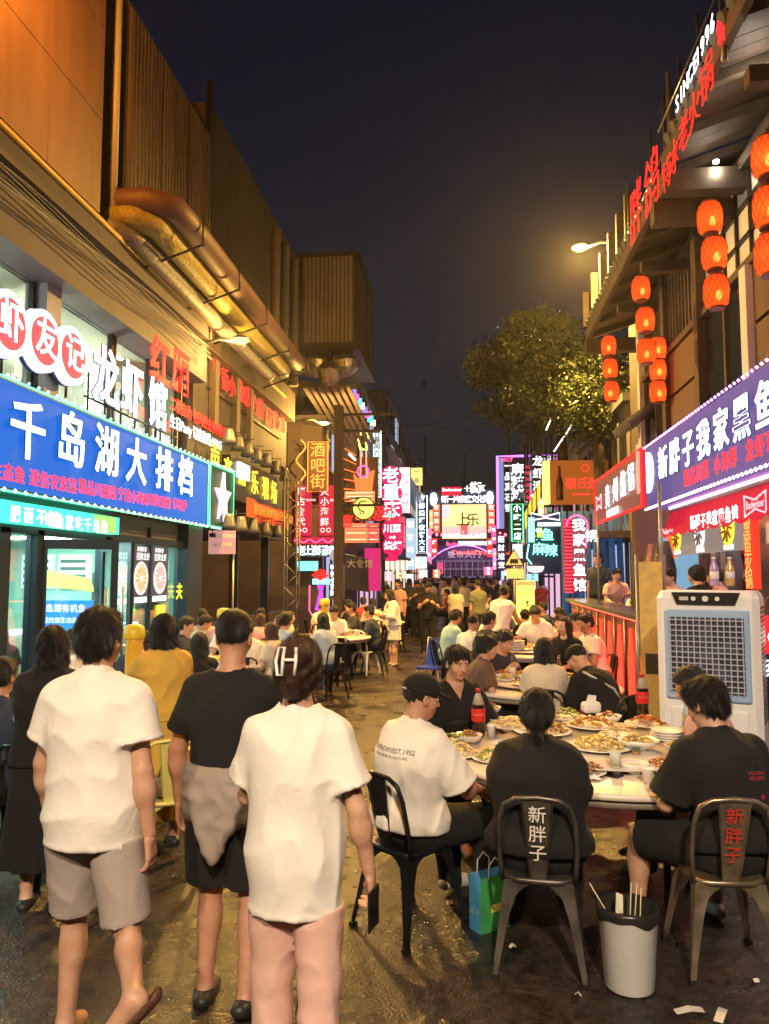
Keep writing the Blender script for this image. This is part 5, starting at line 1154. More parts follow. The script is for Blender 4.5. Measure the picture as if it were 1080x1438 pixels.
t = thing('round_sign_board', 'round grey disc sign on a bracket above white price board', 'sign', at(472,780,Y=23.5)); p = at(472,780,Y=23.5); MB().lathe([(.2,-.03),(.2,.03)], p, 20, True, 'y').build('disc', glow('disc_grey',(.6,.5,.55),.6), t); MB().tube([p,(-3.84,22.3,p.z+.1)],.02,5).build('bracket', DARK, t)
t = thing('fabric_awning', 'dark fabric awning with white print past the price board', 'awning', at(500,790,Y=26)); a,b = camsign(484,778,515,832,26)
MB().add([(a.x,26,a.z),(b.x,26.4,a.z-.2),(b.x,26.6,b.z),(a.x,26.2,b.z+.1)],[(0,1,2,3)]).build('awning_cloth', mat('awning_dark',(.07,.06,.10),.8), t); lettering('print','大食馆', (a.x+.1,25.95,a.z-.35), .3, mat('awning_print',(.5,.48,.55),.7), t, (1,0,0), ext=.003); MB().tube([(a.x,26,a.z),(b.x,26.4,a.z-.2)],.03,6).build('awning_bar', GREY, t)
t = thing('parasol_screen', 'magenta lit fabric screen beyond the dark awning', 'screen', at(520,820,Y=29)); a,b = camsign(512,770,535,830,29); bx('fabric', (a.x,29,b.z), (b.x,29.05,a.z), glow('magenta_cloth',(.8,.03,.2),.7), t); MB().tube([(b.x,29.02,0),(b.x,29.02,a.z)],.03,6).build('post', GREY, t)
# neon guitar
YN = glow('yellow_neon',(1,.85,.12),3); ON = glow('guitar_orange',(1,.16,.04),1.5)
t = thing('neon_guitar_sign', 'tall orange neon guitar standing on the left facade', 'sign', at(512,740,Y=30)); c = at(512,690,Y=29.9); zt = at(510,603,Y=29.9).z
def gx(px,py): q = at(px,py,Y=29.9); return (q.x,29.9,q.z)
MB().poly([gx(496,665),gx(503,672),gx(512,668),gx(520,662),gx(526,660),gx(522,690),gx(528,715),gx(520,730),gx(500,730),gx(494,712),gx(500,690)], (0,.08,0)).build('guitar_body', ON, t)
MB().tube([gx(507,632),gx(514,632),gx(515,672),gx(506,672)],.03,5,closed=True).build('guitar_neck', glow('neck_pink',(1,.25,.15),2.2), t); MB().tube([gx(506,630),gx(503,618),gx(508,606),gx(515,604),gx(518,612),gx(514,622),gx(515,632)],.04,6,closed=True).build('guitar_head', YN, t)
p = gx(510,662); MB().tube([(p[0]+.22*math.cos(i*.63),29.85,p[2]+.22*math.sin(i*.63)) for i in range(10)],.035,5,closed=True).build('sound_hole', PINKN, t)
for k in range(6): MB().tube([gx(500,640+12*k),gx(484-2*k,630+14*k)],.025,5).build('neon_ray', ON, t)
bx('mount_plate', (gx(490,0+660)[0],30.0,gx(0,735)[2]), (gx(530,660)[0],30.15,gx(0,650)[2]), BRN, t)
t = thing('lit_panel_sign', 'stacked orange lit panels under the neon guitar', 'light panel', at(500,760,Y=29.5))
for k,(x0,y0,x1,y1) in enumerate([(484,690,526,704),(484,735,516,762),(517,735,532,762)]):
    a,b = camsign(x0,y0,x1,y1,29.5); bx('panel', (a.x,29.5,b.z), (b.x,29.6,a.z), glow('panel_or_%d'%k,[(1,.30,.10),(1,.26,.10),(.9,.12,.10)][k],.9), t)
    for j in range(3): z = b.z+(a.z-b.z)*(j+.5)/3; MB().tube([(a.x+.05,29.47,z),(b.x-.05,29.47,z)],.015,4).build('neon_line', glow('line_cream',(1,.7,.4),1.8), t)
p = at(511,714,Y=29); t = thing('round_face_sign', 'round yellow smiling sign on a black bracket', 'sign', p); MB().lathe([(.46,-.05),(.46,.05)], p, 24, True, 'y').build('rim', BLK, t); MB().lathe([(.40,-.06),(.40,-.05)], p, 24, True, 'y').build('face', glow('face_yellow',(1,.85,.15),1.4), t)
MB().tube([(p.x+.2*math.cos(1+i*.35),28.92,p.z+.08+.2*math.sin(1+i*.35)) for i in range(12)],.03,5).build('curl', BLK, t); lettering('print','•• ', (p.x-.15,28.92,p.z-.2), .3, BLK, t, (1,0,0), ext=.004); MB().tube([(p.x-.9,29,p.z+.3),(p.x,29,p.z+.44)],.03,5).build('bracket', BLK, t)
t = thing('neon_script_sign', 'red neon script on a rail crossing behind the yellow face', 'sign', at(500,735,Y=29.3)); MB().tube([at(482,740,Y=29.3),at(545,740,Y=29.3)],.02,5).build('rail', DARK, t); characters('喜', at(488,733,Y=29.2), .5, REDN, t, .5, (1,0,0), ext=.02); characters('烟红', at(528,722,Y=29.2), .62, REDN, t, .5, (1,0,0), bold=.03, ext=.02)
p = at(546,724,Y=29.2); MB().poly([(p.x-.25,29.2,p.z-.05),(p.x,29.2,p.z-.05),(p.x,29.2,p.z-.18),(p.x+.28,29.2,p.z),(p.x,29.2,p.z+.18),(p.x,29.2,p.z+.06),(p.x-.25,29.2,p.z+.06)],(0,.03,0)).build('arrow', glow('arrow_green',(.1,1,.55),2.5), t)
# tall vertical signs
def vsign(label, x0,y0,x1,y1,Y, face, tx, tm, size, frame=None, w=1.0, bold=.03):
    a,b = camsign(x0,y0,x1,y1,Y); t = thing('vertical_sign', label, 'sign', (a.x,Y,b.z)); bx('sign_box', (a.x,Y,b.z), (b.x,Y+.25,a.z), face, t)
    if frame: MB().tube([(a.x,Y-.02,a.z),(b.x,Y-.02,a.z),(b.x,Y-.02,b.z),(a.x,Y-.02,b.z)], .03, 5, closed=True).build('neon_edge', frame, t)
    n = len(tx); pitch = (a.z-b.z)/n; characters(tx, ((a.x+b.x)/2,Y-.03,a.z-pitch/2), size*min((b.x-a.x)*1.0,pitch*1.05), tm, t, pitch, (1,0,0), down=True, bold=bold, ext=.01, w=w)
    bx('bracket', (a.x-.6 if a.x<0 else b.x,Y+.08,(a.z+b.z)/2), (a.x if a.x<0 else b.x+.6,Y+.14,(a.z+b.z)/2+.08), DARK, t); return t
vsign('slim white lit vertical sign with small dark green characters', 524,604,535,698,34, glow('white_box',(.80,1,.92),1.15), '日暮闻六堂肥肠米线馆', mat('ink_green',(.03,.10,.08),.6), .95)
vsign('narrow pink and white vertical sign beside the red circles', 562,657,575,720,38, glow('pink_box',(1,.35,.48),1.0), '香肥肠米粉', glow('soft_white',(1,.9,.92),1.8), .95, MATS['soft_white'])
vsign('tall blue vertical sign framed in white neon tube', 585,696,600,777,48, mat('box_navy',(.02,.06,.12),.4), '海鲜烧烤夜宵大王', CYW, .85, CYW)
vsign('tall narrow white lit strip sign past the red circles', 570,728,583,800,46, glow('cool_box',(.65,.85,1),.7), '夜宵啤酒', WHT, .7)
vsign('white lit box sign low under the blue vertical sign', 583,782,599,798,47, glow('white_box2',(.85,.95,1),1.6), '招牌', mat('ink_blue',(.05,.08,.2),.5), .6)
vsign('low yellow lit box with black marks on roof edge', 577,657,593,681,50, glow('yellow_box',(1,.72,.22),1.1), '一品', mat('ink_black',(.04,.03,.02),.5), .5)
t = thing('circle_sign', 'vertical chain of red circles with white characters', 'sign', at(550,790,Y=36))
for k,(ch,py,sz) in enumerate([('老',669,.8),('重',693,.85),('庆',716,.8),('川菜',743,.42),('小海',755,.16),('烧烤',767,.42)]):
    p = at(549+.6*k,py,Y=36); 
    if k!=4: MB().lathe([(.50,-.12),(.50,.0)], p+Vector((0,.1,0)), 24, True, 'y').build('disc', glow('disc_crimson',(.85,.015,.10),1.1), t)
    characters(ch, p+Vector((-(len(ch)-1)*sz*.5,-.06,0)), sz, WHT, t, sz*1.02, (1,0,0), bold=.035, ext=.02)
a,b = camsign(548,660,556,785,36.05); bx('spine', (a.x,36.08,b.z), (b.x,36.14,a.z), MATS['disc_crimson'], t); p=at(552,785,Y=36); bx('tail', (p.x-.35,36,p.z-.1), (p.x+.2,36.1,p.z+.5), MATS['disc_crimson'], t)
a,b = camsign(540,787,572,800,38); t = thing('shop_awning_light', 'cream lit shop awning under the red circles', 'awning', b); bx('panel', (a.x,38,b.z), (b.x,38.3,a.z), glow('cream_light',(1,.85,.6),1.2), t); 
for k in range(5): bx('awning_rib', (a.x+.25*k,37.96,b.z-.1), (a.x+.05+.25*k,37.99,a.z), GREY, t)
# ------------------------------------------------------------------ signs on the right
PURP = glow('violet_tube', (.62,.16,1), 2.6); VIOL = mat('violet_face', (.10,.09,.17), .5); RT = (0,-1,0)
Xr = 3.0
t = thing('shop_sign', 'long violet grey sign with white characters under the timber building', 'sign', (Xr,10,3.0))
bx('sign_box', (Xr+.02,5.0,3.02), (Xr+.3,13.5,4.06), glow('violet_sign_face',(.14,.10,.30),.8), t); BLUEW = glow('white_blue', (.85,.95,1), 2.6)
characters('新胖子我家黑鱼馆', (Xr-.04,12.13,3.60), .52, BLUEW, t, .69, RT, bold=.03, halo=BLUEH, hb=.012, w=1.08)
p = at(909,664,X=Xr-.04); MB().lathe([(.34,-.03),(.34,.03)], p, 24, True, 'x').build('logo_disc', glow('logo_white',(.9,1,1),2.2), t); MB().tube([(p.x-.06,p.y+.12*math.cos(i*.7)+.03,p.z+.16*math.sin(i*.7)) for i in range(7)],.025,5).build('logo_mark', mat('logo_green',(.05,.3,.2),.5), t)
for tx,y_ in [('精品川菜',10.85),('小海鲜',9.54),('龙虾现炒',8.45)]: characters(tx, (Xr-.04,y_,3.22), .25, REDN, t, .285, RT, bold=.015)
bulbs([(Xr-.02,13.5,4.07),(Xr-.02,5,4.07)], .135, .022, glow('bulb_violet',(.75,.25,1),6), t); bulbs([(Xr-.02,13.5,3.02),(Xr-.02,5,3.02)], .135, .024, glow('bulb_lilac',(.9,.7,1),6), t); bulbs([(Xr-.02,13.48,3.05),(Xr-.02,13.48,4.05)], .135, .02, MATS['bulb_lilac'], t)
t = thing('awning_valance', 'red scalloped awning valance with white lettering under the violet sign', 'awning', (3.2,10,2.5)); vs=[];fs=[]
y=12.9; i=0; n=60
mb=MB()
for i in range(n+1):
    yy = 12.9-(12.9-5.5)*i/n; vs += [(3.25,yy,2.92),(3.1,yy,2.55-.05*abs(math.sin(i*.785)))]
for i in range(n): fs.append((2*i,2*i+1,2*i+3,2*i+2))
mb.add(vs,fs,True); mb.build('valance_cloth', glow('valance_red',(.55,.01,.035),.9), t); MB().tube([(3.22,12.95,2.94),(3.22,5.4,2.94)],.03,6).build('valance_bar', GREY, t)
lettering('lettering','新胖子我家黑鱼馆', at(969,737,X=3.12), .22, WHT, t, RT, bold=.03, pitch=.25, ext=.01); lettering('lettering','Budweiser', at(931,748,X=3.12), .15, glow('crest_pink',(1,.4,.45),1.5), t, RT, ext=.01)
p = at(1060,708,X=3.12); MB().tube([(p.x,p.y+.32,p.z+.12),(p.x,p.y,p.z+.05),(p.x,p.y-.32,p.z+.12),(p.x,p.y-.32,p.z-.12),(p.x,p.y,p.z-.05),(p.x,p.y+.32,p.z-.12)],.012,5,closed=True).build('bow_tie_crest', MATS['crest_pink'], t); lettering('lettering','Budweiser', (p.x,p.y+.27,p.z), .13, MATS['crest_pink'], t, RT, ext=.01)
bx('tube_light', (3.2,6.0,2.97), (3.26,12.8,3.0), glow('tube_pink',(1,.35,.6),10), t)
# menu board with three dishes
t = thing('menu_board', 'hanging menu board with three glowing dishes under the red valance', 'menu board', (3.7,12,2.3)); a = at(943,760,X=3.6); b = at(1040,712,X=3.6)
y1,y0 = a.y,b.y; bx('board', (3.62,y0,2.25), (3.66,y1,2.78), glow('menu_grey',(.42,.36,.30),.5), t); bx('board_edge', (3.60,y1-.02,2.2), (3.68,y1+.35,2.8), glow('menu_orange',(1,.16,.03),1.2), t)
for k in range(3):
    yc = y1-.35-(y1-y0-.5)*k/2.3; mb = MB(); mb.lathe([(.25,-.01),(.25,.012)], (3.6,yc,2.57), 20, True, 'x'); mb.build('dish', glow('dish_%d'%k,[(1,.62,.05),(.85,.85,.82),(1,.80,.05)][k],1.4), t)
    mb = MB()
    for j in range(9): aa=j*.7+k; mb.tube([(3.58,yc+.05*math.cos(aa),2.57+.05*math.sin(aa)),(3.58,yc+.22*math.cos(aa+.5),2.57+.2*math.sin(aa+.5))],.018,5)
    mb.build('dish_food', mat('dish_food_%d'%k,[(.45,.2,.02),(.3,.3,.28),(.4,.25,.02)][k],.5), t); bx('price_strip', (3.6,yc-.2,2.27), (3.61,yc+.2,2.34), MATS['poster_white'], t)
t = thing('led_column', 'vertical red LED text column at the kitchen post', 'sign', (3.3,9,1.8)); p = at(1052,755,X=3.3); bx('panel', (3.3,p.y-.17,1.75), (3.36,p.y+.17,2.95), glow('led_panel',(1,.05,.02),.8), t); characters('正宗黑鱼火锅', (3.28,p.y,2.8), .24, glow('led_text',(1,.12,.03),4), t, .19, RT, down=True, ext=.01)
# guizhou sign
t = thing('shop_sign', 'red framed sign with four white characters left of the violet sign', 'sign', (2.6,14,2.9)); bx('sign_box', (2.6,12.05,2.95), (2.68,16.3,3.82), mat('dark_red_face',(.12,.02,.03),.4), t)
MB().tube([(2.59,11.9,2.95),(2.59,16.3,2.95),(2.59,16.3,3.82),(2.59,11.9,3.82)],.025,6,closed=True).build('neon_edge', REDN, t); bx('end_panel', (2.6,12.0,2.95), (2.68,12.045,3.82), glow('end_red',(.75,.02,.05),.8), t)
for ch,px,py in zip('贵州烙锅', (853,864,875,886), (700,691,682,673)): characters(ch, at(px,py,X=2.57), .48, CYW, t, 1, RT, bold=.0, ext=.006, w=1.0)
lettering('lettering','贵州特色烙锅小吃', at(852,723,X=2.57), .15, WHT, t, RT, ext=.01); p = at(841,706,X=2.57); MB().tube([(p.x,p.y+.28,p.z+.14),(p.x,p.y,p.z+.05),(p.x,p.y-.28,p.z+.14),(p.x,p.y-.28,p.z-.14),(p.x,p.y,p.z-.05),(p.x,p.y+.28,p.z-.14)],.015,5,closed=True).build('bow_tie_crest', MATS['crest_pink'], t)
p = at(895,652,X=2.57); bx('bottle_print', (2.57,p.y-.08,p.z-.45), (2.59,p.y+.08,p.z+.3), glow('bottle_print',(1,.3,.2),1.2), t)
# round-topped red sign pillar
t = thing('pillar_sign', 'round topped red ribbed pillar sign with five white characters', 'sign', (2.3,16.4,1.5)); a,b = camsign(792,722,824,832,16.3)
for k in range(22):
    z = b.z+(a.z-b.z-.12)*k/21; MB().tube([(a.x,16.3,z),(a.x+.16,16.3,z)],.012,5).build('neon_rib', glow('rib_red',(1,.04,.10),2.4), t)
bx('pillar_box', (a.x,16.34,b.z), (b.x,16.6,a.z-.1), mat('pillar_red',(.3,.02,.04),.5), t); n=[(b.x,16.32,a.z-.7)]+[((a.x+b.x)/2+.05+(b.x-a.x)*.5*math.cos(i*.26),16.32,a.z-.25+.22*math.sin(i*.26)) for i in range(13)]; MB().tube(n,.02,5).build('neon_edge', PINKN, t)
bx('pillar_face', (a.x+.17,16.3,b.z+.05), (a.x+.42,16.335,a.z-.1), glow('pillar_pink',(.45,.10,.14),.5), t); characters('我家黑鱼馆', (a.x+.295,16.28,a.z-.25), .27, WHT, t, .31, (1,0,0), down=True, bold=.045, ext=.02, halo=mat('ink_dark',(.03,.03,.05),.6), hb=.01); characters('锅', (b.x+.12,16.3,b.z+1.15), .26, WHT, t, 1, (1,0,0), bold=.03, ext=.01)
# green / cyan neon sign
t = thing('neon_sign', 'cyan neon sign of four characters with a glowing crest', 'sign', at(765,800,Y=23.5)); a,b = camsign(741,722,790,806,23.5); bx('panel', (a.x,23.6,b.z), (b.x,23.7,a.z), mat('neon_board',(.02,.05,.09),.4), t)
CYN = glow('cyan_neon',(.25,1,.85),2.6); 
for ch,px,py in zip('烤鱼麻辣', (752,769,757,774), (752,752,772,774)): characters(ch, at(px,py,Y=23.5), .40, CYN, t, 1, (1,0,0), bold=.02, ext=.02)
bx('tall_tube', (a.x+.02,23.5,a.z-.85), (a.x+.2,23.56,a.z-.1), glow('aqua_panel',(.35,1,.85),1.3), t); bx('white_bar', (a.x+.3,23.5,a.z-.36), (b.x-.03,23.56,a.z-.26), WHT, t); bx('lime_bar', (a.x+.28,23.5,a.z-.7), (a.x+.42,23.55,a.z-.42), glow('lime',(.65,1,.05),1.6), t)
p = at(766,725,Y=23.5); MB().tube([(p.x-.42,23.5,p.z+.1),(p.x,23.5,p.z),(p.x+.42,23.5,p.z+.1),(p.x+.42,23.5,p.z-.12),(p.x,23.5,p.z-.05),(p.x-.42,23.5,p.z-.12)],.02,5,closed=True).build('bow_tie_crest', glow('crest_white',(1,.85,.9),2.4), t)
p = at(752,797,Y=23.5); MB().lathe([(0,-.17),(.2,-.12),(.26,0),(.24,.04),(0,.04)], p, 16).build('bowl_neon', glow('bowl_pink',(1,.55,.6),1.8), t); MB().tube([(a.x+.02,23.5,a.z-.9),(a.x-.05,23.5,p.z+.3),(a.x+.1,23.5,p.z+.1)],.02,5).build('neon_curve', CYN, t)
# beer billboard box
t = thing('billboard', 'orange beer billboard box with a dark bottle and yellow lit side', 'billboard', at(800,710,Y=20)); a,b = camsign(772,647,838,706,20)
bx('box', (a.x,20,b.z), (b.x,20.5,a.z), glow('billboard_orange',(.55,.14,.02),.55), t); bx('lit_side', (a.x-.16,20.0,b.z), (a.x-.005,20.45,a.z), glow('billboard_yellow',(1,.95,.18),1.6), t); c = at(786,678,Y=19.97)
MB().lathe([(.085,-.45),(.09,-.4),(.09,0),(.04,.18),(.033,.42),(.04,.44)], (c.x,19.99,c.z), 14).build('bottle_relief', mat('bottle_brown',(.08,.02,.01),.3), t); characters('泰氏鲜', at(802,680,Y=19.97), .32, glow('billboard_red',(1,.04,.03),1.6), t, .30, (1,0,0), ext=.02); bx('line', (a.x+.55,19.97,b.z+.2), (b.x-.15,19.99,b.z+.24), MATS['billboard_red'], t)
p = at(822,657,Y=19.97); MB().tube([(p.x+.09*math.cos(i*.8),19.97,p.z+.09*math.sin(i*.8)) for i in range(8)],.012,4,closed=True).build('crest', MATS['billboard_red'], t)
# slanted yellow awning panel and LED tubes
t = thing('yellow_awning', 'slanted yellow lit awning panel left of the billboard', 'awning', at(745,720,Y=26))
q = [at(736,722,Y=27),at(760,672,Y=24),at(760,700,Y=24),at(737,745,Y=27)]; MB().poly(q,(0,.05,0)).build('panel', glow('awning_yellow',(1,.75,.08),.9), t)
for k in range(5): u = k/4; MB().tube([q[0]+(q[1]-q[0])*u+Vector((0,-.04,0)), q[3]+(q[2]-q[3])*u+Vector((0,-.04,0))],.03,4).build('rib', GREY, t)
for k,(x0,y0,x1,y1) in enumerate([(773,590,767,604),(803,597,778,634)]):
    t = thing('led_tube', ['short white LED tube hanging in the tree','long slanted white LED tube above the billboard'][k], 'light tube', at(x1,y1,Y=19)); MB().tube([at(x0,y0,Y=19),at(x1,y1,Y=19)],.014,6).build('tube', glow('tube_led',(1,.9,.8),5), t); MB().tube([at(x0,y0-3,Y=19),at(x0,y0,Y=19)],.018,6).build('end_cap', GREY, t)
# big vertical sign with purple edge
t = thing('vertical_sign', 'big dark vertical sign edged in purple neon with white characters', 'sign', at(715,745,Y=44)); a,b = camsign(699,641,737,742,44)
bx('sign_box', (a.x,44,b.z), (b.x,44.4,a.z), mat('box_ink',(.03,.035,.06),.4), t); MB().tube([(a.x-.03,43.97,b.z),(a.x-.03,43.97,a.z),(b.x,43.97,a.z)],.07,6).build('neon_edge', PURP, t); bx('edge_panel', (a.x,43.96,b.z), (a.x+.32,43.99,a.z-.1), glow('edge_blue',(.35,.4,.8),.6), t)
characters('麻辣烤', at(727,660,Y=43.95), .72, WHT, t, .72, (1,0,0), down=True, bold=.03, ext=.01); characters('一品真石锅', at(714,655,Y=43.95), .48, WHT, t, .60, (1,0,0), down=True, bold=.03, ext=.01); lettering('print','HOT', at(705,646,Y=43.95), .3, PINKN, t, (1,0,0))
vsign('green framed vertical sign with four white characters', 718,708,735,760,42, mat('box_green',(.02,.10,.06),.4), '小吃二店', CYW, .8, GRNN)
vsign('slim red vertical neon sign beside the black sign', 738,652,744,703,40, mat('box_wine',(.12,.01,.02),.4), '川味火锅烤鱼', REDN, .9)
vsign('black vertical sign with three white brush characters', 747,640,764,692,36, mat('box_black2',(.02,.02,.025),.4), '龙虾湾', WHT, .95)
vsign('stack of white lit square signs before the far gate', 698,752,710,800,55, mat('box_teal2',(.05,.14,.2),.4), '招财进宝', glow('square_white',(.9,1,1),2), .85)
# hot pot letters on the eave
t = thing('roof_sign', 'large red characters standing along the timber eave', 'sign', (2.35,10,6.9))
for ch,px,py,sz in zip('胖鸽特冰老火锅', (893,915,936,946,960,975,992), (302,262,248,225,190,158,115), (.82,.82,.40,.42,.42,.42,.46)): characters(ch, at(px,py,X=2.30), sz, glow('eave_red',(1,.016,.012),2.2), t, 1, RT, bold=-.05, ext=.06)
MB().tube([(2.33,6.2,7.0),(2.33,11.4,6.86)],.012,5).build('support', BLK, t)
for k in range(8): MB().tube([(2.38,6.4+.7*k,6.9),(2.38,6.4+.7*k,7.7)],.018,5).build('support', DARK, t)
t = thing('roof_sign', 'white lettering reading since and a year above red characters', 'sign', (2.4,8,7.7)); characters('SINCE', at(951,147,X=2.27), .25, WHT, t, .165, RT, bold=.02, ext=.03); characters('1996', at(980,80,X=2.27), .25, WHT, t, .15, RT, bold=.02, ext=.03); MB().tube([(2.31,6.2,7.25),(2.31,9.2,7.25)],.015,5).build('support', BLK, t)
t = thing('roof_beacon', 'small red light cap at the top of the near eave', 'light', at(1016,42,X=2.34)); p = at(1016,42,X=2.34); MB().lathe([(.05,-.12),(.06,0),(.05,.12),(0,.14)], p, 10).build('red_cap', REDN, t); MB().tube([(p.x,p.y,p.z-.3),(p.x,p.y,p.z-.12)],.03,6).build('stem', GREY, t)
# stacked timber louvres at the far gable end of the eaves
t = thing('timber_rack', 'row of pale timber frames standing on the far eave', 'timber frame', at(850,400,Y=16)); 
for k in range(6): p = at(882-12*k,300+26*k,X=2.6+.05*k); bx('timber', (p.x-.05,p.y,p.z-.5), (p.x+.09,p.y+.1,p.z+.35), WOOD2, t)
# warning triangle and small board under it
t = thing('warning_sign', 'grey triangular warning sign on a post before neon sign', 'road sign', (at(722,790,Y=20).x,20,0)); p = at(722,785,Y=20)
tri = lambda r_,y_: [(p.x+r_*math.sin(a),y_,p.z-.03+r_*math.cos(a)) for a in (0,2.094,4.189)]
MB().poly(tri(.30,20.0),(0,.02,0)).build('triangle_rim', BLK, t); MB().poly(tri(.25,19.985),(0,.01,0)).build('triangle_face', mat('tri_face',(.55,.48,.38),.5), t); bx('car_mark', (p.x-.1,19.97,p.z-.1), (p.x+.1,19.98,p.z), BLK, t); MB().tube([(p.x,20.03,0),(p.x,20.03,p.z+.2)],.03,8).build('post', GREY, t); bx('plate', (p.x-.2,19.99,p.z-.5), (p.x+.24,20.01,p.z-.25), mat('plate_cream',(.6,.58,.45),.5), t)
t = thing('light_board', 'bright yellow green lit board standing by the crowd', 'sign', (at(738,850,Y=18).x,18,0)); a,b = camsign(725,815,751,870,18); bx('board', (a.x,18,b.z-.3), (b.x,18.08,a.z), glow('lime_board',(.85,1,.12),1.6), t); bx('board_head', (a.x,17.99,a.z-.12), (b.x,18.0,a.z-.02), mat('head_grey',(.4,.4,.35),.5), t); lettering('print','啤酒买一送一', (a.x+.04,17.98,a.z-.3), .06, mat('print_green',(.2,.4,.02),.5), t, (1,0,0), ext=.002); bx('stand', (a.x+.05,18.0,0), (b.x-.05,18.06,b.z-.3), DARK, t)
# teal curtain wall beside terrace end
t = thing('curtain_wall', 'blue lit hanging curtain strips beyond the terrace end', 'curtain', (2.6,17.2,.3))
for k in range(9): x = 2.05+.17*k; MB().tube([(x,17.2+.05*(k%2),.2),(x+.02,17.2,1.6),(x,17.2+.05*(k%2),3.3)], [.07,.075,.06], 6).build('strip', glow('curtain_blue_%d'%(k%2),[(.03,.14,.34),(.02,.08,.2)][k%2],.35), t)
# further lit shop signs up the street
FS = [(576,742,584,790,52,(.2,.5,1),'海鲜'),(600,742,606,792,62,(1,.25,.5),'川菜'),(588,800,600,812,50,(1,.9,.8),'烧烤'),(556,800,570,812,42,(1,.75,.5),'龙虾'),(603,716,608,742,64,(1,.6,.2),'火锅'),(540,802,552,816,38,(1,.5,.5),'小吃'),(711,700,717,742,50,(.3,.9,1),'烤鱼'),(704,802,716,814,52,(.5,.8,1),'夜宵'),(720,764,734,784,38,(.9,1,1),'酒馆'),(740,806,756,816,30,(.4,.8,1),'海鲜'),(692,770,697,800,62,(1,.4,.8),'小炒'),(756,700,764,724,32,(1,.85,.3),'汤锅'),(700,815,712,824,58,(.8,.6,1),'冷饮'),(570,806,580,818,46,(.7,.9,1),'砂锅')]
FS += [(606,756,614,780,66,(1,.06,.05),'烤串'),(614,790,622,806,64,(1,.10,.25),'小馆'),(684,756,692,782,66,(1,.06,.05),'麻辣'),(690,738,697,764,60,(1,.12,.35),'花甲'),(560,726,568,770,44,(1,.07,.12),'夜宵'),(608,800,618,812,60,(1,.3,.1),'面馆'),(680,796,692,808,60,(1,.2,.4),'奶茶'),(722,742,731,760,46,(1,.08,.06),'烤肉'),(744,690,751,716,36,(1,.1,.3),'卤味')]
for i,(x0,y0,x1,y1,Y,c_,tx) in enumerate(FS):
    c_n = ['sky blue','pink','cream','amber','orange','rose','cyan','pale blue','white','turquoise','magenta','yellow','lilac','ice blue','bright red','raspberry','scarlet','hot pink','crimson','burnt orange','coral','vermilion','cerise'][i]
    vsign('small %s lit shop sign on the far %s side'%(c_n,'left' if x0<650 else 'right'), x0,y0,x1,y1,Y, glow('far_box_%d'%i, c_, 1.0), tx if (y1-y0)>(x1-x0) else tx[:2], WHT if i%3 else mat('far_ink',(.04,.03,.05),.6), .75)
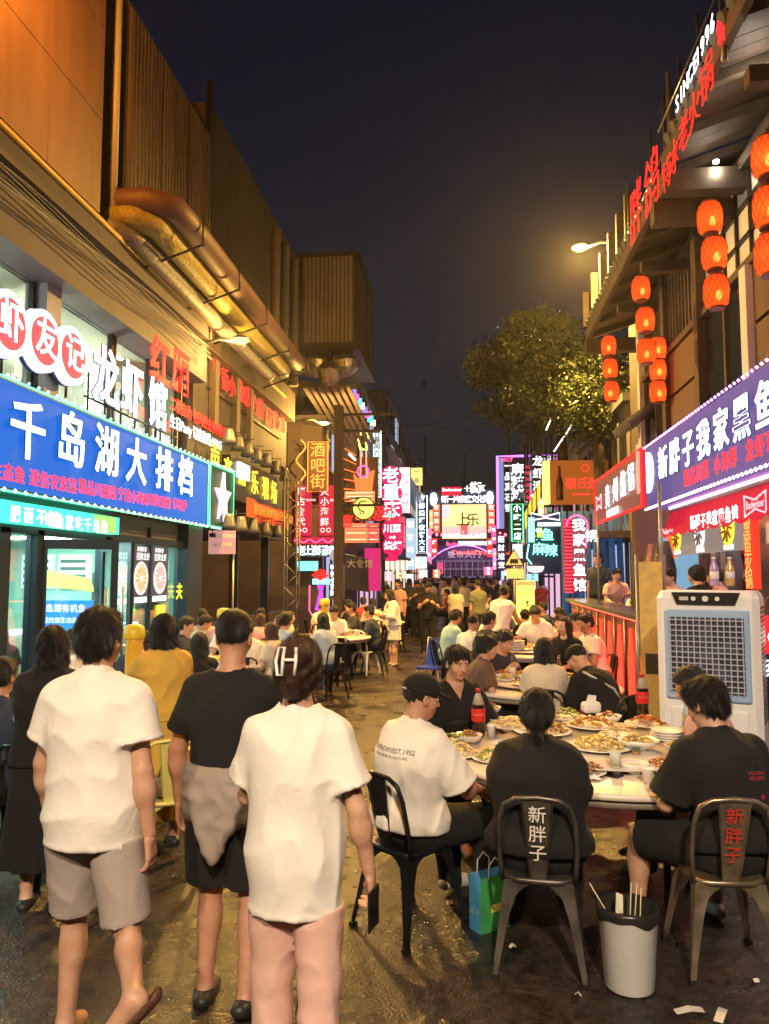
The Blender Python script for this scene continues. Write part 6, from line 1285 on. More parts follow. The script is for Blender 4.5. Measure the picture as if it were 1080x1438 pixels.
# ------------------------------------------------------------------ metal cafe chairs
def sheet(mb, pts, d): return mb.poly(pts, d)
def chair_proto(name, m, label, group, rot=0.0, txt=None, tm=None):
    t = thing(name, label, 'chair', (0,0,0), group=group)
    # seat pan with a rounded lip
    mb = MB(); n = 24; rings = []
    for (sc,z) in ((.80,.435),(.98,.43),(1.0,.445),(.97,.458),(.86,.452),(.0,.446)):
        ring = []
        for i in range(n):
            a = 6.283*i/n; c,s_ = math.cos(a), math.sin(a); e = .55; ring.append((math.copysign(abs(c)**e,c)*.185*sc, math.copysign(abs(s_)**e,s_)*.18*sc, z))
        rings.append(ring)
    vs = [v for r_ in rings for v in r_]; fs = [(k*n+i,k*n+(i+1)%n,(k+1)*n+(i+1)%n,(k+1)*n+i) for k in range(5) for i in range(n)]
    mb.add(vs, fs, True); mb.build('seat', m, t, False)
    for sx in (-1,1):
        for sy in (-1,1):
            top = Vector((sx*.165,sy*.16,.44)); bot = Vector((sx*.225,sy*.235,0)); mb = MB()
            # pressed sheet leg: wide at the top, folded section
            L = []
            for u,w in ((0,.085),(.12,.066),(.35,.046),(.75,.030),(1,.024)):
                c = top+(bot-top)*u; L.append([(c.x-sx*w,c.y,c.z),(c.x,c.y,c.z),(c.x,c.y-sy*w,c.z),(c.x-sx*.006,c.y-sy*w,c.z),(c.x-sx*.006,c.y-sy*.006,c.z),(c.x-sx*w,c.y-sy*.006,c.z)])
            vs = [v for r_ in L for v in r_]; fs = [(k*6+i,k*6+(i+1)%6,(k+1)*6+(i+1)%6,(k+1)*6+i) for k in range(4) for i in range(6)]+[(0,1,2,3,4,5),(24,25,26,27,28,29)]
            mb.add(vs,fs); lg = mb.build('leg', m, t, False); MB().cbox((bot.x-sx*.012,bot.y-sy*.012,.012),(.034,.034,.024)).build('foot_cap', BLK, lg, False)
    # arched aprons between the legs
    for k in range(4):
        a = k*math.pi/2; P = []
        for i in range(13):
            u = -1+2*i/12; P.append((u*.15, .165, .30+.13*(1-abs(u)**2.4)))
        top_ = [(q[0],q[1],.436) for q in P]; c,s_ = math.cos(a), math.sin(a); vs = [(x*c-y*s_,x*s_+y*c,z) for x,y,z in P+top_]
        mb = MB(); mb.add(vs, [(i,i+1,14+i,13+i) for i in range(12)]); mb.build('apron', m, t, False)
    # back: bent tube hoop and central splat
    P = [(-.175,-.15,.44),(-.185,-.185,.60),(-.18,-.215,.74),(-.155,-.232,.82),(-.10,-.242,.852),(0,-.246,.862),(.10,-.242,.852),(.155,-.232,.82),(.18,-.215,.74),(.185,-.185,.60),(.175,-.15,.44)]
    mb = MB(); Q = []
    for i in range(len(P)-1):
        for u in (0,.5): Q.append(Vector(P[i]).lerp(Vector(P[i+1]),u))
    Q.append(Vector(P[-1])); mb.tube(Q, .0125, 8); mb.build('back_frame', m, t, False)
    mb = MB(); L = []
    for z,w in ((.445,.040),(.56,.052),(.70,.064),(.855,.078)):
        y = -.150-.096*((z-.44)/.42)**.8; L.append([(-w,y-.004,z),(-w*.86,y+.010,z),(w*.86,y+.010,z),(w,y-.004,z),(w,y-.012,z),(w*.84,y+.002,z),(-w*.84,y+.002,z),(-w,y-.012,z)])
    vs=[v for r_ in L for v in r_]; fs=[(k*8+i,k*8+(i+1)%8,(k+1)*8+(i+1)%8,(k+1)*8+i) for k in range(3) for i in range(8)]+[tuple(range(8)),tuple(range(24,32))]
    mb.add(vs,fs); sp = mb.build('splat', m, t, False)
    if txt:
        for k,ch in enumerate(txt):
            me,co = glyph(ch,.012,.004); z = .775-.095*k; y = -.150-.096*((z-.44)/.42)**.8-.012
            tilt = .20; P_ = np.stack([co[:,0]*.088, y-co[:,2]*.05-co[:,1]*.088*tilt-.002, z+co[:,1]*.088],1); m2 = bpy.data.meshes.new('character'); m2.from_pydata(P_.tolist(),[],[tuple(p.vertices) for p in me.polygons]); m2.materials.append(tm); put('character', m2, sp, False)
    return t
CH_BLK = mat('chair_black', (.02,.02,.022), .35, .5, noise=.2, nscale=9, rvar=.1); CH_GUN = mat('chair_gunmetal', (.12,.105,.09), .38, .75, noise=.35, nscale=7, rvar=.12); CH_GOLD = mat('chair_raw_steel', (.30,.24,.17), .35, .8, noise=.35, nscale=6, rvar=.12); CH_YEL = mat('chair_yellow', (.62,.55,.16), .4, .1, noise=.08); CH_WHT = mat('chair_white', (.65,.66,.62), .4, .1)
KEEP = []
def far_away(o): o.location = (0,-60,0)
chairs = {}
def chair(kind, loc, yaw, label, group='metal cafe chairs'):
    if kind not in chairs:
        args = dict(black=(CH_BLK,None,None), gun=(CH_GUN,'新胖子',mat('stencil_white',(.72,.68,.62),.7)), gold=(CH_GOLD,'新胖子',mat('stencil_red',(.5,.03,.02),.6)), yellow=(CH_YEL,None,None), white=(CH_WHT,None,None))[kind]
        chairs[kind] = chair_proto('metal_chair', args[0], label, group, 0, args[1], args[2]); c = chairs[kind]
    else: c = dup(chairs[kind])
    return place(c, loc, yaw, label, group)
# ------------------------------------------------------------------ tables and what stands on them
TOPM = mat('table_top', (.66,.56,.48), .3, noise=.08, nscale=3); SUS = mat('susan_glass', (.58,.52,.47), .12, spec=.6)
def table(label, x, y, r, susan=True):
    t = thing('round_table', label, 'table', (x,y,0), group='round dining tables')
    MB().lathe([(0,.722),(r-.02,.722),(r,.73),(r,.752),(r-.012,.76),(0,.76)], (0,0,0), 48).build('table_top', TOPM, t, False)
    MB().lathe([(r-.03,.68),(r-.03,.722)], (0,0,0), 40).build('table_rim', mat('table_rim',(.25,.2,.17),.5), t, False)
    for k in range(4):
        a = k*1.571+.5; MB().tube([(math.cos(a)*r*.55,math.sin(a)*r*.55,0),(math.cos(a)*r*.55,math.sin(a)*r*.55,.72)],.022,8).build('leg', DARK, t, False)
    if susan:
        MB().lathe([(0,.762),(.14,.762),(.14,.79),(r*.64,.79),(r*.645,.796),(r*.64,.802),(0,.802)], (0,0,0), 40).build('turntable', SUS, t, False)
    return t
PORC = mat('porcelain', (.72,.70,.66), .22); GLS = glass('clear_glass', (.93,.96,.94), .12)
def food(mb, cx, cy, z, r, seed, n=26, h=.03):
    g_ = random.Random(seed)
    for i in range(n):
        a = g_.random()*6.283; q = r*g_.random()**.6; s_ = r*.16*(.6+g_.random()); x,y = cx+q*math.cos(a), cy+q*math.sin(a); zz = z+h*(1-(q/r)**2)+g_.random()*.008; b = g_.random()*3.14
        d = Vector((math.cos(b),math.sin(b),g_.uniform(-.4,.4)))*s_; mb.tube([Vector((x,y,zz))-d, Vector((x,y,zz+.006)), Vector((x,y,zz))+d], [s_*.25,s_*.42,s_*.2], 5)
FOODS = [((.42,.20,.04),'stir fried noodles'),((.35,.09,.02),'red chilli crayfish'),((.50,.36,.12),'golden fried snacks'),((.20,.24,.05),'green vegetables'),((.30,.15,.06),'braised meat'),((.55,.42,.22),'pale dumplings')]
def plate(label, x, y, z, r=.13, f=0, seed=1, bowl=False, oval=1.0):
    t = thing('bowl' if bowl else 'food_plate', label, 'bowl' if bowl else 'plate', (x,y,z), group='dishes of food')
    if bowl: MB().lathe([(r*.45,0),(r*.48,.008),(r*.8,.03),(r,.062),(r*.97,.064),(r*.78,.036),(r*.4,.016),(0,.014)], (0,0,0), 24).build('dish', PORC, t, False)
    else: MB().lathe([(r*.6,0),(r*.62,.006),(r,.022),(r*.99,.026),(r*.6,.012),(0,.010)], (0,0,0), 26).build('dish', PORC, t, False)
    if f is not None:
        mb = MB(); food(mb, 0, 0, .022 if not bowl else .035, r*.74, seed, 46, .045); mb.build('food', mat('food_%d'%f, FOODS[f][0], .35, noise=.5, nscale=60), t, False, kind='stuff')
    return t
def cola(label, x, y, z):
    t = thing('cola_bottle', label, 'bottle', (x,y,z), group='cola bottles')
    MB().lathe([(.03,0),(.048,.012),(.050,.05),(.046,.09),(.050,.12),(.050,.20),(.046,.23),(.026,.285),(.015,.31),(.015,.325)], (0,0,0), 18).build('bottle_body', mat('cola_liquid',(.02,.008,.005),.12,coat=.6), t, False)
    MB().lathe([(.0507,.115),(.0512,.12),(.0512,.20),(.0507,.205)], (0,0,0), 18).build('bottle_label', mat('cola_red',(.55,.015,.012),.4), t, False)
    MB().lathe([(.0465,.232),(.0268,.287),(.0155,.312)], (0,0,0), 18).build('bottle_shoulder', mat('cola_clear',(.35,.30,.27),.1,spec=.8), t, False)
    MB().lathe([(.0175,.318),(.0175,.342),(.015,.345),(0,.345)], (0,0,0), 12).build('bottle_cap', MATS['cola_red'], t, False)
    me,co = glyph('Coca-Cola',.0,.002); s_ = .018; a = co[:,0]*s_/.0515; P_ = np.stack([.0518*np.sin(a), -.0518*np.cos(a), .165+co[:,1]*s_],1); m2 = bpy.data.meshes.new('label_print'); m2.from_pydata(P_.tolist(),[],[tuple(p.vertices) for p in me.polygons]); m2.materials.append(mat('print_paint',(.8,.78,.74),.5)); put('label_print', m2, t, False); return t
def glass_bottle(label, x, y, z, h=.25):
    t = thing('glass_bottle', label, 'bottle', (x,y,z), group='glass bottles'); MB().lathe([(.026,0),(.032,.01),(.032,h*.55),(.014,h*.78),(.013,h)], (0,0,0), 16).build('bottle_body', GLS, t, False); MB().lathe([(.0,.008),(.029,.012),(.029,h*.3),(0,h*.3)], (0,0,0), 14).build('drink', mat('pale_drink',(.55,.55,.40),.15), t, False)
    MB().lathe([(.0325,h*.22),(.0325,h*.5)], (0,0,0), 16).build('bottle_label', mat('paper_label',(.5,.52,.46),.6), t, False); return t
def beer_tower(label, x, y, z):
    t = thing('beer_tower', label, 'drink tower', (x,y,z), group='beer towers'); Y_ = mat('tower_yellow',(.62,.46,.02),.4)
    MB().lathe([(.13,0),(.13,.03),(.06,.06),(.045,.14),(.07,.17)], (0,0,0), 18).build('tower_base', Y_, t, False); MB().lathe([(.07,.17),(.075,.19),(.075,.55),(.07,.57)], (0,0,0), 18).build('tower_tube', mat('beer',(.50,.26,.02),.15,em=(1,.55,.05),es=.12), t, False); MB().lathe([(.095,.57),(.10,.60),(.09,.68),(.05,.70),(0,.70)], (0,0,0), 18).build('tower_lid', Y_, t, False); MB().tube([(0,-.05,.12),(0,-.12,.12),(0,-.12,.09)],.012,6).build('tap', BLK, t, False); return t
def phone(label, x, y, z, rz):
    t = thing('phone', label, 'phone', (x,y,z), rz); MB().cbox((0,0,.005),(.078,.16,.009),0,.003).build('phone_body', BLK, t, False); MB().box((-.035,-.074,.0095),(.035,.074,.0102)).build('phone_screen', mat('screen_off',(.01,.01,.012),.08,spec=.8), t, False); return t
# ---- near right table
TX, TY = .86, 5.35
table('large round table in front right crowded with plates and bottles', TX, TY, 1.06)
zt, zs = .762, .803
c1 = at(672,1035,Z=zt); cola('cola bottle on the left edge of the near table', c1.x, c1.y, zt)
c2 = at(903,1008,Z=zs); cola('cola bottle on the right of the near table before red bar', c2.x, c2.y, zs)
def pl(label, px, py, **k): p = at(px,py,Z=k.pop('z',zs)); return plate(label, p.x, p.y, k.pop('zz',zs), **k)
pl('shallow plate of stir fried noodles at the middle of turntable', 833,1022, r=0.195, f=0, seed=2); pl('plate of golden fried food close to glass bottle', 842,1052, r=0.207, f=2, seed=3)
pl('plate of red chilli food at turntable far right', 908,1020, r=0.159, f=1, seed=4); pl('wide plate of braised meat behind ponytail woman', 762,1030, r=0.207, f=4, seed=5); pl('plate of pale dumplings at the turntable back left', 720,1022, r=0.183, f=5, seed=6)
pl('plate of green vegetables at the turntable back', 795,1010, r=0.159, f=3, seed=7); pl('glass bowl piled with yellow snacks', 897,1052, r=0.134, f=2, seed=8, bowl=True)
pl('small saucer of red sauce at the table front edge', 926,1083, r=0.104, f=1, seed=9, z=zt, zz=zt); pl('empty white bowl at the table front edge', 890,1086, r=0.091, f=None, bowl=True, z=zt, zz=zt); pl('plate of leftovers before the man in cap', 645,1062, r=0.146, f=5, seed=11, z=zt, zz=zt); pl('bowl of noodles beside the left cola bottle', 658,1044, r=0.098, f=0, seed=12, bowl=True, z=zt, zz=zt); pl('plate of greens beside the left edge of table', 636,1046, r=0.122, f=3, seed=13, z=zt, zz=zt)
pl('small bowl behind the left cola bottle', 698,1020, r=0.085, f=None, bowl=True, z=zt, zz=zt); pl('small bowl at the far left of near table', 690,1003, r=0.085, f=4, bowl=True, z=zt, zz=zt)
for k in range(4): pl('white plate, %s of the stack beside the snack bowl'%['lowest','second','third','topmost'][k], 938,1040, r=.12-.004*k, f=None, zz=zs+.016*k)
p = at(865,1088,Z=zt); glass_bottle('clear glass bottle standing by the black phone', p.x, p.y, zt, .27); p = at(965,1030,Z=zt); glass_bottle('clear glass bottle before the man in black tee', p.x, p.y, zt, .26); p = at(975,1022,Z=zt); glass_bottle('clear glass bottle at the right rear of near table', p.x, p.y, zt, .25)
p = at(861,1087,Z=zt); phone('black phone lying face up at the table front edge', p.x-.03, p.y-.02, zt, R(48))
p = at(830,1000,Z=zs); t = thing('tissue_pack', 'white pack of tissues at the back of near table', 'tissues', (p.x,p.y,zs)); MB().cbox((0,0,.04),(.15,.10,.08),.3,.02).build('pack', mat('tissue',(.72,.70,.68),.8), t, False); MB().add([(-.04,0,.08),(.04,.01,.08),(.05,.03,.13),(-.02,.0,.14)],[(0,1,2,3)]).build('tissue_leaf', MATS['tissue'], t, False)
p = at(893,1068,Z=zt); t = thing('drinking_glass', 'small tumbler between bowl and glass bottle', 'glass', (p.x,p.y,zt)); MB().lathe([(.026,0),(.033,.09),(.031,.09),(.024,.006),(0,.006)], (0,0,0), 16).build('tumbler', GLS, t, False); MB().lathe([(0,.008),(.024,.008),(.029,.06),(0,.06)], (0,0,0), 14).build('tea', mat('tea',(.45,.28,.08),.2), t, False)
for k,(px,py,a) in enumerate([(640,1052,.2),(780,1048,1.2),(930,1068,.5)]):
    p = at(px,py,Z=zt); t = thing('chopsticks', 'pair of dark chopsticks %s'%['by the left cola bottle','lying at the turntable front','near the red sauce saucer'][k], 'chopsticks', (p.x,p.y,zt+.03), a)
    for j in (-1,1): MB().tube([(-.12,j*.008,0),(.12,j*.012,.01)],[.004,.003],5).build('stick', mat('stick_dark',(.08,.04,.02),.5), t, False)
for k,(px,py,r_,f_,bw,lb) in enumerate([(720,1052,.16,1,0,'wide plate of red crayfish left of the ponytail'),(690,1060,.12,3,0,'plate of greens between cap man and ponytail woman'),(820,1078,.13,4,0,'plate of braised meat at the turntable front'),(868,1036,.13,5,0,'plate of pale dumplings behind glass bottle'),(770,1008,.12,2,0,'plate of golden snacks at the table back'),(955,1060,.10,0,1,'noodle bowl before the man in black tee'),(855,1008,.10,1,1,'bowl of red stew at the turntable back')]):
    p = at(px,py,Z=.803); plate(lb, p.x, p.y, .803 if (p.x-TX)**2+(p.y-TY)**2 < .6**2 else .762, r_, f_, 40+k, bool(bw))
for k,(px,py) in enumerate([(705,1078),(910,1100),(952,1082),(740,1000),(690,1035),(985,1050)]):
    p = at(px,py,Z=.762); t = thing('paper_cup', 'white paper cup on the near table, %s'%['left of the ponytail','front edge beside saucer','right front edge','back edge','left edge behind cola','far right edge'][k], 'cup', (p.x,p.y,.762), group='paper cups'); MB().lathe([(.024,0),(.034,.08),(.036,.082),(.032,.08),(.022,.004),(0,.004)], (0,0,0), 14).build('cup_wall', mat('cup_paper',(.75,.73,.7),.6), t, False); MB().lathe([(0,.06),(.030,.06)], (0,0,0), 12).build('cup_drink', mat('cup_tea',(.4,.22,.05),.15), t, False)
for k,(px,py) in enumerate([(770,1082),(700,1045),(900,1030),(835,1095)]):
    p = at(px,py,Z=.765); t = thing('used_tissue', 'crumpled white tissue on the near table, %s'%['front beside ponytail','left among plates','right among plates','front near phone'][k], 'tissue', (p.x,p.y,.763), k*1.3); g_ = random.Random(k+3); n_=8; vs=[(0,0,.035)]+[(.035*(.7+.6*g_.random())*math.cos(6.283*i/n_),.035*(.7+.6*g_.random())*math.sin(6.283*i/n_),.018*g_.random()) for i in range(n_)]; MB().add(vs,[(0,i+1,(i+1)%n_+1) for i in range(n_)]).build('tissue', MATS['tissue'], t, False)
# ---- other tables
OT = [(.72,8.35,.85,'second round table on the right, stacked with dishes'),(.85,11.9,.8,'third round table on the right with piled dishes'),(-3.05,6.7,.9,'round table at far left behind the man in white'),(-2.65,14.4,.8,'round table with white cloth under the left truss tower'),(-3.3,10.2,.8,'round table between the left shop and striped shirt diner'),(-2.4,19,.8,'small round table before the bar street sign'),(1.2,17.2,.8,'round table beside the yellow green board'),(.9,23,.8,'far round table on the right in the crowd'),(-2.3,26,.8,'far round table on the left in the crowd')]
for i,(x,y,r_,lb) in enumerate(OT):
    table(lb, x, y, r_, i<2); g_ = random.Random(i+20); zz = .803 if i<2 else .762; n = 9 if i<2 else 5
    for k in range(n):
        a = 6.283*k/n+g_.random()*.4; q = r_*(.25+.3*g_.random()) if i<2 else r_*(.3+.4*g_.random()); 
        plate('dish on the %s, %s'%(lb.split(',')[0].replace('round table','table'), ['near left','near side','near right','right side','far right','far side','far left','left side','centre'][k]), x+q*math.cos(a-2.4), y+q*math.sin(a-2.4), zz, .10+.05*g_.random(), [0,1,2,4,5,3][(k+i)%6], i*9+k, k%4==3)
    if i in (0,1):
        for k in range(6 if i==1 else 3): plate('plate, number %s up in the pile on the %s table'%(['one','two','three','four','five','six'][k], ['second','third'][i]), x+.2*(1-2*i), y-.28, zz+.002+.024*k, .15, None if k<(5 if i==1 else 2) else 4, 300+k)
for lb,x,y in [('yellow beer tower behind the man in white polo',-3.1,6.9),('yellow beer tower on the left shirt diner table',-2.75,14.5),('yellow beer tower near the shop pilaster',-3.35,10.3)]: beer_tower(lb,x,y,.762)
for k,(x,y) in enumerate([(.45,8.5),(.95,8.6),(1.15,8.1),(.75,12.1),(-2.3,14.6)]): glass_bottle(['glass bottle left on the second table','glass bottle at the rear of second table','glass bottle by man in black cap','glass bottle on the third table','glass bottle on the white cloth table'][k], x, y, .803 if k<4 else .762)
# ------------------------------------------------------------------ air cooler
p = at(985,1000,Y=6.55); t = thing('air_cooler', 'large white evaporative air cooler with blue framed grille', 'air cooler', (2.0,6.75,0), R(-24)); W_,D_,H_ = .78,.52,1.76
CW = mat('cooler_white',(.78,.78,.80),.35,noise=.03); 
mb = MB(); mb.cbox((0,0,H_/2+.06),(W_,D_,H_-.08),0,.05); mb.build('cooler_body', CW, t, False); MB().cbox((0,0,H_+.0),(W_-.05,D_-.04,.06),0,.025).build('cooler_lid', CW, t, False)
f = -D_/2; MB().cbox((0,f-.012,1.28),(W_-.14,.03,.72),0,.012).build('grille_frame', mat('cooler_blue',(.32,.47,.72),.35), t, False); MB().box((-.28,f-.034,.98),(.28,f-.028,1.58)).build('grille_dark_sheet', mat('cooler_dark',(.03,.035,.08),.5), t, False)  # dark sheet carries the shade inside the grille in its colour
MB().lathe([(.05,-.012),(.05,.01)],(0,f-.045,1.28),14,True,'y').build('fan_hub', mat('fan_dark',(.06,.07,.14),.4), t, False)
for k in range(5):
    a = k*1.257; mb = MB(); mb.poly([(.05*math.cos(a),f-.046,1.28+.05*math.sin(a)),(.25*math.cos(a+.1),f-.046,1.28+.25*math.sin(a+.1)),(.26*math.cos(a+.6),f-.038,1.28+.26*math.sin(a+.6)),(.05*math.cos(a+.8),f-.040,1.28+.05*math.sin(a+.8))],(0,.003,0)); mb.build('fan_blade', MATS['fan_dark'], t, False)
GB = mat('grille_bar',(.42,.46,.58),.4)
for k in range(13): x = -.27+.045*k; MB().box((x-.004,f-.062,.98),(x+.004,f-.056,1.58)).build('grille_bar', GB, t, False)
for k in range(14): z = 1.0+.043*k; MB().box((-.28,f-.068,z-.004),(.28,f-.063,z+.004)).build('grille_bar', GB, t, False)
MB().poly([(-.26,f-.006,1.78),(.26,f-.006,1.78),(.22,f-.006,1.68),(-.22,f-.006,1.68)],(0,-.012,0)).build('control_panel', BLK, t, False)
for x in (-.09,0,.09): MB().lathe([(.018 if x else .024,-.014),(.018 if x else .024,0)],(x,f-.016,1.73),12,True,'y').build('control_knob', mat('knob',(.7,.7,.68),.4), t, False)
MB().box((-.2,f-.02,1.715),(-.13,f-.0185,1.745)).build('control_label', mat('knob_label',(.5,.5,.5),.5), t, False)
for k in range(26): z = .75+.036*k; MB().box((W_/2+.001,-.17,z),(W_/2+.006,.17,z+.016)).build('side_slot', BLK, t, False)
MB().cbox((0,f-.006,.55),(W_-.2,.02,.6),0,.008).build('tank_panel', CW, t, False)
for x in (-.32,.32):
    for y in (-.2,.2): MB().lathe([(.045,-.02),(.045,.02)],(x,y,.045),12,True,'x').build('caster', BLK, t, False)
for k,(dx,c_) in enumerate([(-.02,(.35,.25,.55)),(.12,(.5,.3,.12))]):
    t = thing('drink_bottle', ['purple labelled drink bottle on top of the air cooler','amber drink bottle on top of the air cooler'][k], 'bottle', (2.0+dx*.9+.05,6.72,1.83)); MB().lathe([(.03,0),(.036,.02),(.036,.15),(.015,.20),(.015,.225)], (0,0,0), 14).build('bottle_body', mat('drink_%d'%k,c_,.15,coat=.4), t, False); MB().lathe([(.0365,.06),(.0365,.12)], (0,0,0), 14).build('bottle_label', mat('drink_label',(.7,.68,.72),.5), t, False); MB().lathe([(.017,.222),(.017,.24),(0,.24)], (0,0,0), 10).build('bottle_cap', mat('cap_white',(.7,.7,.7),.5), t, False)
# standing gold advertising panel
t = thing('standing_sign', 'tall gold standing advertising panel beside the air cooler', 'sign', (1.78,7.9,0), R(-8)); mb = MB(); mb.box((-.11,-.02,.1),(.11,.02,2.05)); mb.build('panel', mat('gold_panel',(.42,.27,.06),.5,noise=.35,nscale=6,em=(.8,.45,.08),es=.15), t, False); bx('print_box', (-.07,-.026,.95), (.07,-.022,1.15), mat('panel_dark',(.05,.03,.02),.5), t, world=False); MB().tube([(-.13,0,0),(-.13,0,2.12),(.13,0,2.12),(.13,0,0)],.016,6).build('frame', GREY, t, False)
# beer lightbox at the far right edge
t = thing('beer_lightbox', 'red and black beer lightbox at the right edge behind cooler', 'sign', (2.75,6.9,0), R(-12)); MB().box((-.45,0,1.25),(.5,.3,1.56)).build('light_panel', glow('bud_red',(.95,.02,.03),1.1), t, False); MB().box((-.45,.0,.1),(.5,.3,1.25)).build('cabinet', BLK, t, False)
for tx,s_,z,m_ in (('Budweiser',.23,1.41,WHT),('全场买一送一',.16,1.12,WHT)):
    me,co = glyph(tx,.02,.01); P_ = np.stack([co[:,0]*s_-.0, -.008-co[:,2]*.01, z+co[:,1]*s_],1); m2 = bpy.data.meshes.new('lettering'); m2.from_pydata(P_.tolist(),[],[tuple(q.vertices) for q in me.polygons]); m2.materials.append(m_); put('lettering', m2, t, False)
for k in range(2):
    t = thing('bar_chair', ['dark round backed bar chair above the beer lightbox, left','dark round backed bar chair above the beer lightbox, right'][k], 'chair', (2.55+.32*k,7.6,0)); MB().poly([(-.13,0,1.35)]+[(.13*math.cos(math.pi*(1-i/8)),0,1.62+.13*math.sin(math.pi*i/8)) for i in range(9)]+[(.13,0,1.35)],(0,.04,0)).build('backrest', mat('bar_chair',(.05,.035,.03),.6), t, False); MB().lathe([(.15,1.28),(.16,1.31),(.15,1.34)],(0,.12,0),14).build('seat', MATS['bar_chair'], t, False)
    for a in range(4): MB().tube([(.1*math.cos(a*1.57+.8),.12+.1*math.sin(a*1.57+.8),1.28),(.19*math.cos(a*1.57+.8),.12+.19*math.sin(a*1.57+.8),0)],.012,5).build('leg', DARK, t, False)
# ------------------------------------------------------------------ bin, bag, litter
p = at(884,1385,Z=.0); t = thing('waste_bin', 'white plastic waste bin lined with a black bag', 'bin', (p.x,p.y,0)); MB().lathe([(.105,0),(.115,.01),(.138,.36),(.143,.365),(.133,.365),(.108,.02),(0,.02)], (0,0,0), 32).build('bin_body', mat('bin_white',(.78,.77,.74),.45,noise=.05,bump=.25,bscale=55,wave='X'), t, False)
mb=MB(); n=32; vs=[]
for r_,z,am in ((.144,.325,.012),(.147,.35,.006),(.146,.372,.004),(.125,.37,.004),(.115,.2,.01),(.02,.16,.0)):
    for i in range(n): a=6.283*i/n; vs.append((r_*math.cos(a),r_*math.sin(a),z+am*math.sin(a*3+1)+am*.5*math.sin(a*7)))
mb.add(vs,[(k*n+i,k*n+(i+1)%n,(k+1)*n+(i+1)%n,(k+1)*n+i) for k in range(5) for i in range(n)],True); mb.build('bin_liner', mat('bin_bag',(.02,.018,.018),.3), t, False)
for k,(a,b) in enumerate([((-.02,.02,.2),(-.17,.03,.45)),((.0,-.02,.2),(.02,.0,.47)),((.03,.03,.2),(.05,.02,.46)),((.05,.0,.2),(.065,.0,.45))]): MB().tube([a,b],[.004,.003],5).build('chopstick', mat('wood_stick',(.6,.48,.3),.6), t, False)
MB().poly([(-.06,-.03,.34),(-.03,-.05,.35),(-.02,0,.40),(-.05,.0,.41)],(0,.01,.01)).build('scrap', mat('scrap_paper',(.6,.55,.42),.8), t, False)
p = at(688,1308,Z=0); t = thing('paper_bag', 'blue and green paper shopping bag on the ground', 'bag', (p.x,p.y+.05,0), R(38)); w_,d_,h_=.20,.10,.29
vs=[(-w_/2,-d_/2,0),(w_/2,-d_/2,0),(w_/2,d_/2,0),(-w_/2,d_/2,0),(-w_/2,-d_/2,h_),(w_/2,-d_/2+.006,h_),(w_/2,d_/2-.004,h_),(-w_/2,d_/2,h_)]
MB().add(vs,[(0,1,5,4)]).build('bag_front', mat('bag_green',(.06,.34,.05),.45,col2=(.03,.24,.12),nscale=3), t, False); MB().add(vs,[(1,2,6,5),(2,3,7,6),(3,0,4,7),(3,2,1,0)]).build('bag_side', mat('bag_blue',(.08,.34,.62),.45), t, False)
MB().poly([(-.03,-d_/2-.002,.10),(.06,-d_/2-.002,.10),(.06,-d_/2-.002,.14),(-.03,-d_/2-.002,.14)],(0,-.001,0)).build('bag_print', mat('bag_yellow',(.7,.6,.1),.5), t, False)
me,co = glyph('千岛',.0,.002); P_ = np.stack([-w_/2-.001+co[:,1]*0, co[:,0]*.04, .10+co[:,1]*.04],1); m2 = bpy.data.meshes.new('bag_print'); m2.from_pydata(P_.tolist(),[],[tuple(q.vertices) for q in me.polygons]); m2.materials.append(mat('bag_white',(.75,.75,.75),.5)); put('bag_print', m2, t, False)
for y in (-d_/2,d_/2): MB().tube([(-.045,y,h_-.02),(-.04,y,h_+.06),(0,y,h_+.095),(.04,y,h_+.06),(.045,y,h_-.02)],.004,6).build('handle', mat('cord_white',(.7,.66,.6),.7), t, False)
for k,(px,py,s_,lb) in enumerate([(968,1420,.13,'folded white card strip by the right chair leg'),(1012,1426,.12,'second folded white card strip beside right chair leg'),(630,1268,.05,'crumpled tissue on the ground left of the paper bag'),(812,1398,.03,'small white scrap between chair and bin'),(245,1232,.03,'cigarette end near yellow chair leg'),(1062,1378,.03,'small scrap on the ground at the right edge'),(560,1180,.04,'small tissue under the chair of cap man'),(720,1330,.035,'small scrap beside paper bag')]):
    p = at(px,py,Z=.004); t = thing('paper_scrap', lb, 'litter', (p.x,p.y,.004), k*.9+.2); g_=random.Random(k); a = s_*.5; b = s_*(.16 if k<2 else .4)
    MB().add([(-a,-b,0),(0,-b*1.2,.012),(a,-b,.002),(a,b,.004),(0,b*.8,.016),(-a,b,0)],[(0,1,4,5),(1,2,3,4)]).build('paper', mat('litter',(.62,.58,.5),.8), t, False)
# ------------------------------------------------------------------ people of the street
from mathutils.bvhtree import BVHTree
CW_ = cloth('white', (.74,.69,.63)); CB = cloth('black', (.0055,.005,.0055), rough=.95); CG = cloth('beige_grey', (.36,.30,.27)); CP = cloth('pink', (.66,.40,.34)); CN = cloth('navy', (.02,.03,.06)); CY = cloth('mustard', (.55,.33,.05)); CLB = cloth('light_blue', (.38,.47,.55)); CPK = cloth('pink_tee', (.55,.30,.30)); CT = cloth('teal_shirt', (.32,.52,.52)); CGR = cloth('grey_green', (.30,.33,.30)); CCR = cloth('cream', (.60,.52,.40)); CD = cloth('charcoal', (.025,.025,.028)); CBR = cloth('brown', (.12,.07,.05)); CR = cloth('red', (.40,.05,.05)); CDB = cloth('denim', (.05,.07,.12)); COL_ = cloth('olive', (.14,.14,.08))
SHB = mat('shoe_black',(.02,.02,.02),.5); SHW = mat('shoe_white',(.6,.58,.55),.5); SHT = mat('sandal_tan',(.085,.035,.018),.55)
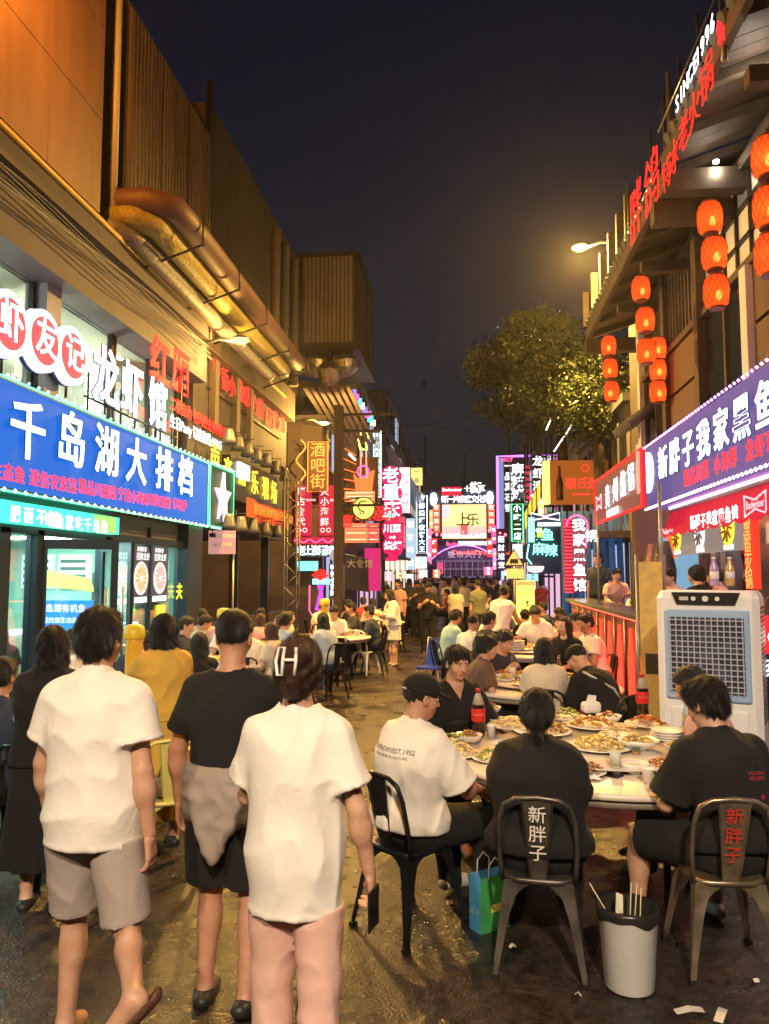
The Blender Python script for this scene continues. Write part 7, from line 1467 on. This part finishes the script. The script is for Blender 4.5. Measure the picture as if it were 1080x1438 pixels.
def print_on(o, part, rows, m, name='shirt_print', front=False):
    """flat print laid onto a garment: rows of (text, centre x, centre z, size, width factor)"""
    me = part.data; bv = BVHTree.FromPolygons([v.co for v in me.vertices], [p.vertices for p in me.polygons]); s_ = -1 if not front else 1; out = MB()
    for tx,cx,cz,sz,wf in rows:
        g_,co = glyph(tx,.03,.0); vs = []
        for x,y,z in co:
            lx = cx+(x*sz*wf)*(-s_); h_ = bv.ray_cast(Vector((lx,s_*.7,cz+y*sz)), Vector((0,-s_,0))); yy = h_[0].y if h_[0] else s_*.14; vs.append((lx, yy+s_*.0025, cz+y*sz))
        out.add(vs, [tuple(p.vertices) for p in g_.polygons])
    m2 = bpy.data.meshes.new(name); m2.from_pydata(out.v,[],out.f); m2.materials.append(m); return put(name, m2, part, False)
def child(o, name): return next((c for c in o.children if c.name.split('.')[0]==name), None)
AT = dict(uaR=(.18,.45,-.85), faR=(-.35,.92,.02), uaL=(-.18,.45,-.85), faL=(.35,.92,.02), pnR=(0,0,-1), pnL=(0,0,-1), curl=.35)
def short(t, n=16):
    w = t.split()[:n]
    while w[-1] in ('the','a','of','in','to','with','by','at','and','before','behind','on','from','beyond','across'): w.pop()
    return ' '.join(w)
def gp(px, py, z=0.0): p = at(px,py,Z=z); return (p.x,p.y,0)
# --- the three walkers
o,J = person('person in white polo and beige shorts walking away at the left', dict(H=1.77,rag=.5,top=CW_,hem=.13,sleeve=.60,off=.031,low=('shorts',CG),lowlen=.93,lowoff=.019,hair='short',collar=1,w=.96,sw=.160,fold=.011,seed=5,hy=4,hp=-4,
    thL=(-.06,.22,-1),shL=(-.02,-.08,-1),thR=(.16,.02,-1),shR=(.46,-.80,-.16),ftR=(-.55,-.10,-.80),shoe=SHT,sandal=1,uaL=(-.30,.12,-1),faL=(-.05,.35,-1),uaR=(.22,-.10,-1),faR=(.10,.10,-1),skin=0), at(120,1476,Z=0), R(-2)); WA=o
o,J = person('person in black tee with grey shirt tied round the waist walking away', dict(H=1.75,top=CB,hem=.02,sleeve=.70,off=.016,neck=.092,low=('shorts',CB),lowlen=.90,lowoff=.026,hair='buzz',w=1.0,fold=.009,seed=9,hp=2,
    thL=(-.03,.15,-1),shL=(0,-.15,-1),thR=(.04,.02,-1),shR=(.02,-.25,-1),ftR=(.05,.8,-.6),shoe=SHB,uaL=(-.32,.02,-1),faL=(-.02,.22,-1),uaR=(.28,.35,-.75),faR=(-.15,.55,.95),pnR=(-.6,.3,0),curlR=1.1,skin=1), at(318,1408,Z=0), R(-1)); WB=o
F = Field((-.34,-.34,.45),(.34,.34,1.25),.010); P0=J['P']; yv=np.array([0,1.0,0])
for z_ in (.07,.035,.0,-.03): F.cone(P0+np.array([-.05,-.005,z_]),P0+np.array([.05,-.005,z_]),.150+.010*(z_<.05),.150+.010*(z_<.05),.02,.03)
for x_ in (-.10,-.05,0,.05,.10): F.cone(P0+np.array([x_,-.140,.0]),P0+np.array([x_*.45-.02,-.160,-.255+.9*abs(x_)]),.034,.026,.03,.03)
F.cone(P0+np.array([-.15,-.04,.02]),P0+np.array([-.17,-.03,-.20]),.040,.022,.03,.03)
Pg=F.P(); F.D=(F.D+folds(Pg,.014,31,.5,1.3)).astype(np.float32); F.cut(P0+np.array([0,0,.13]),(0,0,1)); V,Q=F.net(); put('tied_shirt', mesh_of('tied_shirt',[(relax(V,Q,1,.3),Q,0)],[cloth('taupe',(.27,.22,.19))]), o, False, label='grey shirt knotted round the waist')
MB().cbox((J['AL'][0],J['AL'][1]-.02,J['AL'][2]-.02),(.02,.03,.06)).build('shoe_tab', CR, o, False)
o,J = person('person in loose white tee and pink trousers with a white hair claw', dict(H=1.67,fem=1,top=CW_,hem=.20,sleeve=.70,off=.026,low=('trousers',CP),lowoff=.026,hair='clip',hc=1,fold=.012,seed=14,w=.88,sw=.146,hp=2,
    uaR=(.36,-.04,-1),faR=(.16,.20,-1),pnR=(-1,0,0),curlR=1.0,uaL=(-.28,.30,-.9),faL=(.1,.9,.2),thR=(.03,-.06,-1),shR=(.02,-.12,-1),thL=(-.02,.1,-1),shL=(0,-.02,-1),shoe=SHW,skin=0), at(412,1558,Z=0), R(-3)); WC=o
hc = J['C']; Hm = J['Hm']
def hp_(x,y,z): return Vector(hc+Hm@np.array([x,y,z]))
mb = MB(); yb=-.158
mb.tube([hp_(-.040,yb+.02,.098),hp_(-.046,yb-.002,.05),hp_(-.040,yb,.0),hp_(-.020,yb-.004,.0),hp_(-.018,yb-.010,.05),hp_(-.018,yb+.012,.098)],.0065,6,closed=True); cl_ = mb.build('hair_claw', mat('claw_white',(.78,.74,.66),.3), o, False); 
MB().tube([hp_(.024,yb+.014,.098),hp_(.030,yb-.006,.05),hp_(.024,yb-.0,.0)],.0065,6).build('claw_prong', MATS['claw_white'], cl_, False); MB().tube([hp_(-.018,yb-.012,.055),hp_(.028,yb-.008,.055)],.006,6).build('claw_bar', MATS['claw_white'], cl_, False)
w = J['WR']; f_ = J['faR']; c = Wp(o, w+f_*.120*J['s']+np.array([-.002,-.030,-.01])); t = thing('phone', 'black phone held in the hand of the woman in white tee', 'phone', c); t.rotation_euler = (R(12),R(6),R(-20)); MB().cbox((0,0,0),(.010,.076,.158),0,.003).build('phone_body', BLK, t, False); MB().box((.0052,-.034,-.072),(.0058,.034,.072)).build('phone_screen', MATS['screen_off'], t, False)
# --- near right table
def sitter(label, p, px, py, yaw, lod, kind='black', chl=None, back=.0, z0=0.0, seat=True, **k):
    loc = at(px,py,Z=.50+z0); loc = Vector((loc.x,loc.y,z0)); d = dict(sit=1); d.update(p)
    o,J = person(label, d, loc, R(yaw), lod=lod)
    if seat: 
        cl = (loc.x+math.sin(R(yaw))*back, loc.y-math.cos(R(yaw))*back, z0); chair(kind, cl, R(yaw), chl or short('black metal chair under the '+label.replace('person','diner')))
    return o,J
o,J = sitter('person in white tee and black cap seated with back turned', dict(H=1.72,top=CW_,low=('trousers',CB),hair='cap',strands=0,w=1.22,off=.034,sleeve=.95,fold=.013,seed=21,lean=3,hy=22,hp=10,hem=.02,uaR=(.25,.55,-.8),faR=(-.3,.9,-.25),uaL=(-.15,.5,-.9),faL=(.2,.9,-.1),pnR=(0,0,-1),pnL=(0,0,-1),shoe=SHW,skin=1), 578,1168,-42,0,'black','black metal chair of the man in cap seen from behind', .02)
print_on(o, child(o,'shirt'), [('GIVENCHY//EST.1952',.0,J['N'][2]-.10,.034,1.0),('PARIS ATELIER DE COUTURE',.0,J['N'][2]-.132,.019,1.0)], mat('print_navy',(.06,.07,.10),.7))
C0,M0,s0 = J['C'],J['Hm'],J['s']; Wl = lambda x,y,z: C0+M0@np.array([x,y,z])*s0
F = Field(C0-.2,C0+.26,.006); F.ell(Wl(0,-.012,.055),(.094,.110,.085),M0.T,.02); F.cone(Wl(0,-.05,.02),Wl(0,.0,.03),.07,.08,.03)
Pg=F.P(); lz=sum((Pg[i]-C0[i])*M0[i][2] for i in range(3)); ly=sum((Pg[i]-C0[i])*M0[i][1] for i in range(3)); F.D=np.maximum(F.D,(.022-.12*ly-lz).astype(np.float32))
V,Q=F.net(); G=Field(C0-.1,C0+.28,.006); G.ell(Wl(0,.10,.035),(.075,.085,.012),(M0@np.array(Euler((R(-14),0,0)).to_matrix())).T,.01); V2,Q2=G.net(); put('cap', mesh_of('cap',[(relax(V,Q,1,.3),Q,0),(V2,Q2,0)],[CB]), o, False, label='black baseball cap')
MB().tube([Vector(Wl(-.03,-.117,.035)),Vector(Wl(0,-.121,.035)),Vector(Wl(.03,-.117,.035))],.006,5).build('cap_buckle', mat('buckle',(.5,.5,.5),.4), o, False)
o,J = sitter('person in black shirt with long ponytail seated back to viewer', dict(H=1.64,fem=1,top=CB,low=('trousers',CB),hair='pony',w=1.36,off=.034,sleeve=.80,hem=.02,neck=.07,lean=4,fold=.012,seed=33,hp=-6,**{**AT,'faR':(-.1,.95,-.1),'faL':(.1,.95,-.1)},skin=0,shoe=SHB), 757,1200,-6,0,'gun','dark steel chair with white stencilled characters in the middle', .04)
o,J = sitter('person in black tee with red back print at the right edge', dict(H=1.78,top=CB,low=('shorts',CB),lowlen=.95,hair='side',w=1.12,off=.036,sleeve=.88,hem=.02,lean=14,bow=.05,hy=-26,hp=8,fold=.012,seed=41,rag=1.6,vol=1.06,uaR=(.2,.45,-.85),faR=(-.5,.85,.0),uaL=(-.35,.4,-.85),faL=(.45,.85,-.05),pnR=(0,0,-1),pnL=(0,0,-1),skin=0,shoe=SHW,thL=(-.55,1,-.1)), 1032,1205,14,0,seat=False); chair('gold', gp(1014,1352), R(2), 'bare steel chair with red stencilled characters at the right edge')
print_on(o, child(o,'shirt'), [('YOUNG',.07,J['N'][2]-.13,.024,1.2),('PEOPLE',.07,J['N'][2]-.155,.026,1.1),('*',.08,J['N'][2]-.25,.05,1.0)], mat('print_red',(.35,.02,.05),.6))
sitter('person in pale top hidden behind the man in black tee', dict(H=1.68,top=CPK,low=('trousers',CD),hair='short',hp=14,lean=10,**AT,skin=0), 1012,1120,80,1,'black','black metal chair at the right of near table')
o,J = sitter('person in black v neck shirt facing the near table', dict(H=1.77,top=CB,vneck=1,low=('trousers',CD),hair='short',vol=1.0,w=1.08,off=.024,sleeve=.85,lean=6,hy=-4,hp=6,fold=.011,seed=51,rag=.8,strands=3000,uaR=(.2,.25,-.95),faR=(-.1,.95,-.1),uaL=(-.35,.40,-.85),faL=(.25,.95,.12),pnR=(0,0,-1),pnL=(0,0,-1),skin=0), 634,1067,-152,0,'black','black metal chair under the v neck man')
print_on(o, child(o,'shirt'), [('NIGHT',.0,J['N'][2]-.27,.05,1.0)], mat('print_grey',(.05,.06,.06),.6), front=True)
# --- second table on the right
sitter('person in cream dress seated back to viewer at second table', dict(H=1.62,fem=1,top=CCR,low=('skirt',CCR),hair='bob',vol=1.02,off=.02,lean=8,hy=-8,fold=.008,seed=61,**AT,skin=2), 766,1018,-4,1,'black')
o,J = sitter('person in black tee and cap leaning over second table', dict(H=1.78,top=CB,low=('trousers',CB),hair='buzz',strands=0,w=1.1,off=.028,lean=34,hy=-20,hp=10,sleeve=.8,fold=.011,seed=63,uaR=(.2,.6,-.6),faR=(-.3,.9,-.2),uaL=(-.2,.6,-.7),faL=(.2,.95,-.2),pnR=(0,0,-1),pnL=(0,0,-1),skin=0), 862,1028,38,1,'black')
MB().tube([Vector(J['SL']+J['M'][:,1]*-.10+J['M'][:,2]*.05),Vector(J['Mid']-J['M'][:,1]*.165),Vector(J['P']+J['M'][:,0]*.18-J['M'][:,1]*.06)],.012,5).build('bag_strap', mat('strap_grey',(.35,.34,.33),.6), o, False)
F=Field(J['C']-.2,J['C']+.2,.010); F.ell(J['C']+J['Hm']@np.array([0,-.014,.045]),(.092,.110,.088),J['Hm'].T,.02); Pg=F.P(); lz=sum((Pg[i]-J['C'][i])*J['Hm'][i][2] for i in range(3)); F.D=np.maximum(F.D,(.02-lz).astype(np.float32)); V,Q=F.net(); put('cap', mesh_of('cap',[(V,Q,0)],[CB]), o, False)
sitter('person in brown top beside the v neck man', dict(H=1.62,fem=1,top=CBR,low=('skirt',CB),hair='clip',lean=10,hy=10,hp=6,**AT,skin=0,seed=66), 668,1005,-80,1,'black')
sitter('person in charcoal top raising a hand to the mouth', dict(H=1.66,top=CD,low=('trousers',CB),hair='short',vol=1.03,lean=14,hp=8,uaR=(.2,.5,-.7),faR=(-.45,.5,.85),uaL=(-.2,.5,-.8),faL=(.3,.95,.0),pnL=(0,0,-1),skin=0,seed=67), 694,985,-140,1,'black')
sitter('person with black hair looking left beyond second table', dict(H=1.66,fem=1,top=CB,low=('skirt',CB),hair='long',lean=6,hy=20,**AT,skin=2,seed=68,pz=.60), 798,960,150,1,'black')
sitter('person in white tee with folded arms before the red bar', dict(H=1.75,top=CW_,low=('trousers',CD),hair='short',w=1.15,lean=10,hy=-10,uaR=(.3,.4,-.85),faR=(-.9,.4,.1),uaL=(-.3,.4,-.85),faL=(.9,.4,.0),skin=1,seed=69,pz=.60), 838,958,105,1,'black')
# --- third table on the right
glasses(*sitter('person in pale teal shirt and glasses seated sideways', dict(H=1.74,top=CT,low=('trousers',CD),hair='short',lean=12,hy=-8,hp=8,**AT,skin=0,seed=71), 628,930,-60,1,'black'))
sitter('person with cropped hair seen from behind beside teal shirt', dict(H=1.70,top=CW_,low=('trousers',CD),hair='buzz',lean=10,**AT,skin=1,seed=72), 660,945,-25,1,'black')
sitter('person in white tee leaning on the third table', dict(H=1.80,top=CW_,low=('trousers',CD),hair='side',w=1.1,lean=22,hy=-6,hp=12,uaR=(.45,.5,-.7),faR=(-.2,.85,-.5),uaL=(-.3,.45,-.85),faL=(.5,.85,.1),pnR=(0,0,-1),pnL=(0,0,-1),skin=0,seed=73,pz=.66), 757,930,165,1,'black')
o,J = person('person in white vest standing and serving at the third table', dict(H=1.76,top=CW_,sleeve=.3,hem=.06,low=('trousers',CB),hair='short',lean=18,w=1.08,uaR=(.25,.7,-.7),faR=(.2,.9,-.45),uaL=(-.1,.6,-.7),faL=(.2,.95,-.3),skin=1,seed=74,shoe=SHB), gp(700,962), R(-35), lod=1)
sitter('person in grey tee behind the lime board table', dict(H=1.7,top=CGR,low=('trousers',CD),hair='short',lean=10,**AT,seed=75), 742,893,170,1,'black')
# --- left side
person('person in black dress with a short bob standing at far left', dict(H=1.60,fem=1,top=CB,hem=.05,sleeve=.35,low=('skirt',CB),lowlen=.62,flare=.25,hair='bob',vol=1.06,lean=3,hy=5,uaR=(.2,.3,-.9),faR=(-.1,.8,.1),uaL=(-.3,.5,-.8),faL=(-.2,.95,.1),shoe=SHB,skin=2,seed=81,neck=.095), gp(58,1272), R(8))
o,J = person('person in mustard dress with a short bob standing', dict(H=1.62,fem=1,top=CY,hem=.0,sleeve=.95,off=.028,low=('skirt',CY),lowlen=.68,flare=.22,hair='bob',vol=1.04,lean=4,w=.92,sw=.146,uaR=(.15,.55,-.8),faR=(-.3,.9,.15),uaL=(-.2,.65,-.7),faL=(.1,.98,.1),shoe=SHB,skin=2,seed=83,fold=.012), gp(226,1185), R(38))
sitter('person in navy seated at the left edge', dict(H=1.72,top=CN,low=('trousers',CB),hair='short',sleeve=1.5,lean=8,**AT,seed=85), -18,1110,-6,1,'black','dark chair at the extreme left edge')
sitter('person in charcoal top facing across the far left table', dict(H=1.64,fem=1,top=CD,low=('trousers',CB),hair='long',lean=12,hy=-20,**AT,skin=2,seed=86), 2,968,196,1,'black')
glasses(*sitter('person with glasses in cream shirt facing the left table', dict(H=1.72,top=CCR,low=('trousers',CB),hair='short',lean=14,hp=14,**AT,skin=0,seed=87), 112,985,184,1,'black'))
glasses(*sitter('person with glasses in yellow reaching across left table', dict(H=1.66,top=CY,low=('trousers',CB),hair='short',vol=1.03,lean=18,hy=18,hp=6,uaL=(-.2,.7,-.45),faL=(-.1,.98,-.1),uaR=(.2,.45,-.85),faR=(-.35,.92,.02),pnL=(0,0,-1),pnR=(0,0,-1),skin=2,seed=88), 200,985,-150,1,'black'))
o,J = sitter('person in black top with white trim behind mustard dress', dict(H=1.62,fem=1,top=CB,low=('trousers',CB),hair='long',lean=8,sleeve=.3,**AT,skin=2,seed=89), 278,1000,20,1,'black')
chair('yellow', gp(234,1215), R(25), 'yellow metal chair between the two walking men')
t = thing('handbag', 'brown patterned bag lying on the yellow chair', 'bag', (gp(234,1215)[0],gp(234,1215)[1],.455)); MB().lathe([(.06,0),(.12,.02),(.13,.06),(.10,.10),(.04,.13),(0,.135)],(0,0,0),14).build('bag_body', mat('bag_brown',(.14,.08,.04),.6,noise=.5,nscale=40), t, False); MB().tube([(-.08,0,.10),(-.05,0,.19),(.05,0,.19),(.08,0,.10)],.008,6).build('strap', mat('bag_strap',(.25,.18,.06),.5), t, False)
chair('black', gp(60,1230), R(-20), 'dark metal chair half hidden behind the man in polo')
sitter('person in grey green shirt seated by the shop pilaster', dict(H=1.72,top=CGR,low=('trousers',CB),hair='short',lean=10,**AT,seed=91), 285,930,30,1,'black')
sitter('person in white top left of the tee and pink trousers', dict(H=1.66,top=CW_,low=('trousers',CD),hair='short',lean=12,**AT,seed=92), 345,960,10,1,'black')
sitter('person in pink top at the left shop table', dict(H=1.5,fem=1,top=CPK,low=('trousers',CD),hair='bob',hc=1,lean=8,**AT,skin=2,seed=93), 368,925,40,1,'black')
sitter('person in blue shirt seated in front of the shop table', dict(H=1.74,top=CLB,low=('trousers',CDB),hair='short',sleeve=1.7,lean=6,**AT,seed=94), 396,945,-20,1,'black')
sitter('person in long sleeved blue shirt on chair by the aisle', dict(H=1.66,fem=1,top=CLB,low=('trousers',CDB),hair='long',sleeve=1.8,lean=14,**AT,skin=2,seed=95), 462,935,48,1,'black')
sitter('person in white tee facing viewer at the cloth table', dict(H=1.74,top=CW_,low=('trousers',CD),hair='side',lean=14,hp=12,**AT,skin=0,seed=96), 470,912,184,1,'black')
sitter('person in dark shirt right of the cloth table', dict(H=1.72,top=CD,low=('trousers',CB),hair='short',lean=8,**AT,seed=97), 500,905,110,1,'black')
sitter('person in white shirt with black strap by the waitress', dict(H=1.72,top=CW_,low=('trousers',CD),hair='short',lean=10,**AT,seed=98), 524,892,15,1,'black')
chair('white', gp(512,948), R(-30), 'white metal chair standing empty in the left aisle')
chair('black', gp(468,968), R(40), 'empty black chair in the left aisle')
for k,(px,py,a) in enumerate([(400,985,-30),(420,1000,10),(482,945,100)]): chair('black', gp(px,py), R(a), 'empty black chair %s'%['left of the hair claw','half behind the hair claw','beside the white metal chair'][k])
o,J = person('person in dark vest and white skirt standing in the aisle', dict(H=1.60,fem=1,top=CW_,sleeve=1.6,hem=.02,low=('skirt',CW_),lowlen=.32,flare=.20,hair='long',lean=6,hp=12,hy=25,uaR=(.15,.35,-.9),faR=(-.3,.9,.3),uaL=(-.15,.35,-.9),faL=(.3,.9,.3),shoe=SHB,skin=2,seed=101), gp(553,935), R(120), lod=1)
F=Field((-.3,-.3,.8),(.3,.3,1.6),.016); torso(F,J,.030); F.cut(J['P']-J['M'][:,2]*.0,(0,0,-1)); F.cut(J['N']-J['M'][:,2]*.03,(0,0,1)); V,Q=F.net(); put('waistcoat', mesh_of('waistcoat',[(V,Q,0)],[CBR]), o, False)
person('person in dark polo seen from behind far up the aisle', dict(H=1.77,top=CN,low=('trousers',CB),hair='short',shoe=SHW,seed=102,collar=1,hem=.08), gp(575,891), R(4), lod=1)
o,J = person('person in black uniform reading a note in the aisle', dict(H=1.74,top=CB,low=('trousers',CB),lowoff=.03,hair='short',hp=28,shoe=SHB,seed=103,collar=1,hem=.10,uaR=(.2,.35,-.9),faR=(-.45,.7,.5),uaL=(-.2,.3,-.9),faL=(.35,.75,.4)), gp(602,918), R(185), lod=1)
# blue folding chair back
p = gp(607,975); t = thing('blue_chair', 'blue plastic chair standing alone in the aisle', 'chair', p, R(160)); BL = mat('blue_plastic',(.02,.05,.40),.4)
MB().poly([(-.19,-.2,.42),(.19,-.2,.42),(.17,-.28,.86),(-.17,-.28,.86)],(0,.02,0)).build('backrest', BL, t, False); MB().cbox((0,0,.43),(.40,.40,.035),0,.012).build('seat', BL, t, False); MB().tube([(-.2,-.2,.42),(-.18,-.285,.88),(.18,-.285,.88),(.2,-.2,.42)],.014,6).build('back_frame', GREY, t, False)
for sx in (-1,1):
    for sy in (-1,1): MB().tube([(sx*.18,sy*.18,.42),(sx*.21,sy*.23,0)],.013,6).build('leg', GREY, t, False)
# --- terrace
for lb,px,X,y_,tp,hr,z_ in [('person in pale tee at the far end of the terrace',856,2.75,185,CPK,'short',.72),('person in pink tee leaning at the terrace bar',938,2.95,120,CPK,'short',.70),('person in black seated nearest on the terrace',976,3.0,40,CB,'clip',.72),('person with tied up hair at the terrace bar',968,3.35,170,CB,'bob',.70),('person in peach tee at the back of terrace',1003,3.3,60,CPK,'short',.70)]:
    Y = X*1080/(px-660); o,J = person(lb, dict(H=1.68,sit=1,top=tp,low=('trousers',CD),hair=hr,lean=12,**AT,skin=2,fem=1 if hr!='short' else 0), (X,Y,z_-.02), R(y_), lod=1); chair('black', (X,Y,z_-.12+.1), R(y_), 'black chair on the terrace under the %s'%lb.split(' at ')[0].split(' seated')[0].replace('person','diner'))
person('person in dark uniform standing at the end of the terrace', dict(H=1.72,top=CN,low=('trousers',CB),hair='short',skin=0,seed=111,hy=20), (2.6,16.05,.62), R(150), lod=1)
# --- more diners and strollers, copies of figures above in other clothes
def copy_person(src, label, x, y, yaw, tm, kind='black', seat=True, sc=1.0):
    o = dup(src); place(o, (x,y,0), R(yaw), label); o.scale = (sc,sc,sc); sh = child(o,'shirt')
    if 'group' in o: del o['group']
    if sh: sh.material_slots[0].link = 'OBJECT'; sh.material_slots[0].material = tm
    if seat: chair(kind, (x,y,0), R(yaw), short('black metal chair under the '+label.replace('person','diner')))
    return o
def find(t): return next(q for q in bpy.data.objects if q.get('label','').startswith(t) and q.get('category')=='person')
S1,S2,S3,S4,S5 = find('person in grey green shirt'),find('person in pink top at the left'),find('person in white top left'),find('person in dark shirt right of the cloth'),find('person in charcoal top raising')
table('round table squeezed between the two left shop tables', -3.7, 12.4, .75, False); table('round table left of the lime board', 1.0, 14.7, .78, False)
for i,(x,y,a,src,tm,lb) in enumerate([(-3.9,9.3,-10,S3,CPK,'person in pink shirt nearest the shop window posters'),(-4.05,10.4,-85,S1,CN,'person in navy shirt against the shop pilaster'),(-3.5,11.1,175,S4,CW_,'person in white shirt facing viewer by the pilaster'),(-2.5,9.9,80,S2,CCR,'person in cream top right of the shop table'),(-4.4,12.0,-70,S5,CGR,'person in grey green tee below the star sign'),(-3.6,13.2,180,S1,CB,'person in black shirt facing viewer below star sign'),(-2.95,12.2,95,S2,CW_,'person in white top with bob below the star sign'),(-3.8,11.55,5,S4,CPK,'person in pink shirt with back turned below star sign'),
    (-1.85,14.9,85,S4,CN,'person in navy shirt right of the cloth table'),(-3.4,14.0,-80,S2,CCR,'person in cream top left of the cloth table'),(-3.2,16.6,0,S1,CW_,'person in white shirt behind the cloth table'),(-2.6,17.2,60,S3,CB,'person in black shirt behind the cloth table'),(-3.6,17.9,-60,S5,CPK,'person in pink tee beside the truss tower'),
    (.25,14.4,-75,S3,CW_,'person in white shirt left of the fourth right table'),(.6,15.5,-150,S4,CN,'person in navy shirt facing viewer at fourth right table'),(1.3,15.6,165,S2,CCR,'person in cream top facing viewer at fourth right table'),(1.75,14.5,85,S1,CD,'person in charcoal shirt right of the fourth right table'),(1.0,13.85,10,S5,CB,'person in black tee back turned at fourth right table'),(1.65,11.6,95,S4,CPK,'person in pink shirt right of the third table'),(.15,11.2,-60,S1,CD,'person in charcoal shirt left of the third table'),(1.5,12.8,150,S3,CCR,'person in cream shirt behind the third table'),
    (-4.35,8.2,-100,S3,CW_,'person in white shirt beside the open glass door'),(-3.5,8.0,170,S4,CN,'person in navy shirt between polo man and glass door')]): copy_person(src, lb, x, y, a, tm, sc=.97+.02*(i%4))
W1 = find('person in dark polo seen'); W2 = find('person in black uniform'); W3 = find('person in dark vest')
for i,(x,y,a,src,tm,lb) in enumerate([(-.75,27,8,W1,CW_,'person in white walking away far up the aisle'),(-2.0,21.5,160,W1,CPK,'person in pink strolling this way past the steel column'),(-1.6,23.5,185,W2,CD,'person in charcoal standing behind the waitress'),(-.2,25.5,20,W1,CCR,'person in cream walking away in the aisle'),(.1,28.5,170,W2,CN,'person in navy coming down the aisle'),(-2.4,22.6,30,W3,CD,'person in pale skirt beside the price board')]): copy_person(src, lb, x, y, a, tm, seat=False, sc=.98+.015*(i%3))
for i,(x,y) in enumerate([(-3.7,12.4),(1.0,14.7)]):
    for k in range(5): plate('dish on the %s, %s'%(['squeezed left table','fourth right table'][i],['near side','right side','far right','far left','left side'][k]), x+.38*math.cos(k*1.257-1.5), y+.38*math.sin(k*1.257-1.5), .762, .12+.02*(k%3), [1,0,4,2,5][k], 400+i*9+k, k==3)
# ------------------------------------------------------------------ crowd further up the street
protos = []
for k,d in enumerate([dict(H=1.74,top=CD,low=('trousers',CB),hair='short'),dict(H=1.62,fem=1,top=CCR,low=('skirt',CB),hair='long'),dict(H=1.70,top=CW_,low=('shorts',CG),hair='short'),dict(H=1.70,sit=1,top=CB,low=('trousers',CB),hair='short',**AT),dict(H=1.64,sit=1,fem=1,top=CCR,low=('trousers',CB),hair='bob',**AT),dict(H=1.72,top=CB,low=('trousers',CDB),hair='buzz',uaR=(.2,.4,-.8),faR=(-.3,.8,.4))]):
    protos.append((d, None))
g_ = random.Random(12); tops = [(CD,'charcoal'),(CB,'black'),(CW_,'white'),(CCR,'cream'),(CPK,'pink'),(CN,'navy'),(CLB,'light blue'),(CR,'red'),(COL_,'olive'),(CBR,'brown')]
spots = [(-2.7,19.6,3,20),(-1.9,19.4,4,110),(-2.9,18.2,4,-30),(1.6,16.6,3,100),(.5,17.5,4,-80),(1.1,18.2,3,180),(.4,22.6,3,-90),(1.5,22.8,4,90),(.9,23.9,3,180),(.8,22.0,4,0),(-1.7,25.6,3,90),(-2.9,26.4,4,-90),(-2.2,27,3,180),(.2,19.6,5,30),(-.4,21.5,1,0)]
i = 0
rows = [(27,7),(31,8),(36,9),(42,10),(50,10),(58,9)]
for Y,n in rows:
    for k in range(n): spots.append((-2.9+5.9*(k+.5)/n+g_.uniform(-.25,.25), Y+g_.uniform(-1.6,1.6), g_.choice([0,1,2,3,4,5,0,5]), g_.choice([0,180,20,-20,90,-90,160])))
built = {}; spots = [q for q in spots if not (-1.5 < q[0] < -.2 and q[1] < 24 and q[2] != 1)]
spots.sort(key=lambda q: q[1]); ordn = ['first','second','third','fourth','fifth','sixth','seventh','eighth','ninth','tenth','eleventh','twelfth']; RW = 7
spots = [q+(j//RW, sorted(spots[j//RW*RW:j//RW*RW+RW]).index(q)) for j,q in enumerate(spots)]
for (x,y,k,yw,row,pos) in spots:
    tm,tn = g_.choice(tops); where = '%s from left in crowd row %s'%(ordn[pos], ['one','two','three','four','five','six','seven','eight','nine','ten','eleven','twelve'][row])
    lab = 'person %s in %s top, %s'%('seated' if k in (3,4) else 'standing', tn, where)
    if k not in built:
        o,J = person(lab, dict(protos[k][0]), (x,y,0), R(yw), 'people in the far crowd', lod=2); built[k] = o
    else:
        o = dup(built[k]); place(o, (x,y,0), R(yw), lab, 'people in the far crowd')
    s_ = g_.uniform(.96,1.05); o.scale = (s_,s_,s_)
    sh = child(o,'shirt')
    if sh: sh.material_slots[0].link = 'OBJECT'; sh.material_slots[0].material = tm
    if k in (3,4) and y < 30: chair('black', (x,y,0), R(yw), 'black chair of the diner %s'%where)
# ------------------------------------------------------------------ smoky night air
hz = MB(); hz.box((-14,-12,-1.0),(14,82,13.5)); vm = bpy.data.materials.new('haze'); vm.use_nodes = True
_nn = vm.node_tree.nodes; _nn.remove(_nn['Principled BSDF']); _pv = _nn.new('ShaderNodeVolumePrincipled'); _pv.inputs['Color'].default_value = (.9,.88,.86,1); _pv.inputs['Density'].default_value = .00045; _pv.inputs['Anisotropy'].default_value = .72
vm.node_tree.links.new(_pv.outputs[0], _nn['Material Output'].inputs['Volume'])
tag(hz.build('haze', vm), kind='stuff')
